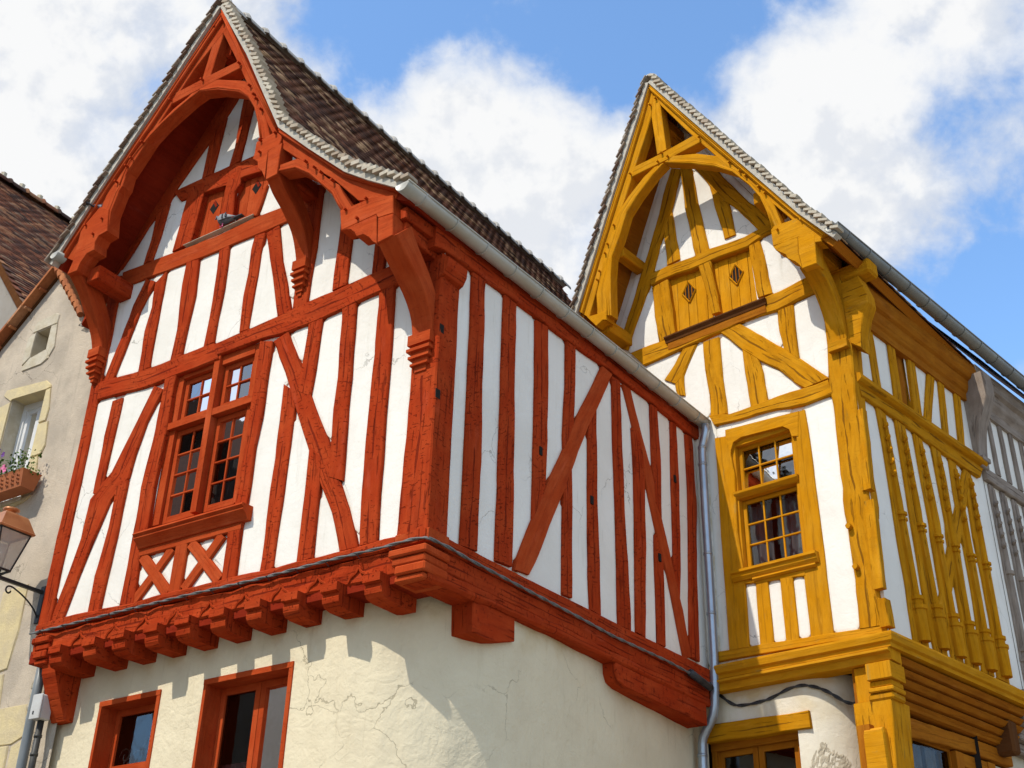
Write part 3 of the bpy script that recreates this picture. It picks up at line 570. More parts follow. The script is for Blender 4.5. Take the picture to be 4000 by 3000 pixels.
RF_PANEL = [
    [[0.35,5.84],[0.53,5.84],[0.59,5.9],[0.63,8.8],[0.56,8.86],[0.35,8.88],[0.29,8.82],[0.29,5.9]],
    [[1.09,5.84],[1.35,5.84],[1.41,5.9],[1.41,6.52],[1.35,6.58],[1.28,6.52],[1.17,6.31],[1.03,5.92]],
    [[1.64,5.84],[1.88,5.84],[1.94,5.9],[1.91,7.54],[1.86,7.58],[1.84,7.6],[1.78,7.54],[1.58,7.12],[1.58,5.9]],
    [[2.15,5.84],[2.4,5.84],[2.46,5.9],[2.47,6.43],[2.44,6.58],[2.44,7.38],[2.4,7.65],[2.39,8.55],[2.34,8.59],[2.32,8.61],[2.26,8.55],[2.04,8.11],[2.04,8.08],[2.08,8.05],[2.09,5.9]],
    [[2.84,5.84],[3.06,5.84],[3.12,5.9],[3.01,6.03],[2.95,6.08],[2.78,5.91]],
    [[3.62,5.84],[3.84,5.84],[3.9,5.9],[3.78,6.02],[3.72,6.08],[3.58,5.94],[3.56,5.9]],
    [[4.24,5.84],[4.5,5.84],[4.56,5.9],[4.51,6.79],[4.5,7.45],[4.52,7.47],[4.49,7.52],[4.46,7.8],[4.37,8.18],[4.3,8.3],[4.26,8.39],[4.2,8.45],[4.13,8.39],[4.13,8.03],[4.19,7.37],[4.17,6.62],[4.18,5.9]],
    [[4.78,5.84],[5.13,5.84],[5.19,5.9],[5.08,6.31],[4.83,7.04],[4.78,7.2],[4.71,7.26],[4.65,7.2],[4.64,6.97],[4.72,6.34],[4.72,5.9]],
    [[2.68,5.96],[2.88,6.15],[2.88,6.17],[2.75,6.3],[2.69,6.37],[2.62,6.31],[2.62,6.02]],
    [[3.2,5.96],[3.27,6.02],[3.27,6.27],[3.21,6.33],[3.15,6.28],[3.03,6.16],[3.03,6.14]],
    [[3.47,5.97],[3.66,6.15],[3.54,6.29],[3.48,6.35],[3.41,6.29],[3.41,6.03]],
    [[0.84,6.02],[0.92,6.1],[0.99,6.32],[1.13,6.61],[1.13,6.64],[1.11,6.65],[1.11,6.97],[1.14,7.47],[1.16,8.76],[1.09,8.82],[0.86,8.84],[0.8,8.78],[0.8,6.63],[0.78,6.08]],
    [[3.93,6.02],[4.01,6.1],[4.01,6.24],[3.95,6.3],[3.91,6.27],[3.8,6.15]],
    [[5.35,6.12],[5.42,6.18],[5.4,7.71],[5.42,8.73],[5.36,8.79],[5.1,8.77],[5.04,8.71],[5.07,8.68],[5.09,8.25],[5.07,7.85],[5.08,7.42],[5.05,7.39],[5.1,7.35],[5.12,6.82],[5.26,6.35],[5.29,6.18]],
    [[3.73,6.23],[3.85,6.34],[3.79,6.42],[3.73,6.42],[3.67,6.42],[3.61,6.36]],
    [[2.95,6.24],[3.08,6.35],[3.02,6.42],[2.97,6.42],[2.9,6.42],[2.84,6.36]],
    [[1.34,7.18],[1.43,7.27],[1.69,7.78],[1.65,8.67],[1.64,8.72],[1.58,8.77],[1.38,8.8],[1.32,8.74],[1.28,8.01],[1.3,7.57],[1.28,7.24]],
    [[4.88,7.56],[4.95,7.62],[4.92,8.45],[4.93,8.69],[4.87,8.75],[4.44,8.72],[4.39,8.72],[4.33,8.66],[4.34,8.61],[4.81,7.63]],
    [[1.89,8.29],[1.96,8.35],[2.13,8.68],[2.13,8.7],[2.05,8.76],[1.88,8.77],[1.82,8.71],[1.83,8.35]],
    [[3.13,8.96],[3.34,8.96],[3.4,9.02],[3.4,9.36],[3.37,9.7],[3.4,10.37],[3.34,10.43],[3.21,10.43],[2.99,10.43],[2.93,10.37],[2.95,10.23],[2.96,9.71],[2.94,9.03],[3.0,8.97]],
    [[4.24,8.96],[4.45,8.96],[4.51,9.02],[4.52,9.13],[4.53,10.41],[4.47,10.47],[4.36,10.47],[4.19,10.46],[4.13,10.4],[4.13,9.92],[4.07,9.46],[4.08,9.11],[4.09,9.03],[4.15,8.97]],
    [[3.58,8.97],[3.88,8.97],[3.94,9.03],[3.93,9.45],[3.89,9.85],[3.93,10.39],[3.88,10.43],[3.87,10.45],[3.59,10.44],[3.53,10.38],[3.5,9.8],[3.5,9.27],[3.51,9.06]],
    [[2.64,8.98],[2.78,8.98],[2.84,9.04],[2.81,10.17],[2.73,10.25],[2.67,10.19],[2.66,10.13],[2.34,9.07],[2.4,9.0]],
    [[4.74,8.98],[5.11,9.01],[5.17,9.07],[4.93,9.95],[4.87,10.07],[4.82,10.18],[4.74,10.26],[4.67,10.2],[4.66,9.89],[4.71,9.61],[4.68,9.04]],
    [[1.77,9.04],[1.86,9.04],[1.92,9.1],[1.92,9.36],[1.88,9.74],[1.88,10.63],[1.81,10.69],[1.71,10.6],[1.47,10.38],[1.5,9.81],[1.5,9.36],[1.51,9.12],[1.57,9.06]],
    [[0.35,9.06],[0.4,9.11],[0.75,9.1],[0.81,9.16],[0.81,9.51],[0.79,9.67],[0.73,9.73],[0.66,9.68],[0.45,9.53],[0.18,9.39],[0.14,9.35],[0.2,9.28],[0.29,9.28],[0.29,9.12]],
    [[1.14,9.08],[1.28,9.08],[1.34,9.14],[1.34,9.26],[1.32,10.12],[1.25,10.18],[1.13,10.06],[0.82,9.77],[0.88,9.71],[0.91,9.72],[0.92,9.7],[0.93,9.15],[0.99,9.09]],
    [[5.36,9.11],[5.43,9.17],[5.42,9.8],[5.45,10.45],[5.39,10.51],[5.03,10.49],[4.97,10.49],[4.91,10.42],[5.06,10.09],[5.17,9.58],[5.3,9.17]],
    [[2.17,9.22],[2.24,9.28],[2.27,9.42],[2.42,9.82],[2.54,10.31],[2.55,10.37],[2.49,10.43],[2.44,10.43],[2.13,10.44],[2.07,10.38],[2.07,9.93],[2.11,9.63],[2.11,9.28]],
    [[4.68,10.31],[4.81,10.41],[4.75,10.48],[4.69,10.48],[4.62,10.48],[4.56,10.42]],
    [[2.12,10.66],[2.86,10.67],[2.95,10.74],[2.87,11.1],[2.88,11.23],[2.86,11.37],[2.79,11.45],[2.73,11.44],[2.73,11.46],[2.84,11.75],[3.41,11.77],[3.47,11.83],[3.38,12.68],[3.38,13.16],[3.53,13.23],[3.56,12.98],[3.57,12.08],[3.61,11.85],[3.67,11.79],[3.92,11.8],[3.98,11.86],[3.96,12.03],[3.89,12.75],[3.9,12.79],[3.72,13.04],[3.79,13.17],[3.58,13.44],[3.51,13.56],[3.41,13.64],[3.34,13.57],[2.76,12.51],[2.33,11.59],[2.04,10.89],[2.01,10.87],[2.05,10.82],[2.06,10.72]],
    [[4.51,10.7],[4.83,10.72],[4.89,10.78],[4.81,11.14],[4.76,11.61],[4.77,11.66],[4.72,11.75],[4.66,11.79],[4.51,11.61],[4.45,11.61],[4.37,11.54],[4.45,10.76]],
    [[5.47,10.7],[5.55,10.7],[5.6,10.75],[5.6,10.79],[5.54,10.85],[5.46,10.86],[5.12,11.39],[5.05,11.46],[5.02,11.49],[4.96,11.43],[4.96,11.08],[5.01,10.79],[5.07,10.73],[5.44,10.74]],
    [[4.19,11.8],[4.62,11.81],[4.68,11.87],[4.38,12.22],[4.18,12.44],[4.11,12.38],[4.13,11.86]],
]
RS_PANEL = [
    [[0.31,5.82],[0.46,5.82],[0.52,5.88],[0.5,5.9],[0.51,8.82],[0.5,9.03],[0.45,9.07],[0.44,9.09],[0.31,9.09],[0.25,9.03],[0.25,5.88]],
    [[0.75,5.82],[1.04,5.82],[1.1,5.88],[1.06,5.92],[1.07,9.05],[1.01,9.1],[0.76,9.11],[0.7,9.05],[0.7,8.11],[0.73,7.3],[0.73,5.92],[0.69,5.88]],
    [[1.44,5.82],[2.19,5.82],[2.25,5.88],[2.22,5.91],[2.23,6.93],[2.18,6.97],[2.16,6.99],[2.1,6.93],[1.6,5.97],[1.57,5.95],[1.44,5.95],[1.38,5.89]],
    [[2.39,5.82],[2.71,5.82],[2.77,5.88],[2.75,5.91],[2.73,6.18],[2.75,7.97],[2.7,8.02],[2.68,8.03],[2.62,7.97],[2.36,7.45],[2.38,6.88],[2.37,5.92],[2.33,5.88]],
    [[2.99,5.82],[3.27,5.82],[3.33,5.88],[3.31,8.95],[3.25,9.01],[3.24,9.0],[3.17,8.94],[2.9,8.47],[2.89,7.22],[2.92,5.97],[2.93,5.88]],
    [[3.61,5.82],[3.65,5.82],[3.71,5.88],[3.7,6.02],[3.77,7.87],[3.74,8.53],[3.77,8.57],[3.59,8.99],[3.53,9.06],[3.46,9.0],[3.46,8.57],[3.49,7.12],[3.54,6.53],[3.54,5.98],[3.55,5.88]],
    [[3.91,5.82],[4.13,5.82],[4.19,5.88],[4.2,7.17],[4.21,7.26],[4.26,7.32],[4.1,7.74],[4.09,7.79],[4.03,7.85],[3.96,7.79],[3.92,6.64],[3.85,5.89]],
    [[4.38,5.82],[4.72,5.82],[4.78,5.88],[4.52,6.7],[4.49,6.82],[4.42,6.9],[4.35,6.84],[4.35,6.26],[4.32,5.88]],
    [[5.17,5.82],[5.39,5.82],[5.43,5.86],[5.43,9.05],[5.39,9.09],[5.35,9.09],[5.28,9.03],[5.3,8.03],[5.19,6.98],[5.15,5.95],[5.14,5.91],[5.11,5.89]],
    [[1.35,6.01],[1.42,6.07],[1.66,6.55],[1.68,8.74],[1.67,9.05],[1.6,9.11],[1.33,9.11],[1.27,9.05],[1.29,6.07]],
    [[4.9,6.14],[4.97,6.2],[5.13,7.98],[5.14,9.03],[5.08,9.09],[4.96,9.1],[4.92,9.1],[4.86,9.04],[4.82,7.45],[4.78,6.97],[4.72,6.62],[4.84,6.2]],
    [[4.58,7.06],[4.66,7.14],[4.74,9.05],[4.68,9.11],[4.47,9.12],[4.41,9.12],[4.35,9.06],[4.38,8.65],[4.38,8.17],[4.34,7.54],[4.51,7.14]],
    [[1.92,7.13],[2.01,7.22],[2.24,7.63],[2.23,7.83],[2.28,8.42],[2.29,9.05],[2.23,9.11],[1.94,9.11],[1.88,9.05],[1.89,7.86],[1.86,7.19]],
    [[2.47,8.13],[2.56,8.22],[3.02,9.01],[3.04,9.07],[2.98,9.13],[2.51,9.12],[2.45,9.06],[2.41,8.19]],
    [[4.15,8.16],[4.22,8.22],[4.22,9.07],[4.16,9.13],[3.78,9.13],[3.71,9.07],[3.72,9.02],[3.92,8.56],[4.09,8.22]],
]
YF_PANEL = [
    [[-0.11,5.93],[1.32,5.93],[1.38,5.99],[1.34,8.75],[1.33,9.06],[1.29,9.1],[1.27,9.12],[-0.11,9.12],[-0.17,9.06],[-0.17,5.99]],
    [[-2.02,5.98],[-1.77,5.99],[-1.71,6.05],[-1.68,8.71],[-1.66,8.98],[-1.63,9.01],[-1.69,9.07],[-1.73,9.07],[-2.03,9.07],[-2.09,9.01],[-2.1,8.41],[-2.07,7.36],[-2.1,6.93],[-2.1,6.24],[-2.09,6.07]],
    [[-1.39,6.01],[-1.32,6.01],[-1.26,6.07],[-1.26,6.75],[-1.32,6.81],[-1.39,6.8],[-1.45,6.74],[-1.45,6.07]],
    [[-1.07,6.02],[-0.98,6.02],[-0.92,6.08],[-0.91,6.78],[-0.97,6.84],[-1.07,6.84],[-1.13,6.78],[-1.13,6.08]],
    [[-0.72,6.03],[-0.64,6.04],[-0.58,6.1],[-0.59,6.81],[-0.65,6.86],[-0.72,6.87],[-0.78,6.81],[-0.78,6.09]],
    [[-0.52,8.95],[-0.39,8.96],[-0.33,9.02],[-0.33,9.13],[-0.39,9.19],[-1.26,9.13],[-1.45,9.11],[-1.51,9.05],[-1.45,8.98],[-0.54,8.98]],
    [[-0.69,9.25],[-0.58,9.25],[-0.52,9.31],[-0.5,9.59],[-0.49,10.51],[-0.56,10.57],[-0.64,10.49],[-0.87,10.2],[-0.88,9.81],[-0.92,9.43],[-0.92,9.32],[-0.86,9.26]],
    [[-1.63,9.27],[-1.2,9.27],[-1.14,9.33],[-1.13,9.62],[-1.1,9.83],[-1.16,9.89],[-1.45,9.62],[-1.45,9.6],[-1.69,9.34]],
    [[-2.04,9.33],[-1.67,9.74],[-1.66,10.57],[-1.72,10.63],[-1.76,10.63],[-2.05,10.65],[-2.12,10.57],[-2.12,9.78],[-2.1,9.39]],
    [[-0.23,9.36],[1.26,9.36],[1.32,9.42],[1.31,10.46],[1.25,10.52],[0.97,10.52],[0.97,10.65],[0.91,10.71],[0.82,10.63],[0.78,10.56],[0.3,10.58],[0.19,10.59],[0.13,10.52],[0.22,10.4],[0.43,10.19],[0.24,10.05],[0.25,9.99],[0.23,9.88],[0.15,9.84],[0.13,9.84],[0.14,10.16],[0.08,10.29],[-0.09,10.53],[-0.17,10.61],[-0.25,10.55],[-0.3,9.43]],
    [[-1.42,10.02],[-1.32,10.1],[-0.87,10.57],[-0.93,10.64],[-1.4,10.62],[-1.46,10.56],[-1.46,10.2],[-1.48,10.08]],
    [[-2.35,10.77],[-2.28,10.79],[-2.22,10.85],[-2.21,10.92],[-1.47,10.86],[-1.43,10.86],[-1.37,10.92],[-1.26,11.83],[-1.32,11.89],[-1.43,11.9],[-1.54,11.91],[-1.52,12.01],[-1.58,12.07],[-1.66,12.0],[-2.16,11.23],[-2.27,11.1],[-2.33,11.09],[-2.39,11.04],[-2.39,10.81]],
    [[0.55,10.82],[0.93,10.82],[0.95,10.85],[1.04,10.85],[1.1,10.91],[1.0,11.17],[0.8,11.58],[0.73,11.75],[0.66,11.82],[0.63,11.82],[0.57,11.76],[0.54,11.29],[0.49,10.92],[0.49,10.88]],
    [[1.13,10.85],[1.24,10.85],[1.3,10.91],[1.3,10.98],[1.24,11.04],[1.13,10.98],[1.07,10.92]],
    [[1.22,11.13],[1.29,11.19],[1.29,11.32],[0.97,12.08],[0.71,12.86],[0.03,14.63],[-0.03,14.69],[-0.11,14.63],[-0.65,13.7],[-0.81,13.43],[-0.75,13.35],[-0.69,13.41],[-0.33,13.64],[-0.3,13.65],[-0.28,13.63],[-0.22,13.69],[-0.21,14.08],[-0.04,14.16],[-0.05,13.86],[0.01,13.8],[0.1,13.86],[0.14,13.83],[0.27,13.5],[0.58,12.57],[0.79,12.13],[0.97,11.62],[1.16,11.19]],
    [[-1.11,12.0],[-0.48,12.04],[-0.41,12.12],[-0.38,12.44],[-0.29,12.99],[-0.23,13.6],[-0.29,13.66],[-0.36,13.6],[-0.52,13.26],[-0.55,13.22],[-0.72,12.18],[-0.73,12.16],[-0.88,12.15],[-0.84,12.57],[-0.91,12.63],[-0.98,12.56],[-1.28,12.09],[-1.22,12.02]],
    [[-0.15,12.05],[0.04,12.06],[0.1,12.12],[0.09,12.2],[0.15,12.63],[0.19,13.12],[0.06,13.49],[0.0,13.57],[-0.07,13.51],[-0.09,13.06],[-0.21,12.14],[-0.21,12.11]],
    [[0.35,12.08],[0.5,12.08],[0.56,12.14],[0.44,12.54],[0.38,12.6],[0.31,12.54],[0.29,12.14]],
    [[-1.24,12.5],[-1.13,12.61],[-0.77,13.25],[-0.83,13.33],[-0.91,13.26],[-1.3,12.58]],
]
YS_PANEL = [
    [[0.04,5.88],[0.13,5.88],[0.15,5.91],[0.6,5.9],[0.66,5.96],[0.66,6.73],[0.62,7.19],[0.6,8.47],[0.56,8.97],[0.5,9.03],[0.46,9.03],[0.14,9.02],[0.11,9.14],[0.05,9.2],[0.0,9.16],[0.0,5.92]],
    [[3.31,5.88],[3.51,5.88],[3.55,5.92],[3.55,9.18],[3.5,9.22],[3.39,9.09],[3.32,8.98],[3.13,8.98],[3.07,8.92],[3.11,8.57],[3.09,7.88],[3.12,7.21],[3.09,6.0],[3.15,5.94],[3.26,5.94]],
    [[1.04,5.9],[1.08,5.9],[1.14,5.96],[1.12,6.17],[1.07,6.22],[1.05,6.23],[0.99,6.17],[0.98,6.1],[0.98,5.96]],
    [[1.49,5.9],[1.58,5.97],[1.57,6.23],[1.51,6.29],[1.49,6.28],[1.46,6.28],[1.4,6.22],[1.43,5.96]],
    [[1.89,5.91],[1.97,6.0],[2.02,6.48],[2.01,6.95],[1.95,7.01],[1.94,7.0],[1.88,6.95],[1.8,6.81],[1.83,5.97]],
    [[2.3,5.92],[2.32,5.92],[2.39,6.01],[2.47,6.88],[2.46,7.68],[2.41,7.73],[2.39,7.74],[2.27,7.59],[2.25,7.43],[2.24,5.98]],
    [[2.74,5.93],[2.82,5.99],[2.89,6.75],[2.88,7.37],[2.84,7.79],[2.86,8.35],[2.8,8.41],[2.78,8.4],[2.73,8.35],[2.64,8.19],[2.62,7.97],[2.62,7.91],[2.7,7.85],[2.68,5.99]],
    [[1.01,6.5],[1.08,6.56],[1.03,8.97],[0.97,9.03],[0.82,9.03],[0.75,8.97],[0.75,8.9],[0.86,7.82],[0.91,6.71],[0.94,6.58]],
    [[1.4,6.6],[1.5,6.69],[1.56,6.78],[1.54,7.52],[1.57,7.67],[1.52,8.44],[1.51,8.96],[1.45,9.02],[1.41,9.02],[1.3,9.03],[1.24,8.97],[1.33,7.95],[1.33,6.67]],
    [[1.86,7.35],[1.93,7.41],[1.99,7.51],[1.99,7.67],[2.03,7.82],[2.03,8.07],[1.98,8.94],[1.92,9.0],[1.84,9.0],[1.75,9.0],[1.69,8.94],[1.69,8.88],[1.75,8.53],[1.82,7.86],[1.8,7.41]],
    [[2.29,8.05],[2.36,8.11],[2.44,8.24],[2.46,8.92],[2.4,8.98],[2.36,8.98],[2.25,8.98],[2.19,8.92],[2.23,8.55],[2.23,8.11]],
    [[2.71,8.7],[2.78,8.76],[2.79,8.8],[2.87,8.9],[2.87,8.92],[2.8,8.98],[2.7,8.98],[2.64,8.92],[2.65,8.76]],
    [[0.04,9.1],[0.08,9.14],[0.17,9.16],[0.76,9.22],[0.77,9.24],[0.84,9.23],[1.09,9.26],[1.15,9.32],[1.12,9.35],[1.12,9.43],[1.17,10.42],[1.21,10.45],[1.19,10.48],[1.17,10.5],[0.02,10.5],[0.0,10.48],[0.0,9.14]],
    [[3.5,9.16],[3.55,9.2],[3.55,10.48],[3.53,10.5],[1.72,10.5],[1.68,10.45],[1.74,10.39],[1.86,10.38],[1.82,9.43],[1.89,9.37],[1.96,9.45],[2.21,10.12],[2.31,10.37],[2.7,10.37],[2.7,10.23],[2.55,9.31],[2.61,9.25],[2.84,9.24],[2.9,9.3],[2.91,9.34],[3.06,10.35],[3.07,10.38],[3.2,10.36],[3.02,9.27],[3.08,9.21],[3.43,9.19],[3.49,9.18]],
    [[2.36,9.27],[2.44,9.34],[2.56,10.15],[2.56,10.26],[2.5,10.32],[2.43,10.26],[2.4,10.18],[2.06,9.36],[2.12,9.28]],
    [[1.36,10.35],[1.7,10.39],[1.76,10.45],[1.72,10.5],[1.51,10.5],[1.15,10.5],[1.11,10.45],[1.17,10.39],[1.33,10.39]],
]


# ------------------------------------------------------------------ object helpers
def tag(o, label=None, cat=None, group=None, kind=None):
    if label:
        o['label'] = label
    if cat:
        o['category'] = cat
    if group:
        o['group'] = group
    if kind:
        o['kind'] = kind
    return o


def empty(name, loc, label, cat, group=None):
    o = bpy.data.objects.new(name, None)
    o.empty_display_size = .3
    COL.objects.link(o)
    o.location = loc
    return tag(o, label, cat, group)


def root_loc(parent):
    v = Vector((0, 0, 0))
    while parent is not None:
        v += parent.location
        parent = parent.parent
    return v


class MB:
    """collects faces with two uv sets: UVMap in metres (across, along) and frac (0..1 across)"""
    def __init__(self):
        self.v, self.f, self.uv, self.fr, self.sm = [], [], [], [], []

    def face(self, pts, uvs, frs=None):
        b = len(self.v)
        self.v += pts
        self.f.append(tuple(range(b, b + len(pts))))
        self.uv += uvs
        self.fr += frs if frs else [(3.0, q[1]) for q in uvs]

    def grid(self, rows, closed=False, uvo=(0, 0)):
        """rows of points, shared vertices"""
        b = len(self.v)
        nr, nc = len(rows), len(rows[0])
        for r_ in rows:
            self.v += r_
        acc = [0.0]
        for j in range(1, nr):
            acc.append(acc[-1] + (rows[j][0] - rows[j - 1][0]).length)
        acr = [0.0]
        for i in range(1, nc):
            acr.append(acr[-1] + (rows[0][i] - rows[0][i - 1]).length)
        for j in range(nr - 1):
            for i in range(nc - 1 + (1 if closed else 0)):
                i2 = (i + 1) % nc
                self.f.append((b + j * nc + i, b + j * nc + i2, b + (j + 1) * nc + i2, b + (j + 1) * nc + i))
                a2 = acr[i2] if i2 > i else acr[i] + .05
                q = [(acr[i], acc[j]), (a2, acc[j]), (a2, acc[j + 1]), (acr[i], acc[j + 1])]
                self.uv += [(x + uvo[0], y + uvo[1]) for x, y in q]
                self.fr += [(3.0, y) for x, y in q]

    def cap(self, pts, uvo=(0, 0)):
        n = (pts[1] - pts[0]).normalized()
        m = Vector((0, 0, 1))
        if abs(n.z) > .9:
            m = Vector((1, 0, 0))
        self.face(list(pts), [((p - pts[0]).dot(n) + uvo[0], (p - pts[0]).dot(m) + uvo[1]) for p in pts])

    def box(self, c, ax, ay, az, hx, hy, hz, uvo=None, along=None):
        """oriented box, centre c, unit axes and half sizes"""
        uvo = uvo or (random.uniform(0, 9), random.uniform(0, 9))
        hs = [hx, hy, hz]
        axs = [ax, ay, az]
        k = hs.index(max(hs)) if along is None else along
        P = lambda i, j, l: c + ax * (hx * i) + ay * (hy * j) + az * (hz * l)
        for (d, s) in ((0, 1), (0, -1), (1, 1), (1, -1), (2, 1), (2, -1)):
            o = [q for q in (0, 1, 2) if q != d]
            cs = [(-1, -1), (1, -1), (1, 1), (-1, 1)]
            pts, uvs = [], []
            for (a, b_) in cs:
                t = [0, 0, 0]
                t[d], t[o[0]], t[o[1]] = s, a, b_
                p = P(*t)
                pts.append(p)
                if k in o:
                    other = o[0] if o[1] == k else o[1]
                    uvs.append((t[other] * hs[other] + uvo[0], t[k] * hs[k] + uvo[1]))
                else:
                    uvs.append((t[o[0]] * hs[o[0]] + uvo[0], t[o[1]] * hs[o[1]] * .2 + uvo[1]))
            self.face(pts, uvs)

    def tube(self, pts, r, seg=8, caps=True, taper=None):
        rows = []
        n = len(pts)
        prev = None
        for i, p in enumerate(pts):
            t = (pts[min(i + 1, n - 1)] - pts[max(i - 1, 0)]).normalized()
            a = Vector((0, 0, 1)) if prev is None else prev
            if abs(a.dot(t)) > .95:
                a = Vector((1, 0, 0))
            x = (a - t * a.dot(t)).normalized()
            prev = x
            y = t.cross(x)
            rr = r if taper is None else taper[i]
            rows.append([p + x * (rr * math.cos(2 * math.pi * k / seg)) + y * (rr * math.sin(2 * math.pi * k / seg)) for k in range(seg)])
        self.grid(rows, closed=True)
        if caps:
            self.cap(rows[0])
            self.cap(rows[-1])

    def build(self, name, mat, parent=None, smooth=False, merge=True, label=None, kind=None):
        base = root_loc(parent)
        me = bpy.data.meshes.new(name)
        me.from_pydata([tuple(p - base) for p in self.v], [], self.f)
        l1 = me.uv_layers.new(name='UVMap')
        l2 = me.uv_layers.new(name='frac')
        l1.data.foreach_set('uv', [c for q in self.uv for c in q])
        l2.data.foreach_set('uv', [c for q in self.fr for c in q])
        bm = bmesh.new()
        bm.from_mesh(me)
        if merge:
            bmesh.ops.remove_doubles(bm, verts=bm.verts, dist=.0004)
        bmesh.ops.recalc_face_normals(bm, faces=bm.faces)
        bm.to_mesh(me)
        bm.free()
        if smooth:
            me.polygons.foreach_set('use_smooth', [True] * len(me.polygons))
        me.materials.append(mat)
        o = bpy.data.objects.new(name, me)
        COL.objects.link(o)
        if parent is not None:
            o.parent = parent
        if label:
            o['label'] = label
        if kind:
            o['kind'] = kind
        return o


def fbm(x, y, s):
    return noise.noise(Vector((x, y, s)))


def beam(name, pl, rows, off, depth, mat, parent, wob=.006, bev=.010, step=.16, relief=.003, label=None):
    """hewn timber lying in a facade: traced edge pairs, wavy edges, arrises knocked off, real thickness"""
    seed = random.uniform(0, 500)
    A = [Vector((r[0], r[1])) for r in rows]
    B = [Vector((r[2], r[3])) for r in rows]
    # resample
    ra, rb, ds = [], [], []
    d = 0.0
    for i in range(len(A) - 1):
        L = ((A[i + 1] + B[i + 1]) / 2 - (A[i] + B[i]) / 2).length
        k = max(1, int(round(L / step)))
        for j in range(k):
            t = j / k
            ra.append(A[i].lerp(A[i + 1], t))
            rb.append(B[i].lerp(B[i + 1], t))
            ds.append(d + L * t)
        d += L
    ra.append(A[-1])
    rb.append(B[-1])
    ds.append(d)
    m = MB()
    secs = []
    uo = (random.uniform(0, 20), random.uniform(0, 20))
    for i, (a, b, t) in enumerate(zip(ra, rb, ds)):
        w = (b - a)
        W = max(w.length, .02)
        w = w / W
        e = 0 if i in (0, len(ds) - 1) else 1
        a2 = a + w * (wob * 1.6 * fbm(t * 2.2, 1, seed) * e + wob * .6 * fbm(t * 8, 5, seed) * e)
        b2 = b + w * (wob * 1.6 * fbm(t * 2.2, 9, seed) * e + wob * .6 * fbm(t * 8, 13, seed) * e)
        bv = min(bev, W * .2) * (1 + .6 * fbm(t * 5, 20, seed))
        bv2 = min(bev, W * .2) * (1 + .6 * fbm(t * 5, 30, seed))
        mid = (a2 + b2) / 2
        r1, r2, r3 = (relief * fbm(t * 4, q, seed) for q in (40, 50, 60))
        sec = [(a2, off - depth), (a2, off - bv + r1), (a2 + w * bv, off + r1), (mid, off + r2), (b2 - w * bv2, off + r3), (b2, off - bv2 + r3), (b2, off - depth)]
        pts = [pl.P(q.x, q.y, o) for q, o in sec]
        ac = [-depth, 0, bv, W / 2, W - bv2, W, W + depth]
        fr = [-.5, 0, .04, .5, .96, 1, 1.5]
        secs.append((pts, [(x + uo[0], t + uo[1]) for x in ac], [(x, t + uo[1]) for x in fr]))
    for i in range(len(secs) - 1):
        p, u, f = secs[i]
        p2, u2, f2 = secs[i + 1]
        for j in range(6):
            m.face([p[j], p[j + 1], p2[j + 1], p2[j]], [u[j], u[j + 1], u2[j + 1], u2[j]], [f[j], f[j + 1], f2[j + 1], f2[j]])
    for s in (secs[0], secs[-1]):
        m.cap(s[0], uo)
    return m.build(name, mat, parent, label=label)


def prism(name, pl, poly, off, depth, mat, parent, bev=.008, along='u', label=None):
    """outlined block: front face with softened edges and real thickness behind it"""
    c = Vector((sum(p[0] for p in poly) / len(poly), sum(p[1] for p in poly) / len(poly)))
    n = len(poly)
    ins = []
    for p in poly:
        v = Vector(p) - c
        L = max(v.length, .01)
        ins.append(Vector(p) - v / L * bev)
    m = MB()
    uo = (random.uniform(0, 20), random.uniform(0, 20))
    uv = (lambda q: (q[1] + uo[0], q[0] + uo[1])) if along == 'u' else (lambda q: (q[0] + uo[0], q[1] + uo[1]))
    tris = tessellate_polygon([[Vector((p[0], p[1], 0)) for p in ins]])
    for t in tris:
        m.face([pl.P(ins[i][0], ins[i][1], off) for i in t], [uv(ins[i]) for i in t])
    acc = 0
    for i in range(n):
        j = (i + 1) % n
        a, b, a2, b2 = poly[i], poly[j], ins[i], ins[j]
        L = (Vector(a) - Vector(b)).length
        m.face([pl.P(a2[0], a2[1], off), pl.P(b2[0], b2[1], off), pl.P(b[0], b[1], off - bev), pl.P(a[0], a[1], off - bev)],
               [uv(a2), uv(b2), uv(b), uv(a)])
        m.face([pl.P(a[0], a[1], off - bev), pl.P(b[0], b[1], off - bev), pl.P(b[0], b[1], off - depth), pl.P(a[0], a[1], off - depth)],
               [(uo[0], acc), (uo[0], acc + L), (uo[0] + depth, acc + L), (uo[0] + depth, acc)])
        acc += L
    for t in tessellate_polygon([[Vector((p[0], p[1], 0)) for p in poly]]):
        m.face([pl.P(poly[i][0], poly[i][1], off - depth) for i in t], [uv(poly[i]) for i in t])
    return m.build(name, mat, parent, label=label)


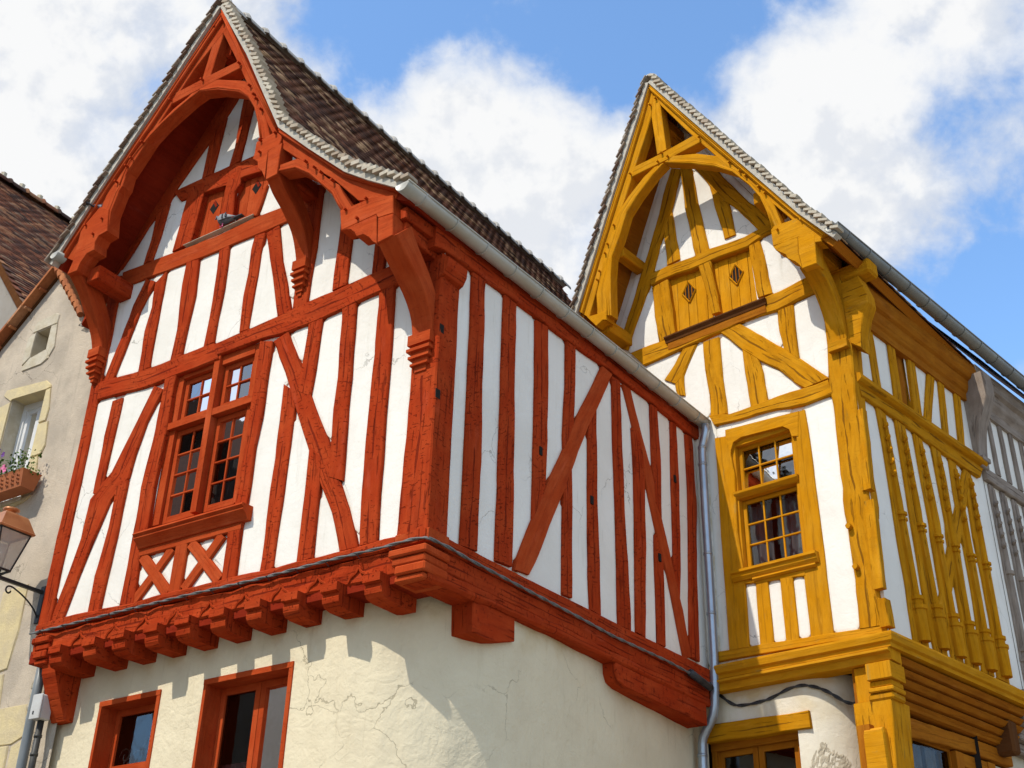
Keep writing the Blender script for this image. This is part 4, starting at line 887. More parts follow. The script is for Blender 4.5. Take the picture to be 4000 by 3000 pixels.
def extr(name, pl, prof, u0, u1, mat, parent, wob=0.0, label=None, smooth=False):
    """profile given as (off, z), run along the facade from u0 to u1"""
    m = MB()
    uo = (random.uniform(0, 20), random.uniform(0, 20))
    k = max(1, int(abs(u1 - u0) / .25)) if wob else 1
    s = random.uniform(0, 99)
    rows = []
    for i in range(k + 1):
        u = u0 + (u1 - u0) * i / k
        dz = wob * fbm(u * 1.5, 0, s)
        rows.append([pl.P(u, z + dz, o + wob * .5 * fbm(u * 3, 3 + q, s)) for q, (o, z) in enumerate(prof)])
    n = len(prof)
    acc = [0]
    for i in range(n):
        acc.append(acc[-1] + (Vector(prof[(i + 1) % n]) - Vector(prof[i])).length)
    for r_ in range(k):
        ua, ub = abs(u1 - u0) * r_ / k, abs(u1 - u0) * (r_ + 1) / k
        for i in range(n):
            j = (i + 1) % n
            m.face([rows[r_][i], rows[r_][j], rows[r_ + 1][j], rows[r_ + 1][i]],
                   [(acc[i] + uo[0], ua + uo[1]), (acc[i + 1] + uo[0], ua + uo[1]), (acc[i + 1] + uo[0], ub + uo[1]), (acc[i] + uo[0], ub + uo[1])])
    for row in (rows[0], rows[-1]):
        for t in tessellate_polygon([[Vector((o, z, 0)) for o, z in prof]]):
            m.face([row[i] for i in t], [(prof[i][0] + uo[0], prof[i][1] + uo[1]) for i in t])
    return m.build(name, mat, parent, label=label, smooth=smooth)


def pbox(name, pl, u0, u1, z0, z1, o0, o1, mat, parent, bev=.006, along=None, label=None, kind=None):
    """box aligned with a facade, edges slightly eased"""
    m = MB()
    m.box(pl.P((u0 + u1) / 2, (z0 + z1) / 2, (o0 + o1) / 2), pl.u, pl.n, Vector((0, 0, 1)), abs(u1 - u0) / 2, abs(o1 - o0) / 2, abs(z1 - z0) / 2, along=along)
    ob = m.build(name, mat, parent, label=label, kind=kind)
    if bev:
        bm = bmesh.new()
        bm.from_mesh(ob.data)
        bmesh.ops.bevel(bm, geom=list(bm.edges), offset=min(bev, abs(u1 - u0) * .3, abs(z1 - z0) * .3, abs(o1 - o0) * .3), segments=1, affect='EDGES')
        bm.to_mesh(ob.data)
        bm.free()
    return ob


def mitred(name, plA, uA, plB, uB, prof, mat, parent):
    """moulding that turns the corner between two facades"""
    m = MB()
    rows = [[], [], []]
    for o, z in prof:
        a = plA.o + plA.n * o
        b_ = plB.o + plB.n * o
        d = b_ - a
        den = plA.u.x * plB.u.y - plA.u.y * plB.u.x
        t = (d.x * plB.u.y - d.y * plB.u.x) / den
        c = a + plA.u * t
        rows[0].append(plA.P(uA, z, o))
        rows[1].append(Vector((c.x, c.y, z)))
        rows[2].append(plB.P(uB, z, o))
    n = len(prof)
    uo = (random.uniform(0, 20), random.uniform(0, 20))
    acc = [0]
    for i in range(n):
        acc.append(acc[-1] + (Vector(prof[(i + 1) % n]) - Vector(prof[i])).length)
    for r_ in (0, 1):
        L = (rows[r_ + 1][0] - rows[r_][0]).length
        for i in range(n):
            j = (i + 1) % n
            m.face([rows[r_][i], rows[r_][j], rows[r_ + 1][j], rows[r_ + 1][i]], [(acc[i] + uo[0], uo[1]), (acc[i + 1] + uo[0], uo[1]), (acc[i + 1] + uo[0], uo[1] + L), (acc[i] + uo[0], uo[1] + L)])
    for row in (rows[0], rows[2]):
        for t in tessellate_polygon([[Vector((o, z, 0)) for o, z in prof]]):
            m.face([row[i] for i in t], [(prof[i][0], prof[i][1]) for i in t])
    return m.build(name, mat, parent)


def sheet(name, pl, outer, holes, off, mat, parent, label=None):
    """wall sheet with real openings"""
    loops = [[Vector((p[0], p[1], 0)) for p in outer]] + [[Vector((p[0], p[1], 0)) for p in h] for h in holes]
    flat = [p for l in loops for p in l]
    m = MB()
    for t in tessellate_polygon(loops):
        m.face([pl.P(flat[i].x, flat[i].y, off) for i in t], [(flat[i].x, flat[i].y) for i in t])
    return m.build(name, mat, parent, label=label)


def offset_poly(poly, d):
    n = len(poly)
    A = sum(poly[i][0] * poly[(i + 1) % n][1] - poly[(i + 1) % n][0] * poly[i][1] for i in range(n))
    s = 1 if A > 0 else -1
    out = []
    for i in range(n):
        p, a, b = Vector(poly[i]), Vector(poly[i - 1]), Vector(poly[(i + 1) % n])
        e1, e2 = (p - a).normalized(), (b - p).normalized()
        n1, n2 = Vector((-e1.y, e1.x)) * s, Vector((-e2.y, e2.x)) * s
        m = n1 + n2
        if m.length < .2:
            m = n1
        k = min(1 / max(m.normalized().dot(n1), .45), 2)
        out.append(p + m.normalized() * d * k)
    return out


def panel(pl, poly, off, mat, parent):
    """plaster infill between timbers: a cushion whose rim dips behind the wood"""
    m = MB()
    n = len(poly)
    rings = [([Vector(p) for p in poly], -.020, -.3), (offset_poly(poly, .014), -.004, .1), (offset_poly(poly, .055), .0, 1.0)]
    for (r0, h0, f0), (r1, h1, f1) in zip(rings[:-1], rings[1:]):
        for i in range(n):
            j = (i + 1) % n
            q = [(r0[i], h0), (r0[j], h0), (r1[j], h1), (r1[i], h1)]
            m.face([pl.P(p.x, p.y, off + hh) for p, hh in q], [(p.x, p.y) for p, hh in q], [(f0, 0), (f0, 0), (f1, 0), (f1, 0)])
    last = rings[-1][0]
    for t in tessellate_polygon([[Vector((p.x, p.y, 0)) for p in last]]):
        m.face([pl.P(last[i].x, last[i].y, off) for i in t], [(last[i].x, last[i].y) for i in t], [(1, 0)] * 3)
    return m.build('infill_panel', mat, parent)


def rect(u0, u1, z0, z1):
    return [(u0, z0), (u1, z0), (u1, z1), (u0, z1)]


def arc_band(name, pl, outer, inner, u0, u1, mat, parent):
    """curved bracket standing out from the wall: outer and inner curves as (off, z)"""
    m = MB()
    uo = (random.uniform(0, 20), random.uniform(0, 20))
    n = len(outer)
    acc = [0]
    for i in range(1, n):
        acc.append(acc[-1] + (Vector(outer[i]) - Vector(outer[i - 1])).length)
    b = .012
    w = abs(u1 - u0)
    ua, ub = min(u0, u1), max(u0, u1)
    secs = []
    for i in range(n):
        o, q = Vector(outer[i]), Vector(inner[i])
        d = (q - o).normalized()
        o2 = o + d * b
        ring = [(ua, q), (ua, o2), (ua + b, o), (ub - b, o), (ub, o2), (ub, q)]
        secs.append([pl.P(u, p.y, p.x) for u, p in ring])
    xs = [-.25, 0, .01, w - .01, w, w + .25, w + .45]
    for i in range(n - 1):
        for j in range(6):
            j2 = (j + 1) % 6
            m.face([secs[i][j], secs[i][j2], secs[i + 1][j2], secs[i + 1][j]],
                   [(xs[j] + uo[0], acc[i] + uo[1]), (xs[j + 1] + uo[0], acc[i] + uo[1]), (xs[j + 1] + uo[0], acc[i + 1] + uo[1]), (xs[j] + uo[0], acc[i + 1] + uo[1])])
    m.cap(secs[0])
    m.cap(secs[-1])
    return m.build(name, mat, parent)


def smooth_curve(pts, k=4):
    """catmull-rom through 2d points"""
    out = []
    P = [Vector(p) for p in pts]
    for i in range(len(P) - 1):
        p0, p1, p2, p3 = P[max(i - 1, 0)], P[i], P[i + 1], P[min(i + 2, len(P) - 1)]
        for j in range(k):
            t = j / k
            out.append(.5 * ((2 * p1) + (p2 - p0) * t + (2 * p0 - 5 * p1 + 4 * p2 - p3) * t * t + (3 * p1 - p0 - 3 * p2 + p3) * t ** 3))
    out.append(P[-1])
    return out


# ------------------------------------------------------------------ roofs
_tile_cache = {}


def tile_mesh(key, w, l, t, mat):
    if key in _tile_cache:
        return _tile_cache[key]
    m = MB()
    # slightly cambered plain tile, lower corners rounded
    X, Y, Z = Vector((1, 0, 0)), Vector((0, 1, 0)), Vector((0, 0, 1))
    prof = [(-w / 2, 0), (0, .004), (w / 2, 0)]
    top = [[Vector((x, y, z + t)) for x, z in prof] for y in (0, l)]
    bot = [[Vector((x, y, z)) for x, z in prof] for y in (0, l)]
    m.grid(top)
    m.grid(bot)
    m.grid([top[0], bot[0]])
    m.grid([top[1], bot[1]])
    m.grid([[top[0][0], top[1][0]], [bot[0][0], bot[1][0]]])
    m.grid([[top[0][2], top[1][2]], [bot[0][2], bot[1][2]]])
    ob = m.build(key, mat)
    me = ob.data
    bpy.data.objects.remove(ob)
    _tile_cache[key] = me
    return me


class Slope:
    """roof slope: profile of (u, z) from ridge to eave in a facade, running back along -n"""
    def __init__(self, pl, prof, h=0.0, rise=0.0):
        self.pl = pl
        self.p = [Vector(q) for q in prof]
        self.acc = [0]
        for i in range(1, len(self.p)):
            self.acc.append(self.acc[-1] + (self.p[i] - self.p[i - 1]).length)
        self.L = self.acc[-1]
        self.h = h
        self.rise = rise

    def at(self, d):
        i = 0
        while i < len(self.acc) - 2 and d > self.acc[i + 1]:
            i += 1
        t = (d - self.acc[i]) / max(self.acc[i + 1] - self.acc[i], 1e-6)
        p = self.p[i].lerp(self.p[i + 1], t)
        dr = (self.p[i + 1] - self.p[i]).normalized()
        nn = Vector((-dr.y, dr.x))
        if nn.y < 0:
            nn = -nn
        return p, dr, nn

    def frame(self, d, off, h):
        p, dr, nn = self.at(d)
        q = p + nn * h
        q = Vector((q.x, q.y + self.rise * (.8 - off) * (1 - d / self.L)))
        D = (self.pl.u * dr.x + Vector((0, 0, dr.y))).normalized()
        N = (self.pl.u * nn.x + Vector((0, 0, nn.y))).normalized()
        return self.pl.P(q.x, q.y, off), D, N

    def slab(self, name, h0, h1, off0, off1, mat, parent, d0=0.0, d1=None, label=None):
        d1 = self.L if d1 is None else d1
        ds = [d0] + [a for a in self.acc if d0 < a < d1] + [d1]
        m = MB()
        secs = []
        for i, d in enumerate(ds):
            # averaged normal at the breaks keeps the slab closed
            pa, _, na = self.at(max(d - 1e-3, 0))
            pb, _, nb = self.at(min(d + 1e-3, self.L))
            nn = (na + nb).normalized()
            p = self.at(d)[0]
            lo, hi = p + nn * h0, p + nn * h1
            k0, k1 = (self.rise * (.8 - o) * (1 - d / self.L) for o in (off0, off1))
            secs.append([self.pl.P(lo.x, lo.y + k0, off0), self.pl.P(hi.x, hi.y + k0, off0), self.pl.P(hi.x, hi.y + k1, off1), self.pl.P(lo.x, lo.y + k1, off1)])
        W = abs(off0 - off1)
        for i in range(len(secs) - 1):
            for j in range(4):
                j2 = (j + 1) % 4
                m.face([secs[i][j], secs[i][j2], secs[i + 1][j2], secs[i + 1][j]],
                       [(ds[i], 0), (ds[i], W), (ds[i + 1], W), (ds[i + 1], 0)] if j % 2 else [(ds[i], 0), (ds[i], .1), (ds[i + 1], .1), (ds[i + 1], 0)])
        m.cap(secs[0])
        m.cap(secs[-1])
        return m.build(name, mat, parent, label=label)


def tile_roof(sl, off0, off1, parent, mat, key, h=.05, w=.17, l=.22, ex=.105, singles=300, d0=.05, d1=None, see=None):
    """courses of plain tiles; the nearest ones are objects of their own, the rest one joined part"""
    me = tile_mesh(key, w * .97, l, .014, mat)
    d1 = sl.L if d1 is None else d1
    spots = []
    k = 0
    d = d1
    while d > d0:
        x = off0 - w / 2 - (w / 2 if k % 2 else 0)
        while x > off1:
            spots.append((d, x))
            x -= w
        d -= ex
        k += 1
    base = root_loc(parent)
    tr = []
    for d, x in spots:
        p, D, N = sl.frame(d + random.uniform(-.006, .006), x + random.uniform(-.004, .004), h + .022)
        a = -.115 + random.uniform(-.03, .03)
        Y = (-D)
        X = sl.pl.n
        Z = N
        # tile hangs up-slope from its lower edge; lower edge lifted on the course below
        Y2 = (Y * math.cos(a) + Z * math.sin(a)).normalized()
        yaw = random.uniform(-.03, .03)
        Y2 = (Y2 * math.cos(yaw) + X * math.sin(yaw)).normalized()
        Z2 = X.cross(Y2).normalized()
        if Z2.dot(N) < 0:
            Z2 = -Z2
        X2 = Y2.cross(Z2)
        mt = Matrix((( X2.x, Y2.x, Z2.x, p.x - base.x), (X2.y, Y2.y, Z2.y, p.y - base.y), (X2.z, Y2.z, Z2.z, p.z - base.z), (0, 0, 0, 1)))
        tr.append(((p - CAM_AT).length if see is None or see(p) else 1e6, mt))
    tr.sort(key=lambda q: q[0])
    for dist, mt in tr[:singles]:
        o = bpy.data.objects.new('roof_tile', me)
        COL.objects.link(o)
        o.parent = parent
        o.matrix_local = mt
    rest = tr[singles:]
    if rest:
        vs = [v.co.copy() for v in me.vertices]
        fs = [tuple(p.vertices) for p in me.polygons]
        V, F = [], []
        for _, mt in rest:
            b = len(V)
            V += [tuple(mt @ v) for v in vs]
            F += [tuple(b + i for i in f) for f in fs]
        m2 = bpy.data.meshes.new('roof_tiling')
        m2.from_pydata(V, [], F)
        m2.materials.append(mat)
        o = bpy.data.objects.new('roof_tiling', m2)
        COL.objects.link(o)
        o.parent = parent
        o['kind'] = 'stuff'


def verge_tiles(sl, off, parent, mat, key, h=.07, ex=.105, w=.16, l=.2, d0=.02, tilt=-.16, d1=None, name='verge_tile', t=.026):
    me = tile_mesh(key, w, l, t, mat)
    base = root_loc(parent)
    d = sl.L if d1 is None else d1
    while d > d0:
        p, D, N = sl.frame(d, off - w / 2 + .02 + random.uniform(-.008, .008), h + .03)
        a = tilt + random.uniform(-.14, .14)
        X = sl.pl.n
        Y2 = ((-D) * math.cos(a) + N * math.sin(a)).normalized()
        Z2 = X.cross(Y2).normalized()
        if Z2.dot(N) < 0:
            Z2 = -Z2
        X2 = Y2.cross(Z2)
        o = bpy.data.objects.new(name, me)
        COL.objects.link(o)
        o.parent = parent
        o.matrix_local = Matrix(((X2.x, Y2.x, Z2.x, p.x - base.x), (X2.y, Y2.y, Z2.y, p.y - base.y), (X2.z, Y2.z, Z2.z, p.z - base.z), (0, 0, 0, 1)))
        o.scale = (1, random.uniform(.85, 1.15), random.uniform(.7, 1.15))
        d -= ex * random.uniform(.88, 1.12)


def ridge_tiles(pl, u, z, off0, off1, parent, mat, r=.13, L=.36, rise=0.0):
    base = root_loc(parent)
    m = MB()
    seg = 8
    rows = []
    for x, rr in ((0, r * 1.05), (.05, r * 1.24), (.11, r * 1.02), (L + .03, r * .96)):
        rows.append([Vector((rr * math.cos(math.pi * k / seg), -x, rr * math.sin(math.pi * k / seg) * 1.05)) for k in range(seg + 1)])
    inn = [[Vector((p.x * .86, p.y, p.z * .86)) for p in r_] for r_ in rows]
    m.grid(rows)
    m.grid(inn)
    m.grid([rows[0], inn[0]])
    m.grid([rows[-1], inn[-1]])
    ob = m.build('ridge_tile', mat)
    me = ob.data
    bpy.data.objects.remove(ob)
    x = off0
    while x > off1:
        p = pl.P(u, z + rise * (off0 - x) + random.uniform(-.010, .010), x)
        o = bpy.data.objects.new('ridge_tile', me)
        COL.objects.link(o)
        o.parent = parent
        Y = pl.n
        X = pl.u
        Z = Vector((0, 0, 1))
        o.matrix_local = Matrix(((X.x, Y.x, Z.x, p.x - base.x), (X.y, Y.y, Z.y, p.y - base.y), (X.z, Y.z, Z.z, p.z - base.z), (0, 0, 0, 1)))
        x -= L


def gutter(name, pl, off, u0, z0, u1, z1, r, mat, parent, open_cap=True):
    seg = 10
    rows = []
    n = max(2, int(abs(u1 - u0) / .4))
    for i in range(n + 1):
        t = i / n
        u, z = u0 + (u1 - u0) * t, z0 + (z1 - z0) * t
        rows.append([pl.P(u, z + r * math.sin(math.pi + math.pi * k / seg), off + r * math.cos(math.pi + math.pi * k / seg)) for k in range(seg + 1)])
    inn = []
    for i in range(n + 1):
        t = i / n
        u, z = u0 + (u1 - u0) * t, z0 + (z1 - z0) * t
        r2 = r * .93
        inn.append([pl.P(u, z + r2 * math.sin(math.pi + math.pi * k / seg), off + r2 * math.cos(math.pi + math.pi * k / seg)) for k in range(seg + 1)])
    m = MB()
    m.grid(rows)
    m.grid(inn)
    for a, b in ((rows[0], inn[0]), (rows[-1], inn[-1])):
        m.grid([a, b])
    for k in (0, seg):
        m.grid([[q[k] for q in rows], [q[k] for q in inn]])
    m.cap(inn[0])
    m.cap(inn[-1])
    g = m.build(name, mat, parent, smooth=True)
    # rolled front bead
    mb = MB()
    mb.tube([q[seg] for q in rows], .011, 6)
    mb.build('gutter_bead', mat, g, smooth=True)
    k = 1
    L = abs(u1 - u0)
    d = .28
    while d < L:
        t = d / L
        u, z = u0 + (u1 - u0) * t, z0 + (z1 - z0) * t
        h = MB()
        h.tube([pl.P(u, z + (r + .006) * math.sin(math.pi + math.pi * q / 8), off + (r + .006) * math.cos(math.pi + math.pi * q / 8)) for q in range(9)], .0075, 5)
        h.build('gutter_hook', mat, g, smooth=True)
        d += .52
    return g


# ------------------------------------------------------------------ windows
def glazed_sash(pl, u0, u1, z0, z1, off, cols, rows, mat, parent, stile=.045, bar=.022, depth=.045, glass=None, lean=0.0):
    """sash: stiles, rails, glazing bars and one pane per light, all children of the window part"""
    lo, hi = min(u0, u1), max(u0, u1)
    f = MB()
    Z = Vector((0, 0, 1))

    def bx(a, b, c, d, o0, o1):
        f.box(pl.P((a + b) / 2, (c + d) / 2, (o0 + o1) / 2), pl.u, pl.n, Z, abs(b - a) / 2, abs(o1 - o0) / 2, abs(d - c) / 2)
    bx(lo, lo + stile, z0, z1, off - depth, off)
    bx(hi - stile, hi, z0, z1, off - depth, off)
    bx(lo + stile, hi - stile, z0, z0 + stile * 1.3, off - depth, off - .002)
    bx(lo + stile, hi - stile, z1 - stile, z1, off - depth, off - .002)
    f.build('sash', mat, parent)
    gu0, gu1, gz0, gz1 = lo + stile, hi - stile, z0 + stile * 1.3, z1 - stile
    for i in range(1, cols):
        x = gu0 + (gu1 - gu0) * i / cols
        pbox('glazing_bar', pl, x - bar / 2, x + bar / 2, gz0, gz1, off - .032, off - .006, mat, parent, bev=.004)
    for j in range(1, rows):
        z = gz0 + (gz1 - gz0) * j / rows
        pbox('glazing_bar', pl, gu0, gu1, z - bar / 2, z + bar / 2, off - .034, off - .003, mat, parent, bev=.004)
    for i in range(cols):
        for j in range(rows):
            a, b = gu0 + (gu1 - gu0) * i / cols, gu0 + (gu1 - gu0) * (i + 1) / cols
            c, d = gz0 + (gz1 - gz0) * j / rows, gz0 + (gz1 - gz0) * (j + 1) / rows
            g = MB()
            j1, j2, j3 = (random.uniform(-.0025, .0025) for _ in range(3))
            j3 += lean * (d - c)
            o = off - .024
            q = [pl.P(a, c, o + j1), pl.P(b, c, o + j2), pl.P(b, d, o + j2 + j3), pl.P(a, d, o + j1 + j3)]
            g.face(q, [(0, 0), (1, 0), (1, 1), (0, 1)])
            g.face([p - pl.n * .004 for p in q], [(0, 0), (1, 0), (1, 1), (0, 1)])
            g.build('pane', glass or M['glass'], parent, merge=False)


def cloth(name, pl, u0, u1, z0, z1, off, mat, parent, folds=5, amp=.03):
    rows = []
    n = folds * 6
    s = random.uniform(0, 9)
    for j in range(5):
        z = z0 + (z1 - z0) * j / 4
        rows.append([pl.P(u0 + (u1 - u0) * i / n, z, off + amp * math.sin(2 * math.pi * folds * i / n + s + .3 * j)) for i in range(n + 1)])
    m = MB()
    m.grid(rows)
    return m.build(name, mat, parent, smooth=True)


def pegs(pl, pts, off, mat, parent, r=.016, L=.035):
    m = MB()
    m.tube([Vector((0, 0, -.02)), Vector((0, 0, L))], r, 6)
    ob = m.build('peg', mat)
    me = ob.data
    bpy.data.objects.remove(ob)
    q = pl.n.to_track_quat('Z', 'Y')
    base = root_loc(parent)
    for u, z in pts:
        o = bpy.data.objects.new('peg', me)
        COL.objects.link(o)
        o.parent = parent
        o.matrix_local = Matrix.Translation(pl.P(u, z, off) - base) @ q.to_matrix().to_4x4() @ Matrix.Rotation(random.uniform(0, 3), 4, 'Z')


# ------------------------------------------------------------------ ground and setting
g = MB()
ROWS = []
for a in (-400, 400):
    ROWS.append([Vector((b, a, 0)) for b in (-400, 400)])
g.grid(ROWS)
tag(g.build('ground', M['ground']), kind='structure')

# ================================================================== red house
red = empty('timber_house', RF.P(2.8, 0, -2.5), 'red half-timbered corner house with steep gable, white infill and cream ground floor', 'house',
            'half-timbered houses')
HATCH_R = [[(4.20, 10.73), (3.60, 10.73), (3.57, 11.55), (4.14, 11.63)], [(3.47, 10.73), (2.93, 10.72), (2.83, 11.40), (3.42, 11.55)]]
sheet('backing_wall', RF, [(-.02, 5.8), (5.60, 5.8), (5.60, 10.84), (5.21, 11.44), (4.328, 12.60), (3.446, 13.78), (2.995, 12.99), (2.73, 12.52), (2.306, 11.68), (1.94, 10.95), (1.381, 10.38), (.80, 9.80), (.44, 9.53), (-.02, 9.27)],
      [rect(2.6, 3.97, 6.60, 8.78)] + HATCH_R, -.02, M['white'], red)
sheet('backing_wall', RS, rect(.0, 5.43, 5.75, 9.26), [], -.02, M['white'], red)
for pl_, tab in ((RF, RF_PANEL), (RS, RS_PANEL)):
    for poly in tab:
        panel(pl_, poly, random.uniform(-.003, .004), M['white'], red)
for nm, pts in (('party_wall', [RF.P(5.58, 0, -.46), RF.P(5.58, 0, -8), RF.P(5.58, 10.9, -8), RF.P(5.58, 10.9, -.05), RF.P(5.58, 5.7, -.05), RF.P(5.58, 5.7, -.46)]),
                ('rear_wall', [RF.P(5.58, 0, -8), RF.P(.65, 0, -8), RF.P(.65, 9.2, -8), RF.P(1.9, 11, -8), RF.P(3.44, 13.7, -8), RF.P(5.58, 10.9, -8)]),
                ('floor', [RF.P(5.58, 5.62, -.1), RF.P(5.58, 5.62, -8), RF.P(.65, 5.62, -8), RF.P(.2, 5.62, -.1)]),  # unseen floors added to block light inside the house
                ('floor', [RF.P(5.58, 9.05, -.2), RF.P(5.58, 9.05, -8), RF.P(.65, 9.05, -8), RF.P(.2, 9.05, -.2)]),
                ('partition', [RF.P(5.58, 0, -2.6), RF.P(.6, 0, -2.6), RF.P(.6, 9.0, -2.6), RF.P(5.58, 9.0, -2.6)])):
    m = MB()
    m.cap(pts)
    m.build(nm, M['interior'] if nm != 'party_wall' else M['offwhite'], red)

for i, (kind, rows) in enumerate(RF_TIMBER):
    rough = kind in ('mid_rail',)
    beam({'mid_rail': 'rail', 'wall_rafter': 'rafter'}.get(kind, kind), RF, rows, .026 + .0021 * (i % 6) + (.012 if rough else 0), .13,
         M['red_new'] if kind in ('tie_beam', 'jamb') else M['red'], red, wob=.012 if rough else .008, relief=.010 if rough else .004, bev=.016 if rough else .009)
beam('corner_post', RF, [(.335, 5.87, -.035, 5.87), (.315, 6.6, -.035, 6.6), (.30, 7.4, -.036, 7.4), (.295, 8.2, -.036, 8.2), (.29, 9.02, -.036, 9.02)], .034, .31, M['red'], red, wob=.004, bev=.014)
for i, (kind, rows) in enumerate(RS_TIMBER):
    beam(kind, RS, rows, .024 + .0021 * (i % 6) + (.03 if kind == 'wall_plate' else 0), .12, M['red_new' if kind == 'brace' else 'red'], red, wob=.010, relief=.002)
# head of the corner post carries a moulded block on the side
extr('post_head', RS, [(-.02, 8.70), (.075, 8.74), (.12, 8.82), (.13, 8.93), (-.02, 8.95)], -.05, .27, M['red'], red)
for z in (8.10, 7.34):
    pbox('mortise_shade', RS, -.02, .045, z - .05, z + .05, .02, .0385, M['interior'], red, bev=0)  # dark block on the face stands in for shade inside the hole
for u, z in ((1.764, 7.417), (2.774, 7.20), (4.27, 6.984), (4.745, 8.222)):
    pbox('mortise_shade', RS, u - .025, u + .025, z - .05, z + .05, .02, .041, M['interior'], red, bev=0)  # same dark block for the shade of each hole

# panel of crossed braces under the window
pr = [(4.02, 6.40, 4.02, 6.51), (3.2, 6.40, 3.2, 6.515), (2.45, 6.40, 2.45, 6.52)]
beam('panel_rail', RF, pr, .038, .1, M['red_new'], red, wob=.003)
for i, (a, b) in enumerate((((3.99, 5.88), (3.50, 6.40)), ((3.97, 6.40), (3.46, 5.88)), ((3.21, 5.88), (2.73, 6.40)), ((3.20, 6.40), (2.68, 5.88)))):
    d = Vector((b[0] - a[0], b[1] - a[1])).normalized()
    w = Vector((-d.y, d.x)) * .065
    beam('cross_brace', RF, [(a[0] + w.x, a[1] + w.y, a[0] - w.x, a[1] - w.y), (b[0] + w.x, b[1] + w.y, b[0] - w.x, b[1] - w.y)], .028 + .0022 * i, .1, M['red_new'], red, wob=.003)
beam('panel_post', RF, [(3.435, 5.87, 3.25, 5.87), (3.435, 6.41, 3.25, 6.41)], .0365, .1, M['red_new'], red, wob=.003)

# sill beams and jetty
us = [5.56, 4.9, 4.1, 3.3, 2.5, 1.7, .9, .30]
beam('sill_beam', RF, [(u, 5.745, u, 5.862 + .006 * math.sin(u * 3)) for u in us], .078, .32, M['red'], red, wob=.012, relief=.012, bev=.018)
beam('sill_beam', RF, [(.295, 5.745, .295, 5.875), (-.10, 5.745, -.10, 5.875)], .090, .32, M['red_new'], red, wob=.003, bev=.015)
beam('fascia_beam', RF, [(u, 5.495, u, 5.742) for u in us] + [(.0, 5.495, .0, 5.742)], .050, .30, M['red'], red, wob=.012, relief=.028, step=.07, bev=.016)
beam('sill_beam', RS, [(-.10, 5.745, -.10, 5.872), (1.3, 5.72, 1.3, 5.862), (2.6, 5.69, 2.6, 5.855), (4.0, 5.665, 4.0, 5.85), (5.30, 5.65, 5.30, 5.845)], .080, .3, M['red'], red, wob=.006, bev=.014)
beam('fascia_beam', RS, [(-.06, 5.535, -.06, 5.742), (1.3, 5.53, 1.3, 5.717), (2.6, 5.52, 2.6, 5.687), (4.0, 5.5, 4.0, 5.662), (5.30, 5.48, 5.30, 5.647)], .055, .28, M['red'], red, wob=.008, bev=.012)
beam('bressumer', RS, [(-.02, 5.385, -.02, 5.545), (.9, 5.405, .9, 5.535), (2.0, 5.425, 2.0, 5.53), (3.1, 5.41, 3.1, 5.515), (4.0, 5.40, 4.0, 5.505), (5.28, 5.38, 5.28, 5.485)], .075, .3, M['red'], red, wob=.008, bev=.03)
for u in (5.11, 4.54, 4.06, 3.575, 3.085, 2.59, 2.09, 1.61, 1.10, .585):
    j = random.uniform(-.012, .012)
    extr('corbel', RF, [(-.4, 5.506), (.165 + j, 5.506), (.165 + j, 5.425), (.118 + j, 5.412), (.128 + j, 5.37), (.118 + j, 5.325), (.085, 5.29), (.0, 5.272), (-.4, 5.272)], u - .205, u + .002, M['red'], red, wob=.004)
for (z0, z1, o, ua, ub) in ((5.625, 5.700, .145, -.115, .325), (5.545, 5.622, .115, -.09, .30), (5.455, 5.542, .12, -.095, .26), (5.39, 5.452, .085, -.06, .28)):
    pbox('moulded_block', RF, ua, ub, z0, z1, -.25, o, M['red_new'], red, bev=.014)
    pbox('moulded_block', RF, 5.24 if z0 > 5.5 else 5.27, 5.535 if z0 > 5.6 else 5.49, z0 - .02, z1 - .02, -.25, o - .03, M['red'], red, bev=.014)
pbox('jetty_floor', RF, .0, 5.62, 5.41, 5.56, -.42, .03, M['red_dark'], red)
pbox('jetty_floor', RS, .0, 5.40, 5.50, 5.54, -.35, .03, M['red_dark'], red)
extr('bracket', RF, [(.03, 5.46), (.0, 5.27), (-.07, 5.12), (-.17, 4.92), (-.25, 4.78), (-.42, 4.78), (-.42, 5.46)], 5.14, 5.37, M['red'], red)
prism('corbel', RS, [(.70, 5.42), (.705, 5.10), (.82, 5.085), (.98, 5.075), (1.10, 5.10), (1.37, 5.18), (1.365, 5.42)], .030, .35, M['red'], red, bev=.012)
prism('corbel', RS, [(3.16, 5.41), (3.165, 5.31), (3.22, 5.22), (3.36, 5.185), (4.1, 5.165), (5.20, 5.14), (5.20, 5.385), (3.9, 5.40)], .06, .36, M['red'], red, bev=.015)


# gable truss standing 0.7 m in front of the wall
for i, (kind, rows) in enumerate(RED_TRUSS):
    mould = kind == 'barge_moulding'
    beam('barge_moulding' if mould else kind, RF, rows, (.742 if mould else .700) + .0022 * (i % 8), .06 if mould else .17,
         M['red_new'], red, wob=.002, relief=.001, bev=.012 if mould else .008)
for i, (kind, poly) in enumerate(RED_TRUSS_BLOCK):
    prism(kind, RF, poly, .724 + .002 * i, .20, M['red_new'], red)
for rows in [r for k, r in RED_TRUSS if k == 'barge_moulding']:
    for t_ in (.18, .62):
        m = MB()
        m.tube([RF.P(b[0] + (b[2] - b[0]) * t_, b[1] + (b[3] - b[1]) * t_, .752) for b in rows], .018 if t_ < .5 else .012, 6)
        m.build('roll_moulding', M['red_new'], red, smooth=True)
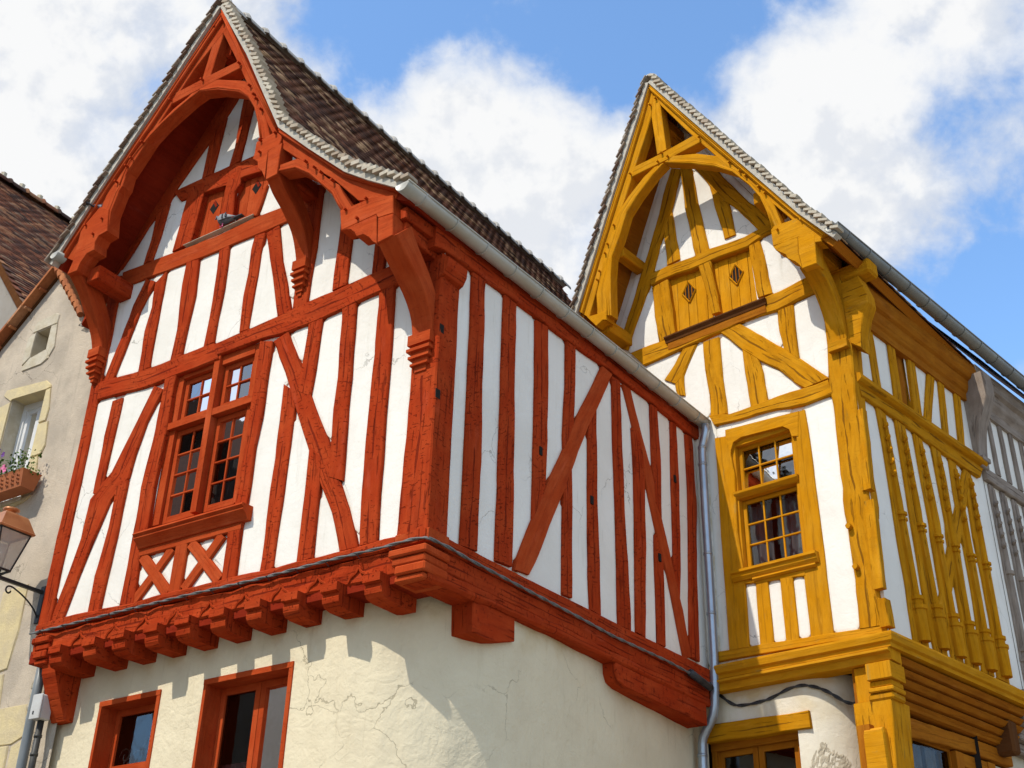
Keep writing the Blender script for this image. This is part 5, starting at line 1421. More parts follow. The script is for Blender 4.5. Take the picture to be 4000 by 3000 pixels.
# roll mould along each arch, following the inner edge of the arch braces
for rows in [r for k, r in RED_TRUSS if k == 'arch_brace']:
    m = MB()
    pts = [RF.P(b[0] + (b[2] - b[0]) * .80, b[1] + (b[3] - b[1]) * .80, .708) for b in rows]
    m.tube(pts, .016, 6)
    m.build('roll_moulding', M['red_new'], red, smooth=True)
pegs(RF, [(3.416, 13.695), (2.92, 12.68), (2.646, 12.16), (2.538, 11.96), (2.48, 11.86), (2.36, 11.63), (2.039, 11.106), (2.277, 11.10), (2.259, 10.914), (1.465, 10.42), (1.315, 10.27), (1.201, 10.15), (1.011, 9.956), (.482, 9.484), (.765, 9.454), (.581, 9.265),
          (3.547, 13.67), (3.602, 12.74), (4.18, 12.67), (4.596, 12.13), (4.758, 11.93), (4.829, 11.83), (4.978, 11.63), (5.416, 11.08), (5.211, 10.86), (5.092, 11.06)], .735, M['red'], red)


def bracket(pl, u0, u1, outer, inner, mat, parent, pend):
    o, q = smooth_curve(outer, 4), smooth_curve(inner, 4)
    arc_band('bracket', pl, o, q, u0, u1, mat, parent)
    z = outer[-1][1]
    x = outer[-1][0]
    m = MB()
    Z = Vector((0, 0, 1))
    um = (u0 + u1) / 2
    hw = abs(u1 - u0) / 2
    for (dz0, dz1, w, o_) in ((-.085, .035, 1.10, .05), (-.13, -.085, .92, .02), (-.165, -.13, 1.12, .06), (-.215, -.165, .86, .02), (-.245, -.215, 1.0, .045), (-.30, -.245, .72, .01), (-.325, -.30, .85, .03), (-.39, -.325, .55, -.005), (-.44, -.39, .30, -.02)):
        if pend or dz0 > -.10:
            m.box(pl.P(um, z + (dz0 + dz1) / 2, (x + o_ - .06) / 2), pl.u, pl.n, Z, hw * w, (x + o_ + .06) / 2, (dz1 - dz0) / 2)
    m.build('pendant', mat, parent)


bracket(RF, .035, .295, [(.72, 8.86), (.55, 8.715), (.38, 8.585), (.20, 8.42), (.09, 8.24), (.055, 8.02)], [(.50, 9.10), (.40, 8.95), (.25, 8.80), (.11, 8.64), (.01, 8.45), (-.02, 8.02)], M['red_new'], red, True)
bracket(RF, 1.925, 2.115, [(.70, 10.46), (.58, 10.33), (.40, 10.20), (.22, 10.02), (.12, 9.82), (.065, 9.62)], [(.48, 10.62), (.38, 10.47), (.25, 10.36), (.10, 10.17), (.0, 9.98), (-.02, 9.62)], M['red_new'], red, True)
bracket(RF, 5.43, 5.625, [(.72, 10.42), (.50, 10.21), (.34, 9.98), (.18, 9.73), (.10, 9.5)], [(.46, 10.56), (.32, 10.34), (.16, 10.11), (.02, 9.85), (-.02, 9.5)], M['red_new'], red, True)
for (u0, u1, z0, z1) in ((5.18, 5.40, 10.26, 10.48), (.06, .32, 8.98, 9.22), (1.93, 2.11, 10.55, 10.76), (3.36, 3.54, 13.2, 13.42)):
    pbox('purlin', RF, u0, u1, z0, z1, -.1, .56, M['red'], red, bev=.012)
pbox('wall_plate', RS, -.62, 5.3, 9.13, 9.28, -.13, .02, M['red'], red, bev=.012)

# roof
RV = {k: v for k, v in RED_VERGE}
slr = Slope(RF, [tuple(q) for q in RV['right']] + [(-.10, 9.335)], rise=.055)
sll = Slope(RF, [tuple(q) for q in RV['left']] + [(5.90, 10.60)], rise=.055)
for sl in (slr, sll):
    sl.slab('roof_boarding', -.09, .028, .69, -8, M['red_dark'], red)
    sl.slab('verge_mortar', -.005, .072, .795, .66, M['mortar'], red)
tile_roof(slr, .66, -7.9, red, M['tile'], 'red_roof_tile', h=.03, singles=300)
tile_roof(sll, .66, -7.9, red, M['tile'], 'red_roof_tile', h=.03, singles=0, ex=.2, l=.3)
verge_tiles(slr, .83, red, M['verge'], 'pale_verge', h=.095, tilt=-.62, l=.115, ex=.112, t=.045)
verge_tiles(sll, .825, red, M['verge_brown'], 'brown_verge', h=.075, tilt=-.34, w=.2, l=.16, ex=.12, t=.022)
ridge_tiles(RF, 3.446, 13.97, .80, -7.9, red, M['ridge'], rise=.055)
gutter('gutter', RS, .155, -.86, 9.355, 5.62, 9.30, .092, M['zinc'], red)
LS = Plane(RF.P(5.78, 0), 37.5)
if LS.n.dot(RF.u) < 0:
    LS.n = -LS.n
gutter('gutter', LS, .0, -.84, 10.74, 5, 10.70, .09, M['zinc'], red)

# hatches in the gable
for k, poly in enumerate(HATCH_R):
    sh = MB()
    u0, u1 = max(p[0] for p in poly), min(p[0] for p in poly)
    z0 = min(p[1] for p in poly) - .03
    z1 = max(p[1] for p in poly) + .03
    sh.box(RF.P((u0 + u1) / 2, (z0 + z1) / 2, -.115), RF.u, RF.n, Vector((0, 0, 1)), abs(u0 - u1) / 2 + .03, .01, (z1 - z0) / 2)
    sh = sh.build('hatch', M['red_dark'], red)
    n = 3
    for i in range(n):
        a, b = u0 + .03 - (u0 - u1 + .06) * i / n, u0 + .03 - (u0 - u1 + .06) * (i + 1) / n
        pbox('plank', RF, a - .003, b + .003, z0, z1, -.105, -.062 + .003 * (i % 2), M['red_new'], sh, bev=.004, along=2)
    cu, cz = ((3.90, 11.285), (3.14, 11.30))[k]
    for s in (-1, 1):
        prism('vent', RF, [(cu + .085, cz), (cu, cz + .115), (cu - .085, cz), (cu, cz - .115)] if s < 0 else [(cu + .03, cz + .09), (cu - .01, cz + .10), (cu - .06, cz + .0), (cu - .03, cz - .02)], -.056 if s < 0 else -.052, .02, M['interior' if s < 0 else 'red_dark'], sh, bev=.002)  # near-black diamond stands for the vent hole's shade; red piece is a slat
pbox('sill_lip', RF, 3.0, 4.25, 10.735, 10.747, -.02, .055, M['stone_pale'], red, bev=.004)

# window with its stone-like cross frame
wr = MB()
Z3 = Vector((0, 0, 1))


def wbx(m, pl, a, b, c, d, o0, o1):
    m.box(pl.P((a + b) / 2, (c + d) / 2, (o0 + o1) / 2), pl.u, pl.n, Z3, abs(b - a) / 2, abs(o1 - o0) / 2, abs(d - c) / 2)


wbx(wr, RF, 3.215, 3.305, 6.78, 8.78, -.13, .022)
wbx(wr, RF, 2.58, 3.213, 7.975, 8.062, -.13, .018)
wbx(wr, RF, 3.307, 3.99, 7.975, 8.062, -.13, .018)
wbx(wr, RF, 3.86, 3.995, 6.78, 7.973, -.14, -.03)
wbx(wr, RF, 3.86, 3.995, 8.064, 8.78, -.14, -.03)
wbx(wr, RF, 2.575, 2.69, 6.78, 7.973, -.14, -.03)
wbx(wr, RF, 2.575, 2.69, 8.064, 8.78, -.14, -.03)
wbx(wr, RF, 2.69, 3.213, 8.66, 8.79, -.14, -.02)
wbx(wr, RF, 3.307, 3.86, 8.66, 8.79, -.14, -.02)
win = wr.build('window', M['red_new'], red)
for (u0, u1, z0, z1, r_) in ((3.31, 3.86, 8.07, 8.66, 2), (2.69, 3.21, 8.07, 8.66, 2), (3.31, 3.86, 6.79, 7.97, 4), (2.69, 3.21, 6.79, 7.97, 4)):
    glazed_sash(RF, u0 + .006, u1 - .006, z0 + .004, z1 - .004, -.072, 2, r_, M['red_new'], win, stile=.058, glass=M['glass_sky' if r_ == 2 else 'glass'])
cloth('blind_or_reflection', RF, 2.66, 3.88, 6.95, 7.95, -.32, M['curtain_dark'], win, folds=9, amp=.02)
cloth('blind_or_reflection', RF, 2.66, 3.88, 8.1, 8.7, -.45, M['curtain'], win, folds=5, amp=.03)
extr('window_sill', RF, [(-.12, 6.655), (.155, 6.645), (.165, 6.622), (.135, 6.60), (.14, 6.58), (.10, 6.545), (.07, 6.51), (.06, 6.485), (-.12, 6.485)], 2.345, 4.035, M['red_new'], red)

# ground floor wall, its near corner rounded; it stands a little askew under the jetty
GW = Plane((-.6737, 10.6128), -53.794)
if (CAM_AT - GW.o).dot(GW.n) < 0:
    GW.n = -GW.n
GW1 = [(3.69, 4.68, 3.2, 4.895), (1.735, 2.99, 3.2, 4.90)]
sheet('ground_wall', GW, rect(1.25, 5.62, 0, 5.56), [rect(a, b, c, d) for a, b, c, d in GW1], 0, M['cream'], red)
m = MB()
rad = 1.27
A0 = GW.P(1.25, 0, 0)
rows = []
NSEG = 30
a0 = math.atan2(GW.n.y, GW.n.x)
a1 = math.atan2(RS.n.y, RS.n.x)
if a1 < a0:
    a1 += 2 * math.pi
cen = A0 - GW.n * rad
pts = [cen + Vector((math.cos(a0 + (a1 - a0) * i / NSEG), math.sin(a0 + (a1 - a0) * i / NSEG), 0)) * rad for i in range(NSEG + 1)]
far = RS.P(5.55, 0, -.24)
for i in range(1, 25):
    pts.append(Vector((*pts[NSEG].lerp(Vector((far.x, far.y, 0)), i / 24).xy, 0)))
zs = [0, 1.5, 3] + [3.3 + .12 * q for q in range(19)] + [5.56]
for z in zs:
    row = []
    for q, p in enumerate(pts):
        # hand-trowelled: gently uneven
        k = min(1, q / 4)
        d = .014 * k * (fbm(q * .35, z * 1.4, 3) + .6 * fbm(q * .9, z * 3.1, 8))
        nn = (p - cen).normalized() if q <= NSEG else RS.n
        row.append(Vector((p.x, p.y, z)) + nn * d)
    rows.append(row)
m.grid(rows)
m.build('ground_wall', M['cream'], red, smooth=True)
for k, (a, b, c, d) in enumerate(GW1):
    w = MB()
    wbx(w, GW, a - .012, a + (.175 if k == 0 else .165), c, d, -.28, -.165)
    wbx(w, GW, a - .012, a + .04, c, d, -.164, .014)
    wbx(w, GW, b - .03, b + .012, c, d, -.28, .014)
    wbx(w, GW, a - .012, b + .012, d - .002, d + .055, -.28, .018)
    w_ = w.build('window', M['red_new'], red)
    if k == 0:
        glazed_sash(GW, a + .177, b - .032, 4.19, d - .004, -.20, 1, 1, M['red_new'], w_, stile=.07)
        pbox('window_panel', GW, a + .047, b - .034, c, 4.188, -.26, -.21, M['red_new'], w_)
        for cx, cz, r0, sgn in ((4.50, 4.40, .10, 1), (4.46, 4.32, .07, -1), (4.28, 4.33, .13, 1), (4.12, 4.42, .17, -1)):
            t = MB()
            t.tube([GW.P(cx + sgn * (r0 * (1 - q / 26)) * math.cos(q * .33), cz + (r0 * (1 - q / 30)) * math.sin(q * .33), -.30) for q in range(22)], .009, 5)
            t.build('scrollwork', M['chrome'], w_, smooth=True)
    else:
        mid = 2.37
        glazed_sash(GW, mid + .004, b - .032, c + .01, d - .004, -.20, 1, 1, M['red_new'], w_, stile=.072)
        glazed_sash(GW, a + .167, mid - .004, c + .01, d - .004, -.20, 1, 1, M['red_new'], w_, stile=.068)
        cloth('blind_or_reflection', GW, a + .15, b - .06, 3.3, 4.14, -.30, M['pink'], w_, folds=14, amp=.012)  # pink sheet stands in for a reflection low in the panes
# carved accolades between the joist ends
for u in (5.11, 4.54, 4.06, 3.575, 3.085, 2.59, 2.09, 1.61, 1.10):
    c = u - .36
    m = MB()
    cur = smooth_curve([(c + .12, 5.515), (c + .095, 5.56), (c + .03, 5.60), (c, 5.655), (c - .03, 5.60), (c - .095, 5.56), (c - .12, 5.515)], 3)
    m.tube([RF.P(q.x, q.y, .055) for q in cur], .014, 5)
    m.build('accolade', M['red'], red)

# ================================================================== ochre house
och = empty('timber_house', YF.P(-.6, 0, -2.5), 'ochre yellow half-timbered house with pointed gable behind the red one', 'house', 'half-timbered houses')
HATCH_Y = [[(.33, 10.80), (-.43, 10.80), (-.33, 11.90), (.33, 11.90)], [(-.44, 10.80), (-1.14, 10.80), (-1.08, 11.90), (-.39, 11.90)]]
sheet('backing_wall', YF, [(-2.39, 5.8), (1.40, 5.8), (1.40, 11.28), (1.072, 12.14), (.777, 12.93), (.503, 13.60), (.223, 14.28), (-.02, 14.85), (-.75, 13.66), (-1.57, 12.33), (-2.265, 11.22), (-2.39, 11.05)],
      [rect(-1.50, -.56, 7.0, 8.92)] + HATCH_Y, -.02, M['white'], och)
sheet('backing_wall', YS, rect(.0, 3.55, 5.8, 10.7), [rect(1.33, 1.63, 9.28, 10.42)], -.02, M['white'], och)
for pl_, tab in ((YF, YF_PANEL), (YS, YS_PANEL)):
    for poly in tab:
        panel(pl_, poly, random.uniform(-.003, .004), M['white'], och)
for nm, pts in (('party_wall', [YF.P(1.38, 0, -.05), YF.P(1.38, 0, -7), YF.P(1.38, 11.3, -7), YF.P(1.38, 11.3, -.05)]),
                ('rear_wall', [YF.P(-2.3, 0, -7), YF.P(1.38, 0, -7), YF.P(1.38, 11.3, -7), YF.P(0, 14.8, -7), YF.P(-2.3, 11, -7)]),
                ('floor', [YF.P(-2.3, 6.0, -.1), YF.P(1.38, 6.0, -.1), YF.P(1.38, 6.0, -7), YF.P(-2.3, 6.0, -7)]),  # unseen floors added here too, to block light
                ('floor', [YF.P(-2.3, 9.1, -.2), YF.P(1.38, 9.1, -.2), YF.P(1.38, 9.1, -7), YF.P(-2.3, 9.1, -7)]),
                ('partition', [YF.P(-2.3, 0, -2.4), YF.P(1.38, 0, -2.4), YF.P(1.38, 9, -2.4), YF.P(-2.3, 9, -2.4)])):
    m = MB()
    m.cap(pts)
    m.build(nm, M['interior'], och)
for i, (kind, rows) in enumerate(YF_TIMBER):
    rough = kind.endswith('_rail') and kind not in ('panel_rail', 'sill_rail')
    new = kind in ('panel_stud', 'panel_rail', 'sill_rail', 'window_post')
    beam({'low_rail': 'rail', 'mid_rail': 'rail', 'lintel_rail': 'rail', 'king_stud': 'king_post'}.get(kind, kind), YF, rows, .026 + .0021 * (i % 6) + (.016 if rough else 0) + (.012 if kind == 'corner_post' else 0),
         .28 if kind == 'corner_post' else .13, M['yellow_new' if new else 'yellow'], och, wob=.003 if new else .016, relief=.002 if new else .010, bev=.008 if new else .018)
for i, (kind, rows) in enumerate(YS_TIMBER):
    if kind == 'shutter_board':
        beam('shutter', YS, rows, -.05, .03, M['ochre_brown'], och, wob=.001, relief=.001)
        continue
    ms = kind == 'moulded_stud'
    beam({'moulded_stud': 'stud', 'mid_rail': 'rail'}.get(kind, kind), YS, rows, .024 + .0021 * (i % 6) + (.03 if kind == 'mid_rail' else 0), .12, M['yellow'], och, wob=.006, relief=.003)
    if ms:
        # engaged colonnette with ringed base, neck and crockets
        lo = Vector(((rows[0][0] + rows[0][2]) / 2 + .02, rows[0][1] + .05))
        hi = Vector(((rows[-1][0] + rows[-1][2]) / 2 + .02, rows[-1][1] - .05))
        m = MB()

        PR = [(0, .10), (.125, .10), (.128, .118), (.143, .118), (.146, .082), (.165, .082), (.168, .10), (.183, .10), (.187, .064), (.50, .060), (.503, .080), (.513, .080), (.516, .06), (.524, .06), (.527, .086), (.537, .086), (.545, .054), (.72, .05), (.97, .036)]
        m.tube([YS.P(*lo.lerp(hi, t), .030) for t, r_ in PR], .06, 10, taper=[r_ for t, r_ in PR])
        m.build('colonnette', M['yellow'], och)
        for q in range(5):
            t = .70 + .055 * q
            a = lo.lerp(hi, t)
            c = MB()
            c.tube([YS.P(a.x - .05, a.y, .05), YS.P(a.x - .065, a.y + .02, .095), YS.P(a.x - .05, a.y + .05, .085)], .022, 5)
            c.build('crocket', M['yellow'], och)
# moulded rail along the side: upper lip
extr('rail_moulding', YS, [(.03, 9.14), (.10, 9.17), (.13, 9.20), (.12, 9.27), (.03, 9.30)], .03, 3.5, M['yellow'], och, wob=.006)
# lit strips of the colonnette on the corner
for (u0, z0, u1, z1, w) in ((.055, 8.75, -.01, 7.64, .06), (.0, 7.51, -.055, 6.39, .05), (-.03, 6.27, .0, 5.95, .07)):
    beam('colonnette', YS, [(u1 - w, z1, u1 + w, z1), (u0 - w, z0, u0 + w, z0)] if u0 > u1 - 9 else [], .105, .12, M['yellow'], och, wob=.008, relief=.004)
# truss
for i, (kind, rows) in enumerate(YEL_TRUSS):
    mould = kind == 'barge_moulding'
    beam(kind, YF, rows, (.742 if mould else .700) + .0022 * (i % 8), .06 if mould else .17, M['yellow_new'], och, wob=.002, relief=.001, bev=.012 if mould else .008)
for i, (kind, poly) in enumerate(YEL_TRUSS_BLOCK):
    prism(kind, YF, poly, .722 + .002 * i, .20, M['yellow_new'], och)
for rows in [r for k, r in YEL_TRUSS if k == 'barge_moulding']:
    for t_ in (.18, .62):
        m = MB()
        m.tube([YF.P(b[0] + (b[2] - b[0]) * t_, b[1] + (b[3] - b[1]) * t_, .752) for b in rows], .018 if t_ < .5 else .012, 6)
        m.build('roll_moulding', M['yellow_new'], och, smooth=True)
for rows in [r for k, r in YEL_TRUSS if k == 'arch_brace']:
    for fr_ in (.74, .88):
        m = MB()
        m.tube([YF.P(b[0] + (b[2] - b[0]) * fr_, b[1] + (b[3] - b[1]) * fr_, .709) for b in rows], .011, 6)
        m.build('roll_moulding', M['yellow_new'], och, smooth=True)
pegs(YF, [(-.109, 14.715), (0, 14.647), (-.167, 13.592), (-.273, 13.468), (-.093, 13.463), (.419, 13.496), (-.833, 13.53), (-1.297, 12.803), (-1.451, 12.565), (-1.534, 12.439), (-1.716, 12.152), (-1.802, 12.0), (.754, 12.676), (-2.286, 11.314), (-1.932, 11.321),
          (.88, 12.385), (.931, 12.237), (1.04, 11.957), (1.086, 11.819)], .735, M['yellow'], och)
pegs(YF, [(-2.112, 7.234), (-2.135, 6.717)], .04, M['yellow'], och, r=.035, L=.07)
bracket(YF, -2.40, -2.16, [(.70, 10.62), (.52, 10.52), (.38, 10.43), (.20, 10.17), (.11, 9.89), (.07, 9.71)], [(.44, 10.80), (.34, 10.68), (.22, 10.55), (.08, 10.32), (.0, 10.05), (-.02, 9.71)], M['yellow'], och, False)
pbox('tie_beam', YF, -2.82, -2.0, 10.66, 10.88, -.24, .03, M['yellow'], och, bev=.03)
prism('bracket', YF, [(-2.40, 10.63), (-2.65, 10.64), (-2.73, 10.36), (-2.735, 10.20), (-2.65, 10.03), (-2.58, 9.77), (-2.56, 9.57), (-2.43, 9.68), (-2.40, 10.0)], .045, .24, M['yellow'], och, bev=.015)
for (u0, u1, z0, z1) in ((1.0, 1.2, 10.98, 11.18), (-2.40, -2.20, 10.86, 11.06), (-.13, .07, 14.3, 14.5), (-1.72, -1.52, 12.05, 12.25), (.72, .88, 12.2, 12.38)):
    pbox('purlin', YF, u0, u1, z0, z1, -.1, .55, M['yellow'], och, bev=.012)
YV = {k: v for k, v in YEL_VERGE}
syr = Slope(YF, [tuple(q) for q in YV['right']] + [(-2.72, 10.80)])
syl = Slope(YF, [tuple(q) for q in YV['left']] + [(1.55, 11.1)])
for sl in (syr, syl):
    sl.slab('roof_boarding', -.09, .028, .69, -7, M['ochre_brown'], och)
    sl.slab('verge_mortar', -.005, .072, .795, .66, M['mortar'], och)
tile_roof(syr, .66, -6.9, och, M['tile'], 'ochre_roof_tile', h=.03, singles=0, ex=.2, l=.3)
tile_roof(syl, .66, -6.9, och, M['tile'], 'ochre_roof_tile', h=.03, singles=0, ex=.2, l=.3)
verge_tiles(syr, .83, och, M['verge'], 'pale_verge2', h=.095, tilt=-.62, l=.115, ex=.112, t=.045)
verge_tiles(syl, .825, och, M['verge_brown'], 'brown_verge', h=.075, tilt=-.34, w=.2, l=.16, ex=.12, t=.022)
ridge_tiles(YF, -.025, 15.09, .80, -6.9, och, M['ridge'])
gutter('gutter', YS, .42, -.78, 10.985, 9.0, 10.90, .10, M['zinc_dark'], och)
extr('wall_plate', YS, [(-.12, 10.22), (.05, 10.22), (.055, 10.33), (.085, 10.36), (.11, 10.43), (.12, 10.52), (.165, 10.55), (.195, 10.61), (.20, 10.74), (.17, 10.86), (-.12, 10.88)], .28, 3.52, M['ochre_brown'], och, wob=.012)

for k, poly in enumerate(HATCH_Y):
    u0, u1 = max(p[0] for p in poly) + .02, min(p[0] for p in poly) - .02
    z0, z1 = min(p[1] for p in poly) - .03, max(p[1] for p in poly) + .0
    sh = MB()
    sh.box(YF.P((u0 + u1) / 2, (z0 + z1) / 2, -.115), YF.u, YF.n, Z3, abs(u0 - u1) / 2, .01, (z1 - z0) / 2)
    sh = sh.build('hatch', M['brown'], och)
    ws = [.0, .2, .42, .6, .82, 1.0]
    for i in range(5):
        a, b = u0 - (u0 - u1) * ws[i], u0 - (u0 - u1) * ws[i + 1]
        pbox('plank', YF, a - .003, b + .003, z0, z1 - (.05 if k else 0), -.105, -.060 + .003 * (i % 2), M['yellow_new'], sh, bev=.004, along=2)
    cu, cz = ((-.015, 11.54), (-.82, 11.50))[k]
    prism('vent', YF, [(cu + .10, cz), (cu, cz + .16), (cu - .10, cz), (cu, cz - .16)], -.054, .02, M['interior'], sh, bev=.002)  # near-black diamond painted in for the shade of the vent hole
    dia = [(cu + .115, cz), (cu, cz + .18), (cu - .115, cz), (cu, cz - .18)]
    m = MB()
    for i in range(4):
        a, b = YF.P(*dia[i], -.045), YF.P(*dia[(i + 1) % 4], -.045)
        m.tube([a, b], .013, 4)
    m.build('vent_frame', M['yellow_new'], sh)
    for q in (-.055, 0, .055):
        m = MB()
        m.tube([YF.P(cu + q, cz - .13 + abs(q), -.046), YF.P(cu + q, cz + .13 - abs(q), -.046)], .010, 4)
        m.build('vent_bar', M['ochre_brown'], sh)
extr('hatch_sill', YF, [(-.02, 10.735), (.075, 10.735), (.085, 10.77), (.12, 10.805), (.12, 10.825), (-.02, 10.84)], -1.31, .36, M['brown'], och, wob=.003)
extr('hatch_sill', YF, [(-.02, 10.625), (.055, 10.625), (.065, 10.733), (-.02, 10.733)], -1.29, .33, M['ochre_brown'], och, wob=.003)

# window of the ochre front
lin = [(-.495, 9.065), (-1.60, 8.985), (-1.56, 8.64), (-1.475, 8.66), (-1.45, 8.77), (-1.36, 8.845), (-.72, 8.885), (-.60, 8.845), (-.555, 8.74), (-.54, 8.60), (-.49, 8.60)]
prism('lintel', YF, lin, .036, .16, M['yellow_new'], och)
w = MB()
wbx(w, YF, -.60, -.55, 7.0, 8.9, -.17, -.01)
wbx(w, YF, -1.51, -1.445, 7.0, 8.9, -.17, -.01)
wbx(w, YF, -1.445, -.60, 8.80, 8.9, -.17, -.02)
wy = w.build('window', M['yellow_new'], och)
glazed_sash(YF, -1.44, -.605, 8.135, 8.80, -.095, 3, 2, M['yellow_new'], wy, stile=.05, glass=M['glass_sky'], lean=-.13)
glazed_sash(YF, -1.44, -.605, 7.06, 8.02, -.095, 3, 3, M['yellow_new'], wy, stile=.05)
extr('transom', YF, [(-.17, 8.03), (.0, 8.03), (.03, 8.055), (.055, 8.085), (.06, 8.115), (-.09, 8.13), (-.17, 8.13)], -1.492, -.562, M['yellow_new'], wy)
cloth('curtain', YF, -1.42, -1.0, 6.95, 8.0, -.27, M['curtain'], wy, folds=4, amp=.03)
cloth('curtain', YF, -.93, -.62, 6.95, 8.0, -.27, M['curtain'], wy, folds=3, amp=.03)
extr('window_sill', YF, [(-.15, 7.045), (.125, 7.03), (.13, 6.995), (.10, 6.98), (.095, 6.945), (.06, 6.90), (-.15, 6.90)], -1.66, -.47, M['yellow_new'], och)
extr('window_sill', YF, [(-.05, 6.90), (.075, 6.895), (.08, 6.875), (.045, 6.855), (-.05, 6.855)], -1.62, -.75, M['yellow_new'], och)

# cornice over the ground floor
mitred('cornice', YF, -.10, YS, 3.5, [(-.2, 5.905), (.05, 5.902), (.145, 5.872), (.15, 5.845), (.135, 5.775), (.10, 5.755), (.095, 5.712), (-.2, 5.712)], M['yellow_new'], och)
extr('frieze', YF, [(-.2, 5.710), (.09, 5.710), (.125, 5.695), (.125, 5.67), (.06, 5.655), (.045, 5.58), (-.2, 5.575)], -2.41, -.10, M['yellow_new'], och)
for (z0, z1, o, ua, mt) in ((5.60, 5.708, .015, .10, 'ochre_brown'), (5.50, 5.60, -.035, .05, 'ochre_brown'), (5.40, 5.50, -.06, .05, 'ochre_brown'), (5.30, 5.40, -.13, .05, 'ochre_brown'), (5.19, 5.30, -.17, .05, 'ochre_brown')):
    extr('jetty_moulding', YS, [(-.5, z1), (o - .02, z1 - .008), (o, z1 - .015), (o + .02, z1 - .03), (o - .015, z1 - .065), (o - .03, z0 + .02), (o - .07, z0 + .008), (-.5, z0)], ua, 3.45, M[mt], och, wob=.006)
beam('lintel', YS, [(.0, 4.87, .0, 5.12), (1.2, 4.94, 1.2, 5.15), (2.3, 4.99, 2.3, 5.17), (3.4, 5.0, 3.4, 5.18)], -.245, .25, M['ochre_brown'], och, wob=.01, relief=.004)
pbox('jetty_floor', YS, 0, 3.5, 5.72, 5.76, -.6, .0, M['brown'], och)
pbox('corbel', YS, 3.0, 3.2, 5.08, 5.5, -.45, -.02, M['brown'], och, bev=.03)
# corner post below with its carved capital
beam('corner_post', YF, [(-1.86, 3.0, -2.27, 3.0), (-1.86, 4.4, -2.275, 4.4), (-1.86, 5.17, -2.32, 5.17)], .0, .45, M['yellow'], och, wob=.004, relief=.002)
pbox('capital', YF, -2.395, -2.095, 5.375, 5.565, -.28, .085, M['yellow_new'], och, bev=.006)
pbox('capital', YF, -2.36, -2.10, 5.30, 5.373, -.28, .03, M['yellow_new'], och, bev=.012)
pbox('capital', YF, -2.38, -2.08, 5.245, 5.298, -.28, .05, M['yellow_new'], och, bev=.012)
pbox('capital', YF, -2.36, -2.06, 5.16, 5.243, -.3, .02, M['yellow_new'], och, bev=.02)
pbox('capital', YF, -2.094, -1.90, 5.17, 5.574, -.28, -.03, M['yellow_new'], och, bev=.01)
prism('bracket', YS, [(.06, 5.70), (.30, 5.70), (.31, 5.62), (.25, 5.48), (.2, 5.36), (.12, 5.26), (.06, 5.2)], .0, .25, M['yellow_new'], och)
prism('colonnette', YF, [(-1.985, 3.0), (-2.245, 3.0), (-2.225, 4.80), (-2.215, 4.85), (-2.0, 4.85), (-1.99, 4.80)], .115, .14, M['yellow_new'], och, bev=.03)

# ground floor wall with a rounded shoulder and a shop window
sheet('ground_wall', YF, rect(-1.14, .6, 0, 5.62), [rect(-1.09, .14, 3.0, 5.03)], -.1, M['offwhite'], och)
cy = YF.P(-1.14, 0, -.1) - YF.n * .60
b0 = math.atan2(YF.n.y, YF.n.x)
b1 = math.atan2(YS.n.y, YS.n.x)
if b1 < b0:
    b1 += 2 * math.pi
pts = [cy + Vector((math.cos(b0 + (b1 - b0) * i / 18), math.sin(b0 + (b1 - b0) * i / 18), 0)) * .60 for i in range(19)]
m = MB()
m.grid([[Vector((p.x, p.y, z)) for p in pts] for z in (0, 3, 3.8, 4.2, 4.6, 5.0, 5.3, 5.62)])
m.build('ground_wall', M['offwhite'], och, smooth=True)
st = MB()
rows = []
for j in range(34):
    z = 3.9 + .95 * j / 33
    row = []
    for i in range(34):
        ang = -.02 + .95 * i / 33
        d = .5 * ((ang - .42) / .34) ** 2 + (max(0, z - 4.45) / .36) ** 2 + .5 * fbm(ang * 4, z * 4, 5)
        k = max(-1, min(1, (1 - d) * 2.5))
        rr = .598 + (.004 + .009 * (fbm(ang * 22, z * 26, 2) + .8 * fbm(ang * 50, z * 55, 7)) if k > 0 else 0) * max(k, 0) - (.012 if k <= 0 else 0)
        p = cy + (YF.n * math.cos(ang) - YF.u * math.sin(ang)) * rr
        row.append(Vector((p.x, p.y, z)))
    rows.append(row)
st.grid(rows)
st.build('bare_rubble', M['sky_stone'], och)
beam('lintel', YF, [(.16, 5.02, .16, 5.235), (-.5, 5.01, -.5, 5.215), (-1.0, 5.005, -1.0, 5.205), (-1.275, 5.0, -1.265, 5.205)], -.058, .25, M['yellow'], och, wob=.008)
w = MB()
wbx(w, YF, .09, .16, 3.0, 5.02, -.32, -.2)
wbx(w, YF, -1.09, -1.02, 3.0, 5.02, -.32, -.2)
wbx(w, YF, -1.09, .16, 4.93, 5.02, -.33, -.19)
wg = w.build('window', M['ochre_brown'], och)
glazed_sash(YF, -.46, .088, 3.0, 4.928, -.24, 1, 1, M['ochre_brown'], wg, stile=.07)
glazed_sash(YF, -1.018, -.47, 3.0, 4.928, -.24, 1, 1, M['ochre_brown'], wg, stile=.07)
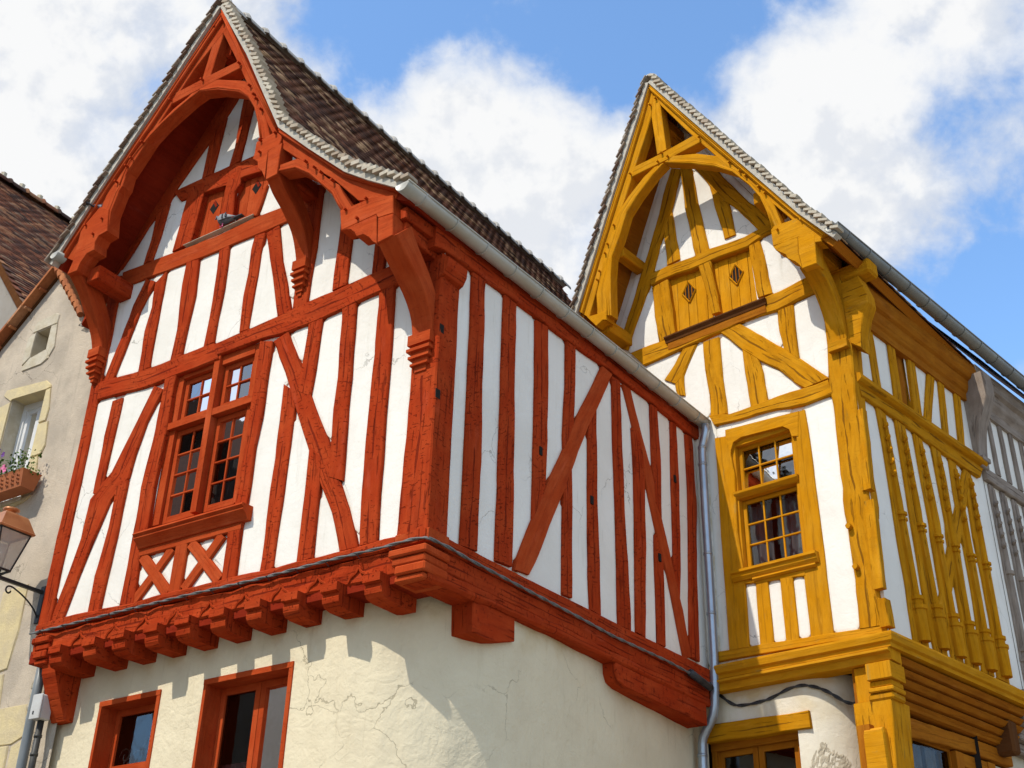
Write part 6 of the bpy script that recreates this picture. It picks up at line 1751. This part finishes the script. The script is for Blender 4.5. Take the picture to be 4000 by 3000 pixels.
# shopfront along the side
w = MB()
wbx(w, YS, -.12, .46, 3.0, 4.90, -.42, -.27)
wbx(w, YS, 1.86, 2.05, 3.0, 4.95, -.42, -.262)
wbx(w, YS, 2.72, 2.92, 3.0, 4.96, -.42, -.27)
wbx(w, YS, 2.0, 2.78, 4.80, 4.955, -.41, -.28)
wbx(w, YS, .44, 2.74, 2.9, 3.002, -.41, -.28)
ws_ = w.build('shop_window', M['ochre_brown'], och)
glazed_sash(YS, .462, 1.858, 3.0, 4.965, -.33, 1, 1, M['ochre_brown'], ws_, stile=.03, glass=M['glass_dull'])
glazed_sash(YS, 2.052, 2.718, 3.0, 4.80, -.33, 2, 1, M['ochre_brown'], ws_, stile=.05, glass=M['glass_dull'])
for a, b in ((.50, .64), (1.10, 1.30), (1.36, 1.62)):
    cloth('curtain', YS, a, b, 3.0, 4.93, -.42, M['curtain_pale'], ws_, folds=2, amp=.012)
for i in range(9):
    pbox('blind_slat', YS, .72, 1.02, 4.42 + .05 * i, 4.44 + .05 * i, -.46, -.43, M['curtain_pale'], ws_, bev=0)
sheet('ground_wall', YS, rect(2.92, 3.5, 0, 4.97), [], -.33, M['stone_pale'], och)

# ================================================================== grey house beyond
gry = empty('timber_house', YS.P(6, 0, -2.5), 'weathered unpainted grey half-timbered house at the right edge', 'house', 'half-timbered houses')
sheet('infill_wall', YS, rect(3.552, 9.0, 5.8, 10.8), [], .0, M['white'], gry)
for i in range(9):
    u = 3.72 + .37 * i
    beam('stud', YS, [(u - .065, 9.26, u + .065, 9.26), (u - .06, 10.25, u + .06, 10.25)], .028 + .002 * (i % 4), .12, M['grey'], gry, wob=.008)
    beam('stud', YS, [(u - .11, 5.95, u + .07, 5.95), (u - .09, 7.2, u + .07, 7.2), (u - .08, 8.98, u + .065, 8.98)], .03 + .002 * (i % 4), .12, M['grey'], gry, wob=.008)
    m = MB()
    GP = ((5.98, .095), (6.36, .095), (6.37, .115), (6.42, .115), (6.43, .08), (6.5, .08), (6.51, .10), (6.55, .10), (6.56, .062), (7.6, .058), (7.61, .082), (7.66, .082), (7.67, .052), (8.9, .036))
    m.tube([YS.P(u, z, .03) for z, r_ in GP], .06, 10, taper=[r_ for z, r_ in GP])
    m.build('colonnette', M['grey'], gry)
    for q in range(5):
        m = MB()
        z = 8.0 + .16 * q
        m.tube([YS.P(u - .04, z, .05), YS.P(u - .075, z + .02, .09), YS.P(u - .05, z + .05, .085)], .022, 5)
        m.build('crocket', M['grey'], gry)
beam('rail', YS, [(3.52, 9.0, 3.52, 9.2), (9, 8.98, 9, 9.2)], .07, .15, M['grey'], gry, step=.4)
beam('sill_beam', YS, [(3.40, 5.74, 3.40, 5.95), (9, 5.74, 9, 5.95)], .09, .3, M['grey'], gry, step=.4)
extr('wall_plate', YS, [(-.12, 10.22), (.05, 10.22), (.055, 10.36), (.12, 10.46), (.14, 10.58), (.20, 10.62), (.20, 10.86), (-.12, 10.88)], 3.53, 9, M['grey'], gry, wob=.01)
arc_band('bracket', YS, smooth_curve([(.36, 10.62), (.37, 10.30), (.28, 10.05), (.17, 9.80), (.12, 9.55), (.09, 9.30)], 3), smooth_curve([(-.02, 10.62), (-.02, 10.3), (-.02, 10.05), (-.02, 9.80), (-.02, 9.5), (-.02, 9.30)], 3), 3.36, 3.62, M['grey'], gry)
for (z0, z1, o) in ((9.24, 9.32, .14), (9.15, 9.24, .10)):
    pbox('bracket_foot', YS, 3.37, 3.60, z0, z1, -.02, o, M['grey'], gry, bev=.012)
for (z0, z1, o) in ((5.52, 5.73, .0), (5.34, 5.52, -.1), (5.2, 5.34, -.2)):
    pbox('jetty_beam', YS, 3.46, 9, z0, z1, -.5, o, M['grey'], gry, bev=.02)
for r_ in range(9):
    for c_ in range(6):
        u0 = 3.48 + .5 * c_ + (.2 if r_ % 2 else 0)
        pbox('stone', YS, u0 + .008, u0 + .49, 3.0 + .25 * r_, 3.24 + .25 * r_, -.5, -.33 + random.uniform(-.01, .01), M['stone_pale'], gry, bev=.015)
slg = Slope(YS, [(0, 0), (1, 0)])
m = MB()
m.cap([YS.P(3.5, 10.9, .30), YS.P(9, 10.9, .30), YS.P(9, 13.6, -1.6), YS.P(3.5, 13.6, -1.6)])
m.build('roof', M['tile'], gry)

# ================================================================== stone house on the left
SWO = -.28
stn = empty('stone_house', RF.P(7.4, 0, -2.5), 'grey-beige roughcast stone house with terracotta-edged gable left of the red house', 'house')
WIN_S = rect(7.03, 7.80, 7.92, 9.60)
WIN_T = [(7.62, 10.24), (7.28, 10.29), (7.275, 10.665), (7.605, 10.665)]
sheet('wall', RF, [(5.3, 0), (9.2, 0), (9.2, 9.95), (8.46, 10.60), (7.34, 11.60), (6.66, 10.74), (6.0, 9.9), (5.3, 9.0)], [WIN_S, WIN_T], SWO, M['stone_wall'], stn)
m = MB()
m.cap([RF.P(5.3, 0, SWO - 2), RF.P(9.2, 0, SWO - 2), RF.P(9.2, 11, SWO - 2), RF.P(5.3, 11, SWO - 2)])
m.build('partition', M['interior'], stn)
sl1 = Slope(RF, [(7.34, 11.63), (8.46, 10.63), (9.3, 9.88)])
sl2 = Slope(RF, [(7.34, 11.63), (6.66, 10.77), (5.8, 9.68)])
for sl in (sl1, sl2):
    sl.slab('roof_boarding', -.03, .02, SWO + .02, -6, M['brown'], stn)
for k in range(6):
    d = .02 + k * .36
    p, D, N = sl1.frame(d + .19, SWO + .06, .05)
    m = MB()
    m.box(p, D, N, RF.n, .19, .022, .10)
    m.box(p - RF.n * .02 - N * .035 + D * .17, D, N, RF.n, .02, .035, .09)
    m.build('verge_tile', M['terracotta'], stn)
for k in range(9):
    p, D, N = sl2.frame(.06 + k * .16, SWO + .09, .03)
    m = MB()
    m.tube([p - D * .10 + RF.n * .03 + N * .0, p + D * .10 + RF.n * .05 - N * .02], .048, 8)
    m.build('verge_tile', M['terracotta'], stn)
# stone surrounds
for poly in ([(7.82, 9.58), (8.02, 9.72), (7.98, 9.80), (7.06, 9.70), (6.94, 9.60), (6.93, 9.56), (7.02, 9.55), (7.80, 9.605)],
             [(7.02, 9.545), (6.93, 9.55), (6.86, 9.22), (6.87, 9.02), (7.02, 9.02)],
             [(7.02, 9.01), (6.81, 9.0), (6.75, 8.62), (6.80, 8.50), (7.02, 8.50)],
             [(7.02, 8.49), (6.86, 8.49), (6.80, 8.22), (6.84, 7.95), (7.02, 7.93)],
             [(7.85, 7.91), (6.80, 7.90), (6.95, 8.08 - .25), (7.52, 7.78), (7.9, 7.76)],
             [(7.81, 9.57), (8.05, 9.55), (8.02, 8.9), (7.81, 8.9)], [(7.81, 8.89), (7.95, 8.89), (7.98, 7.95), (7.81, 7.93)]):
    prism('surround_stone', RF, poly, SWO + .022, .25, M['stone'], stn, bev=.012)
for poly in ([(7.70, 10.68), (7.66, 10.85), (7.22, 10.87), (7.14, 10.82), (7.15, 10.675)], [(7.27, 10.67), (7.14, 10.67), (7.08, 10.25), (7.16, 10.12), (7.27, 10.27)],
             [(7.27, 10.27), (7.17, 10.10), (7.30, 10.04), (7.74, 10.05), (7.76, 10.12), (7.62, 10.23)], [(7.62, 10.245), (7.77, 10.15), (7.78, 10.62), (7.61, 10.67)]):
    prism('surround_stone', RF, poly, SWO + .018, .3, M['stone_pale'], stn, bev=.012)
pbox('reveal', RF, 7.2, 7.7, 10.2, 10.7, SWO - .42, SWO - .36, M['stone_pale'], stn)
w = MB()
wbx(w, RF, 7.04, 7.11, 7.92, 9.6, SWO - .32, SWO - .2)
wbx(w, RF, 7.73, 7.80, 7.92, 9.6, SWO - .32, SWO - .2)
wbx(w, RF, 7.11, 7.73, 9.5, 9.6, SWO - .32, SWO - .2)
ww = w.build('window', M['pvc'], stn)
glazed_sash(RF, 7.112, 7.42, 7.92, 9.5, SWO - .225, 1, 1, M['pvc'], ww, stile=.06)
glazed_sash(RF, 7.422, 7.728, 7.92, 9.5, SWO - .225, 1, 1, M['pvc'], ww, stile=.06)
for nm, a, b, mt in (('reveal', 7.80, 7.86, 'stone_pale'), ('reveal', 6.98, 7.035, 'stone_pale')):
    pbox(nm, RF, a, b, 7.9, 9.62, SWO - .34, SWO - .003, M[mt], stn)
pbox('reveal', RF, 7.0, 7.84, 9.602, 9.66, SWO - .34, SWO - .004, M['stone_pale'], stn)
pbox('window_sill', RF, 6.98, 7.9, 7.86, 7.918, SWO - .34, SWO + .05, M['stone_pale'], stn)
# quoins and big blocks low down
for poly in ([(6.9, 5.08), (5.92, 5.07), (5.83, 4.70), (6.05, 4.62), (6.9, 4.66)], [(6.9, 4.65), (6.10, 4.61), (6.06, 4.0), (6.9, 4.0)], [(5.82, 4.68), (5.70, 4.66), (5.70, 4.1), (6.04, 4.1), (6.05, 4.60)],
             [(6.9, 6.6), (6.42, 6.62), (6.40, 6.0), (6.46, 5.55), (6.9, 5.5)], [(6.9, 5.48), (6.5, 5.5), (6.44, 5.10), (6.9, 5.10)]):
    prism('quoin_stone', RF, poly, SWO + .012 + random.uniform(0, .01), .1, M['stone'], stn, bev=.015)
for i in range(11):
    z = 6.15 - i * .125
    u = 5.74 + random.uniform(-.02, .03) + (.06 if i > 6 else 0)
    poly = [(u + .09 * math.cos(a) * random.uniform(.8, 1.2), z + .06 * math.sin(a) * random.uniform(.8, 1.1)) for a in [q * math.pi / 4 for q in range(8)]]
    prism('stone', RF, poly, SWO + .03, .1, M['sky_stone'], stn, bev=.015)

# ================================================================== big tiled roof behind
bgh = empty('roofed_house', RF.P(14, 0, -7), 'large old house showing only its steep brown tiled roof at the far left', 'house')
BU, BZ = 14.0, 17.65
slb = Slope(RF, [(BU, BZ), (8.6, 11.3)])
slb.slab('roof_boarding', -.12, .0, -.9, -15, M['brown'], bgh)
tile_roof(slb, -.9, -14, bgh, M['tile_far'], 'far_tile', h=.0, w=.21, l=.24, ex=.125, singles=300, see=lambda p: (p - RF.o).dot(-RF.n) > 2.2)
ridge_tiles(RF, BU, BZ + .02, -.9, -14.8, bgh, M['tile_far'], r=.15, L=.42)
for k in range(30):
    x = -1.1 - .46 * k
    m = MB()
    p = RF.P(BU - .02, BZ + .14, x)
    m.tube([p, p + Vector((0, 0, .10))], .07, 6)
    m.build('mortar_crest', M['stone_pale'], bgh)
m = MB()
m.cap([RF.P(8.7, 0, -1.2), RF.P(19, 0, -1.2), RF.P(19, 11.2, -1.2), RF.P(14, 17.4, -1.2), RF.P(8.7, 11.2, -1.2)])
m.build('wall', M['facade_far'], bgh)
m = MB()
m.cap([RF.P(8.8, 0, -1.2), RF.P(8.8, 0, -15), RF.P(8.8, 11.3, -15), RF.P(8.8, 11.3, -1.2)])
m.build('wall', M['facade_far'], bgh)
m = MB()
m.cap([RF.P(14, 17.6, -.9), RF.P(14, 17.6, -15), RF.P(19.4, 11.2, -15), RF.P(19.4, 11.2, -.9)])
m.build('roof', M['tile_far'], bgh)

# house across the street, seen mirrored in the panes
opp = empty('street_house', Vector((-15.5, 8, 0)), 'grey house across the street mirrored in the window panes', 'house')
m = MB()
for pts in ([(-11.5, 0), (-11.5, 15)],):
    pass
m.cap([Vector((-12.5, 2, 0)), Vector((-12.5, 13, 0)), Vector((-12.5, 13, 9.5)), Vector((-12.5, 2, 9.5))])
m.cap([Vector((-12.5, 2, 0)), Vector((-20, 2, 0)), Vector((-20, 2, 9.5)), Vector((-16.2, 2, 14.5)), Vector((-12.5, 2, 9.5))])
m.build('wall', M['facade_far'], opp)
m = MB()
m.cap([Vector((-12.1, 1.7, 9.1)), Vector((-12.1, 13.3, 9.1)), Vector((-16.2, 13.3, 14.6)), Vector((-16.2, 1.7, 14.6))])
m.cap([Vector((-20.4, 1.7, 9.1)), Vector((-20.4, 13.3, 9.1)), Vector((-16.2, 13.3, 14.6)), Vector((-16.2, 1.7, 14.6))])
m.build('roof', M['tile'], opp)

# ================================================================== things on the houses
# downpipe in the corner between red and ochre
PIPE = [(-.235, 9.20), (-.235, 9.10), (-.20, 8.98), (-.165, 8.88), (-.158, 8.75), (-.152, 7.9), (-.148, 6.7), (-.142, 6.0), (-.125, 5.6), (-.108, 5.40), (-.085, 5.29), (-.03, 5.20), (.03, 5.12), (.08, 5.04), (.098, 4.96), (.105, 4.7), (.11, 3.0), (.11, 0)]
dp = empty('downpipe', YF.P(.11, 0, .1), 'galvanised grey downpipe with bent foot in the corner between red and ochre houses', 'downpipe')
m = MB()
m.tube([YF.P(u, z, .10) for u, z in PIPE], .056, 12)
m.build('pipe', M['zinc_blue'], dp, smooth=True)
for u, z in ((-.157, 8.62), (-.15, 7.35), (-.145, 6.55), (.104, 4.83), (-.165, 8.87)):
    m = MB()
    m.tube([YF.P(u, z - .018, .10), YF.P(u, z + .018, .10)], .063, 12)
    m.build('pipe_collar', M['zinc_blue'], dp, smooth=True)


def cable(name, pts3, r, mat, label, cat, twist=True):
    c = empty(name, pts3[0].copy(), label, cat)
    # resample
    P = []
    for i in range(len(pts3) - 1):
        a, b = pts3[i], pts3[i + 1]
        k = max(1, int((b - a).length / .05))
        for j in range(k):
            P.append(a.lerp(b, j / k))
    P.append(pts3[-1])
    for s in ((0, 1) if twist else (0,)):
        Q = []
        for i, p in enumerate(P):
            t = (P[min(i + 1, len(P) - 1)] - P[max(i - 1, 0)]).normalized()
            x = t.cross(Vector((0, 0, 1))).normalized()
            y = t.cross(x)
            a = i * .75 + math.pi * s
            Q.append(p + (x * math.cos(a) + y * math.sin(a)) * (r * .75 if twist else 0))
        m = MB()
        m.tube(Q, r, 6)
        m.build('strand', mat, c, smooth=True)
    return c


pts = [RF.P(u, z + .012, .105) for u, z in ((5.60, 5.735), (5.45, 5.735), (4.93, 5.738), (4.0, 5.746), (3.0, 5.748), (2.06, 5.738), (1.06, 5.757), (.49, 5.755), (.10, 5.768), (-.07, 5.755))]
pts += [RS.P(u, z + .004, .115) for u, z in ((-.06, 5.755), (.2, 5.756), (.5, 5.735), (1.29, 5.712), (2.31, 5.684), (3.03, 5.655), (4.2, 5.665), (4.765, 5.645))]
cr = cable('power_cable', pts, .010, M['cable_grey'], 'grey twisted cable clipped along the red jetty beam', 'cable')
m = MB()
q = [RS.P(4.72, 5.66, .12), RS.P(4.95, 5.62, .125), RS.P(5.20, 5.58, .13)]
m.tube(q, .045, 8)
m.build('joint_sleeve', M['cable'], cr, smooth=True)
for i in range(14):
    m = MB()
    u = 5.4 - i * .39
    m.tube([RF.P(u, 5.72, .075), RF.P(u, 5.748, .135), RF.P(u, 5.775, .08)], .006, 4)
    m.build('clip', M['cable'], cr)
YC = [(2.537, 14.904, 5.654), (2.624, 14.827, 5.621), (2.705, 14.754, 5.518), (2.798, 14.671, 5.428), (2.906, 14.575, 5.399), (3.074, 14.425, 5.406), (3.194, 14.318, 5.43), (3.35, 14.179, 5.493), (3.489, 14.056, 5.511), (3.616, 13.971, 5.477), (3.732, 13.915, 5.418), (3.836, 13.88, 5.344), (3.943, 13.857, 5.273), (4.045, 13.847, 5.26)]
YC = [YF.P(.30, 5.52, .04), YF.P(.10, 5.64, .15), YF.P(-.10, 5.66, .155)] + [Vector(q) for q in YC[1:]] + [Vector(YC[-1]) + YF.u * -.2 + YF.n * .05]
Q = []
for i in range(len(YC) - 1):
    a, b_, c, d = YC[max(i - 1, 0)], YC[i], YC[i + 1], YC[min(i + 2, len(YC) - 1)]
    for j in range(4):
        t = j / 4
        Q.append(.5 * ((2 * b_) + (c - a) * t + (2 * a - 5 * b_ + 4 * c - d) * t * t + (3 * b_ - a - 3 * c + d) * t ** 3))
Q.append(YC[-1])
cable('power_cable', Q, .013, M['cable'], 'black cable sagging across the off-white wall under the ochre cornice', 'cable')

# junction box and pipes beside the low left bracket
bx = empty('junction_box', RF.P(5.42, 4.83, -.15), 'grey plastic junction box on the drainpipe below the red bracket', 'box')
pbox('box_body', RF, 5.33, 5.49, 4.79, 5.06, -.2, -.06, M['white_box'], bx, bev=.012)
pbox('box_lid', RF, 5.325, 5.495, 4.785, 5.065, -.058, -.035, M['white_box'], bx, bev=.008)
pbox('lock', RF, 5.42, 5.44, 4.84, 4.875, -.036, -.03, M['iron'], bx, bev=0)
d1 = empty('drainpipe', RF.P(5.62, 0, -.17), 'wide grey plastic drainpipe on the wall joint, left of the thin dark one', 'drainpipe', 'pipes between stone and red house')
m = MB()
m.tube([RF.P(5.64, 5.70, -.17), RF.P(5.64, 5.0, -.17), RF.P(5.63, 4.2, -.17), RF.P(5.62, 0, -.17)], .055, 12)
m.build('pipe', M['pipe_grey'], d1, smooth=True)
d2 = empty('drainpipe', RF.P(5.41, 0, -.16), 'thin dark iron drainpipe running down below the grey junction box', 'drainpipe', 'pipes between stone and red house')
m = MB()
m.tube([RF.P(5.42, 4.80, -.15), RF.P(5.415, 4.2, -.15), RF.P(5.41, 0, -.15)], .038, 10)
m.build('pipe', M['pipe_dark'], d2, smooth=True)
for z in (4.62, 4.42):
    m = MB()
    m.tube([RF.P(5.418, z - .015, -.15), RF.P(5.418, z + .015, -.15)], .046, 10)
    m.build('pipe_collar', M['pipe_dark'], d2, smooth=True)

# street lamp on its wall arm
lamp = empty('street_lamp', RF.P(6.08, 6.43, SWO), 'copper-roofed lantern street lamp on a black iron wall arm', 'street lamp')
lu, lo_ = 6.15, .36
m = MB()
m.box(RF.P(6.08, 6.44, (SWO + .42) / 2), RF.u, RF.n, Z3, .02, (.42 - SWO) / 2, .02)
m.build('arm', M['iron'], lamp)
m = MB()
sc = []
for i in range(30):
    t = i / 29
    if t < .6:
        s = t / .6
        sc.append(RF.P(6.08, 6.12 + .26 * s + .03 * math.sin(s * 3), SWO + .02 + .42 * s ** 1.3))
    else:
        a = (t - .6) / .4 * 5.2
        rr = .055 * (1 - (t - .6) / .4 * .6)
        sc.append(RF.P(6.08, 6.38 - .02 + rr * math.sin(a + 1.2) - .03, SWO + .47 - rr * math.cos(a + 1.2) + .0))
m.tube(sc, .011, 6)
m.build('scroll', M['iron'], lamp, smooth=True)
pbox('wall_plate', RF, 6.04, 6.12, 6.05, 6.52, SWO, SWO + .025, M['iron'], lamp)


def sq(z, h):
    return [RF.P(lu + s * h, z, lo_ + t * h) for s, t in ((-1, -1), (1, -1), (1, 1), (-1, 1))]


m = MB()
b0_, t0_ = sq(6.54, .105), sq(7.00, .205)
for i in range(4):
    m.tube([b0_[i], t0_[i]], .012, 5)
    m.tube([b0_[i], b0_[(i + 1) % 4]], .016, 5)
    m.tube([t0_[i], t0_[(i + 1) % 4]], .014, 5)
    m.tube([b0_[i], RF.P(6.08 + .07, 6.45, lo_)], .009, 5)
m.build('lantern_frame', M['iron'], lamp)
for i in range(4):
    m = MB()
    m.face([b0_[i], b0_[(i + 1) % 4], t0_[(i + 1) % 4], t0_[i]], [(0, 0), (1, 0), (1, 1), (0, 1)])
    m.build('lantern_pane', M['glass_lamp'], lamp)
m = MB()
m.grid([sq(7.0, .235), sq(7.02, .245), sq(7.03, .235), sq(7.20, .165), sq(7.225, .15), sq(7.235, .09)], closed=True)
m.cap(sq(7.0, .235))
m.cap(sq(7.235, .09))
m.build('lantern_roof', M['copper'], lamp)
m = MB()
c0 = RF.P(lu, 7.235, lo_)
m.tube([c0, c0 + Z3 * .03, c0 + Z3 * .05, c0 + Z3 * .06, c0 + Z3 * .085, c0 + Z3 * .10], .06, 12, taper=[.06, .055, .06, .10, .10, .03])
m.build('finial', M['copper'], lamp, smooth=True)
m = MB()
m.tube([RF.P(lu, 6.54, lo_), RF.P(lu, 6.66, lo_), RF.P(lu, 6.68, lo_), RF.P(lu, 6.86, lo_)], .03, 10, taper=[.02, .02, .05, .055])
m.build('bulb', M['pvc'], lamp, smooth=True)

# flower box on the stone window sill
fb = empty('flower_box', RF.P(7.0, 7.88, -.1), 'terracotta window box of pink and purple flowers on the stone sill', 'flower box')
m = MB()
lo4 = [RF.P(u, 7.90, o) for u, o in ((6.66, -.20), (7.55, -.20), (7.55, .0), (6.66, .0))]
hi4 = [RF.P(u, 8.10, o) for u, o in ((6.62, -.23), (7.59, -.23), (7.59, .04), (6.62, .04))]
hi5 = [RF.P(u, 8.13, o) for u, o in ((6.61, -.24), (7.60, -.24), (7.60, .05), (6.61, .05))]
in5 = [RF.P(u, 8.12, o) for u, o in ((6.64, -.21), (7.57, -.21), (7.57, .02), (6.64, .02))]
in4 = [RF.P(u, 8.06, o) for u, o in ((6.64, -.21), (7.57, -.21), (7.57, .02), (6.64, .02))]
m.grid([lo4, hi4, hi5, in5, in4], closed=True)
m.cap(lo4)
m.cap(in4)
m.build('trough', M['planter'], fb)
for i in range(8):
    m = MB()
    u = 6.72 + .11 * i
    for q in range(3):
        m.tube([RF.P(u - .02, 7.95 + .05 * q, .02 + .007 * q), RF.P(u, 7.975 + .05 * q, .032 + .007 * q), RF.P(u + .02, 7.95 + .05 * q, .02 + .007 * q)], .010, 4)
    m.build('garland', M['planter'], fb)
m = MB()
for i in range(420):
    u = random.uniform(6.60, 7.56)
    hgt = random.random() ** 1.5 * .34
    c = RF.P(u + random.gauss(0, .02), 8.11 + hgt - (.12 if u < 6.7 and random.random() < .35 else 0), random.uniform(-.2, .06))
    d = Vector((random.gauss(0, 1), random.gauss(0, 1), random.gauss(.4, 1))).normalized()
    e = d.orthogonal().normalized()
    s = random.uniform(.014, .03)
    m.face([c - d * s, c + e * s * .7, c + d * s, c - e * s * .7], [(0, 0), (1, 0), (1, 1), (0, 1)])
m.build('foliage', M['leaf'], fb, merge=False, kind='stuff')
for (u, z, mt, n_) in ((7.10, 8.42, 'petal_purple', 1), (7.22, 8.50, 'petal_purple', 1), (7.02, 8.22, 'petal_pink', 1), (7.10, 8.19, 'petal_pink', 1), (7.20, 8.25, 'petal_pink', 1), (7.3, 8.2, 'petal_pink', 1), (6.98, 8.17, 'petal_pink', 1)):
    m = MB()
    c = RF.P(u, z, .07)
    for q in range(5):
        a = q * 2 * math.pi / 5
        d = (RF.u * math.cos(a) + Z3 * math.sin(a))
        e = (RF.u * -math.sin(a) + Z3 * math.cos(a))
        m.face([c, c + d * .03 + e * .018 + RF.n * .012, c + d * .045 + RF.n * .008, c + d * .03 - e * .018 + RF.n * .012], [(0, 0), (1, 0), (1, 1), (0, 1)])
    m.build('flower', M[mt], fb, merge=False)


# pigeons
def pigeon(base, fwd, label, tail_up=0.0, s=1.0):
    pg = empty('pigeon', base, label, 'pigeon', 'pigeons on the red gable')
    up = Vector((0, 0, 1))
    side = fwd.cross(up).normalized()
    spine = [(-.165, .055, .006, .004), (-.12, .062, .022, .008), (-.085, .070, .034, .026), (-.045, .080, .048, .045), (0, .090, .055, .056), (.045, .100, .050, .056), (.08, .115, .038, .046), (.10, .138, .026, .030), (.112, .158, .023, .024), (.125, .172, .021, .021), (.140, .170, .014, .015), (.150, .165, .006, .007), (.165, .160, .002, .003)]
    m = MB()
    rows = []
    for (x, z, a, b) in spine:
        z2 = z + (tail_up * max(0, -x - .04) if x < 0 else 0)
        c = base + fwd * (x * s) + up * (z2 * s)
        rows.append([c + side * (a * s * math.cos(2 * math.pi * k / 12)) + up * (b * s * math.sin(2 * math.pi * k / 12)) for k in range(12)])
    m.grid(rows, closed=True)
    m.cap(rows[0])
    m.cap(rows[-1])
    m.build('body', M['pigeon'], pg, smooth=True)
    for sg in (-1, 1):
        w = MB()
        rr = []
        for (x, z0, z1, y) in ((.06, .082, .12, .052), (.02, .062, .132, .062), (-.04, .060, .122, .058), (-.09, .064, .10, .045), (-.14, .066, .082, .025), (-.165, .068, .074, .012)):
            zz = tail_up * max(0, -x - .04)
            c = base + fwd * (x * s) + side * (sg * y * s)
            rr.append([c + up * ((z0 + (z1 - z0) * q / 3 + zz) * s) + side * (sg * .006 * s * math.sin(math.pi * q / 3)) for q in range(4)])
        w.grid(rr)
        w.build('wing', M['pigeon_wing'], pg, smooth=True)
        w = MB()
        for x in (-.02, -.065):
            c = base + fwd * (x * s) + side * (sg * .066 * s) + up * (.095 * s)
            w.box(c, fwd, side, up, .010 * s, .003 * s, .026 * s)
        w.build('wing_bar', M['pigeon_dark'], pg)
        w = MB()
        f0 = base + fwd * (.005 * s) + side * (sg * .022 * s)
        w.tube([f0 + up * (.05 * s), f0 + up * .004], .006 * s, 5)
        for a in (-.5, 0, .5):
            w.tube([f0 + up * .005, f0 + up * .004 + (fwd * math.cos(a) + side * math.sin(a)) * .03 * s], .004 * s, 4)
        w.build('leg', M['petal_pink'], pg)
        w = MB()
        e = base + fwd * (.131 * s) + side * (sg * .0195 * s) + up * (.176 * s)
        w.tube([e, e + side * (sg * .003)], .004 * s, 6)
        w.build('eye', M['iron'], pg)
    t = MB()
    zt = tail_up * .08
    c = base - fwd * (.15 * s) + up * ((.055 + zt) * s)
    t.box(c - fwd * (.045 * s) + up * (tail_up * .05 * s), (fwd - up * tail_up).normalized(), side, (up + fwd * tail_up).normalized(), .06 * s, .025 * s, .005 * s)
    t.build('tail', M['pigeon_dark'], pg)
    return pg


pigeon(RF.P(3.52, 10.748, .04), RF.u.normalized(), 'grey pigeon perched on the pale lip below the red hatches', s=1.25)
pigeon(RF.P(5.24, 11.255, .60), (-RF.u * .55 - RF.n * .8).normalized(), 'pigeon with pale wing perched on the left foot of the red gable arch', tail_up=.35, s=1.1)
# bird-spike wire frame on the stone gable
wl = empty('wall_lantern', RF.P(6.45, 10.4, SWO), 'small dark wire lantern frame on the stone gable beside the red bracket', 'lantern')
m = MB()
q = [RF.P(6.56, 10.42, SWO + .05), RF.P(6.40, 10.47, SWO + .05), RF.P(6.35, 10.34, SWO + .05), RF.P(6.40, 10.34, SWO + .05)]
for i in range(4):
    m.tube([q[i], q[(i + 1) % 4]], .006, 4)
m.tube([q[1], q[1] - RF.n * .06], .006, 4)
m.tube([q[2], q[2] - RF.n * .06], .006, 4)
m.build('wire_frame', M['iron'], wl)
m = MB()
m.face([q[0], q[1], q[2], q[3]], [(0, 0), (1, 0), (1, 1), (0, 1)])
m.build('glass', M['glass_lamp'], wl)
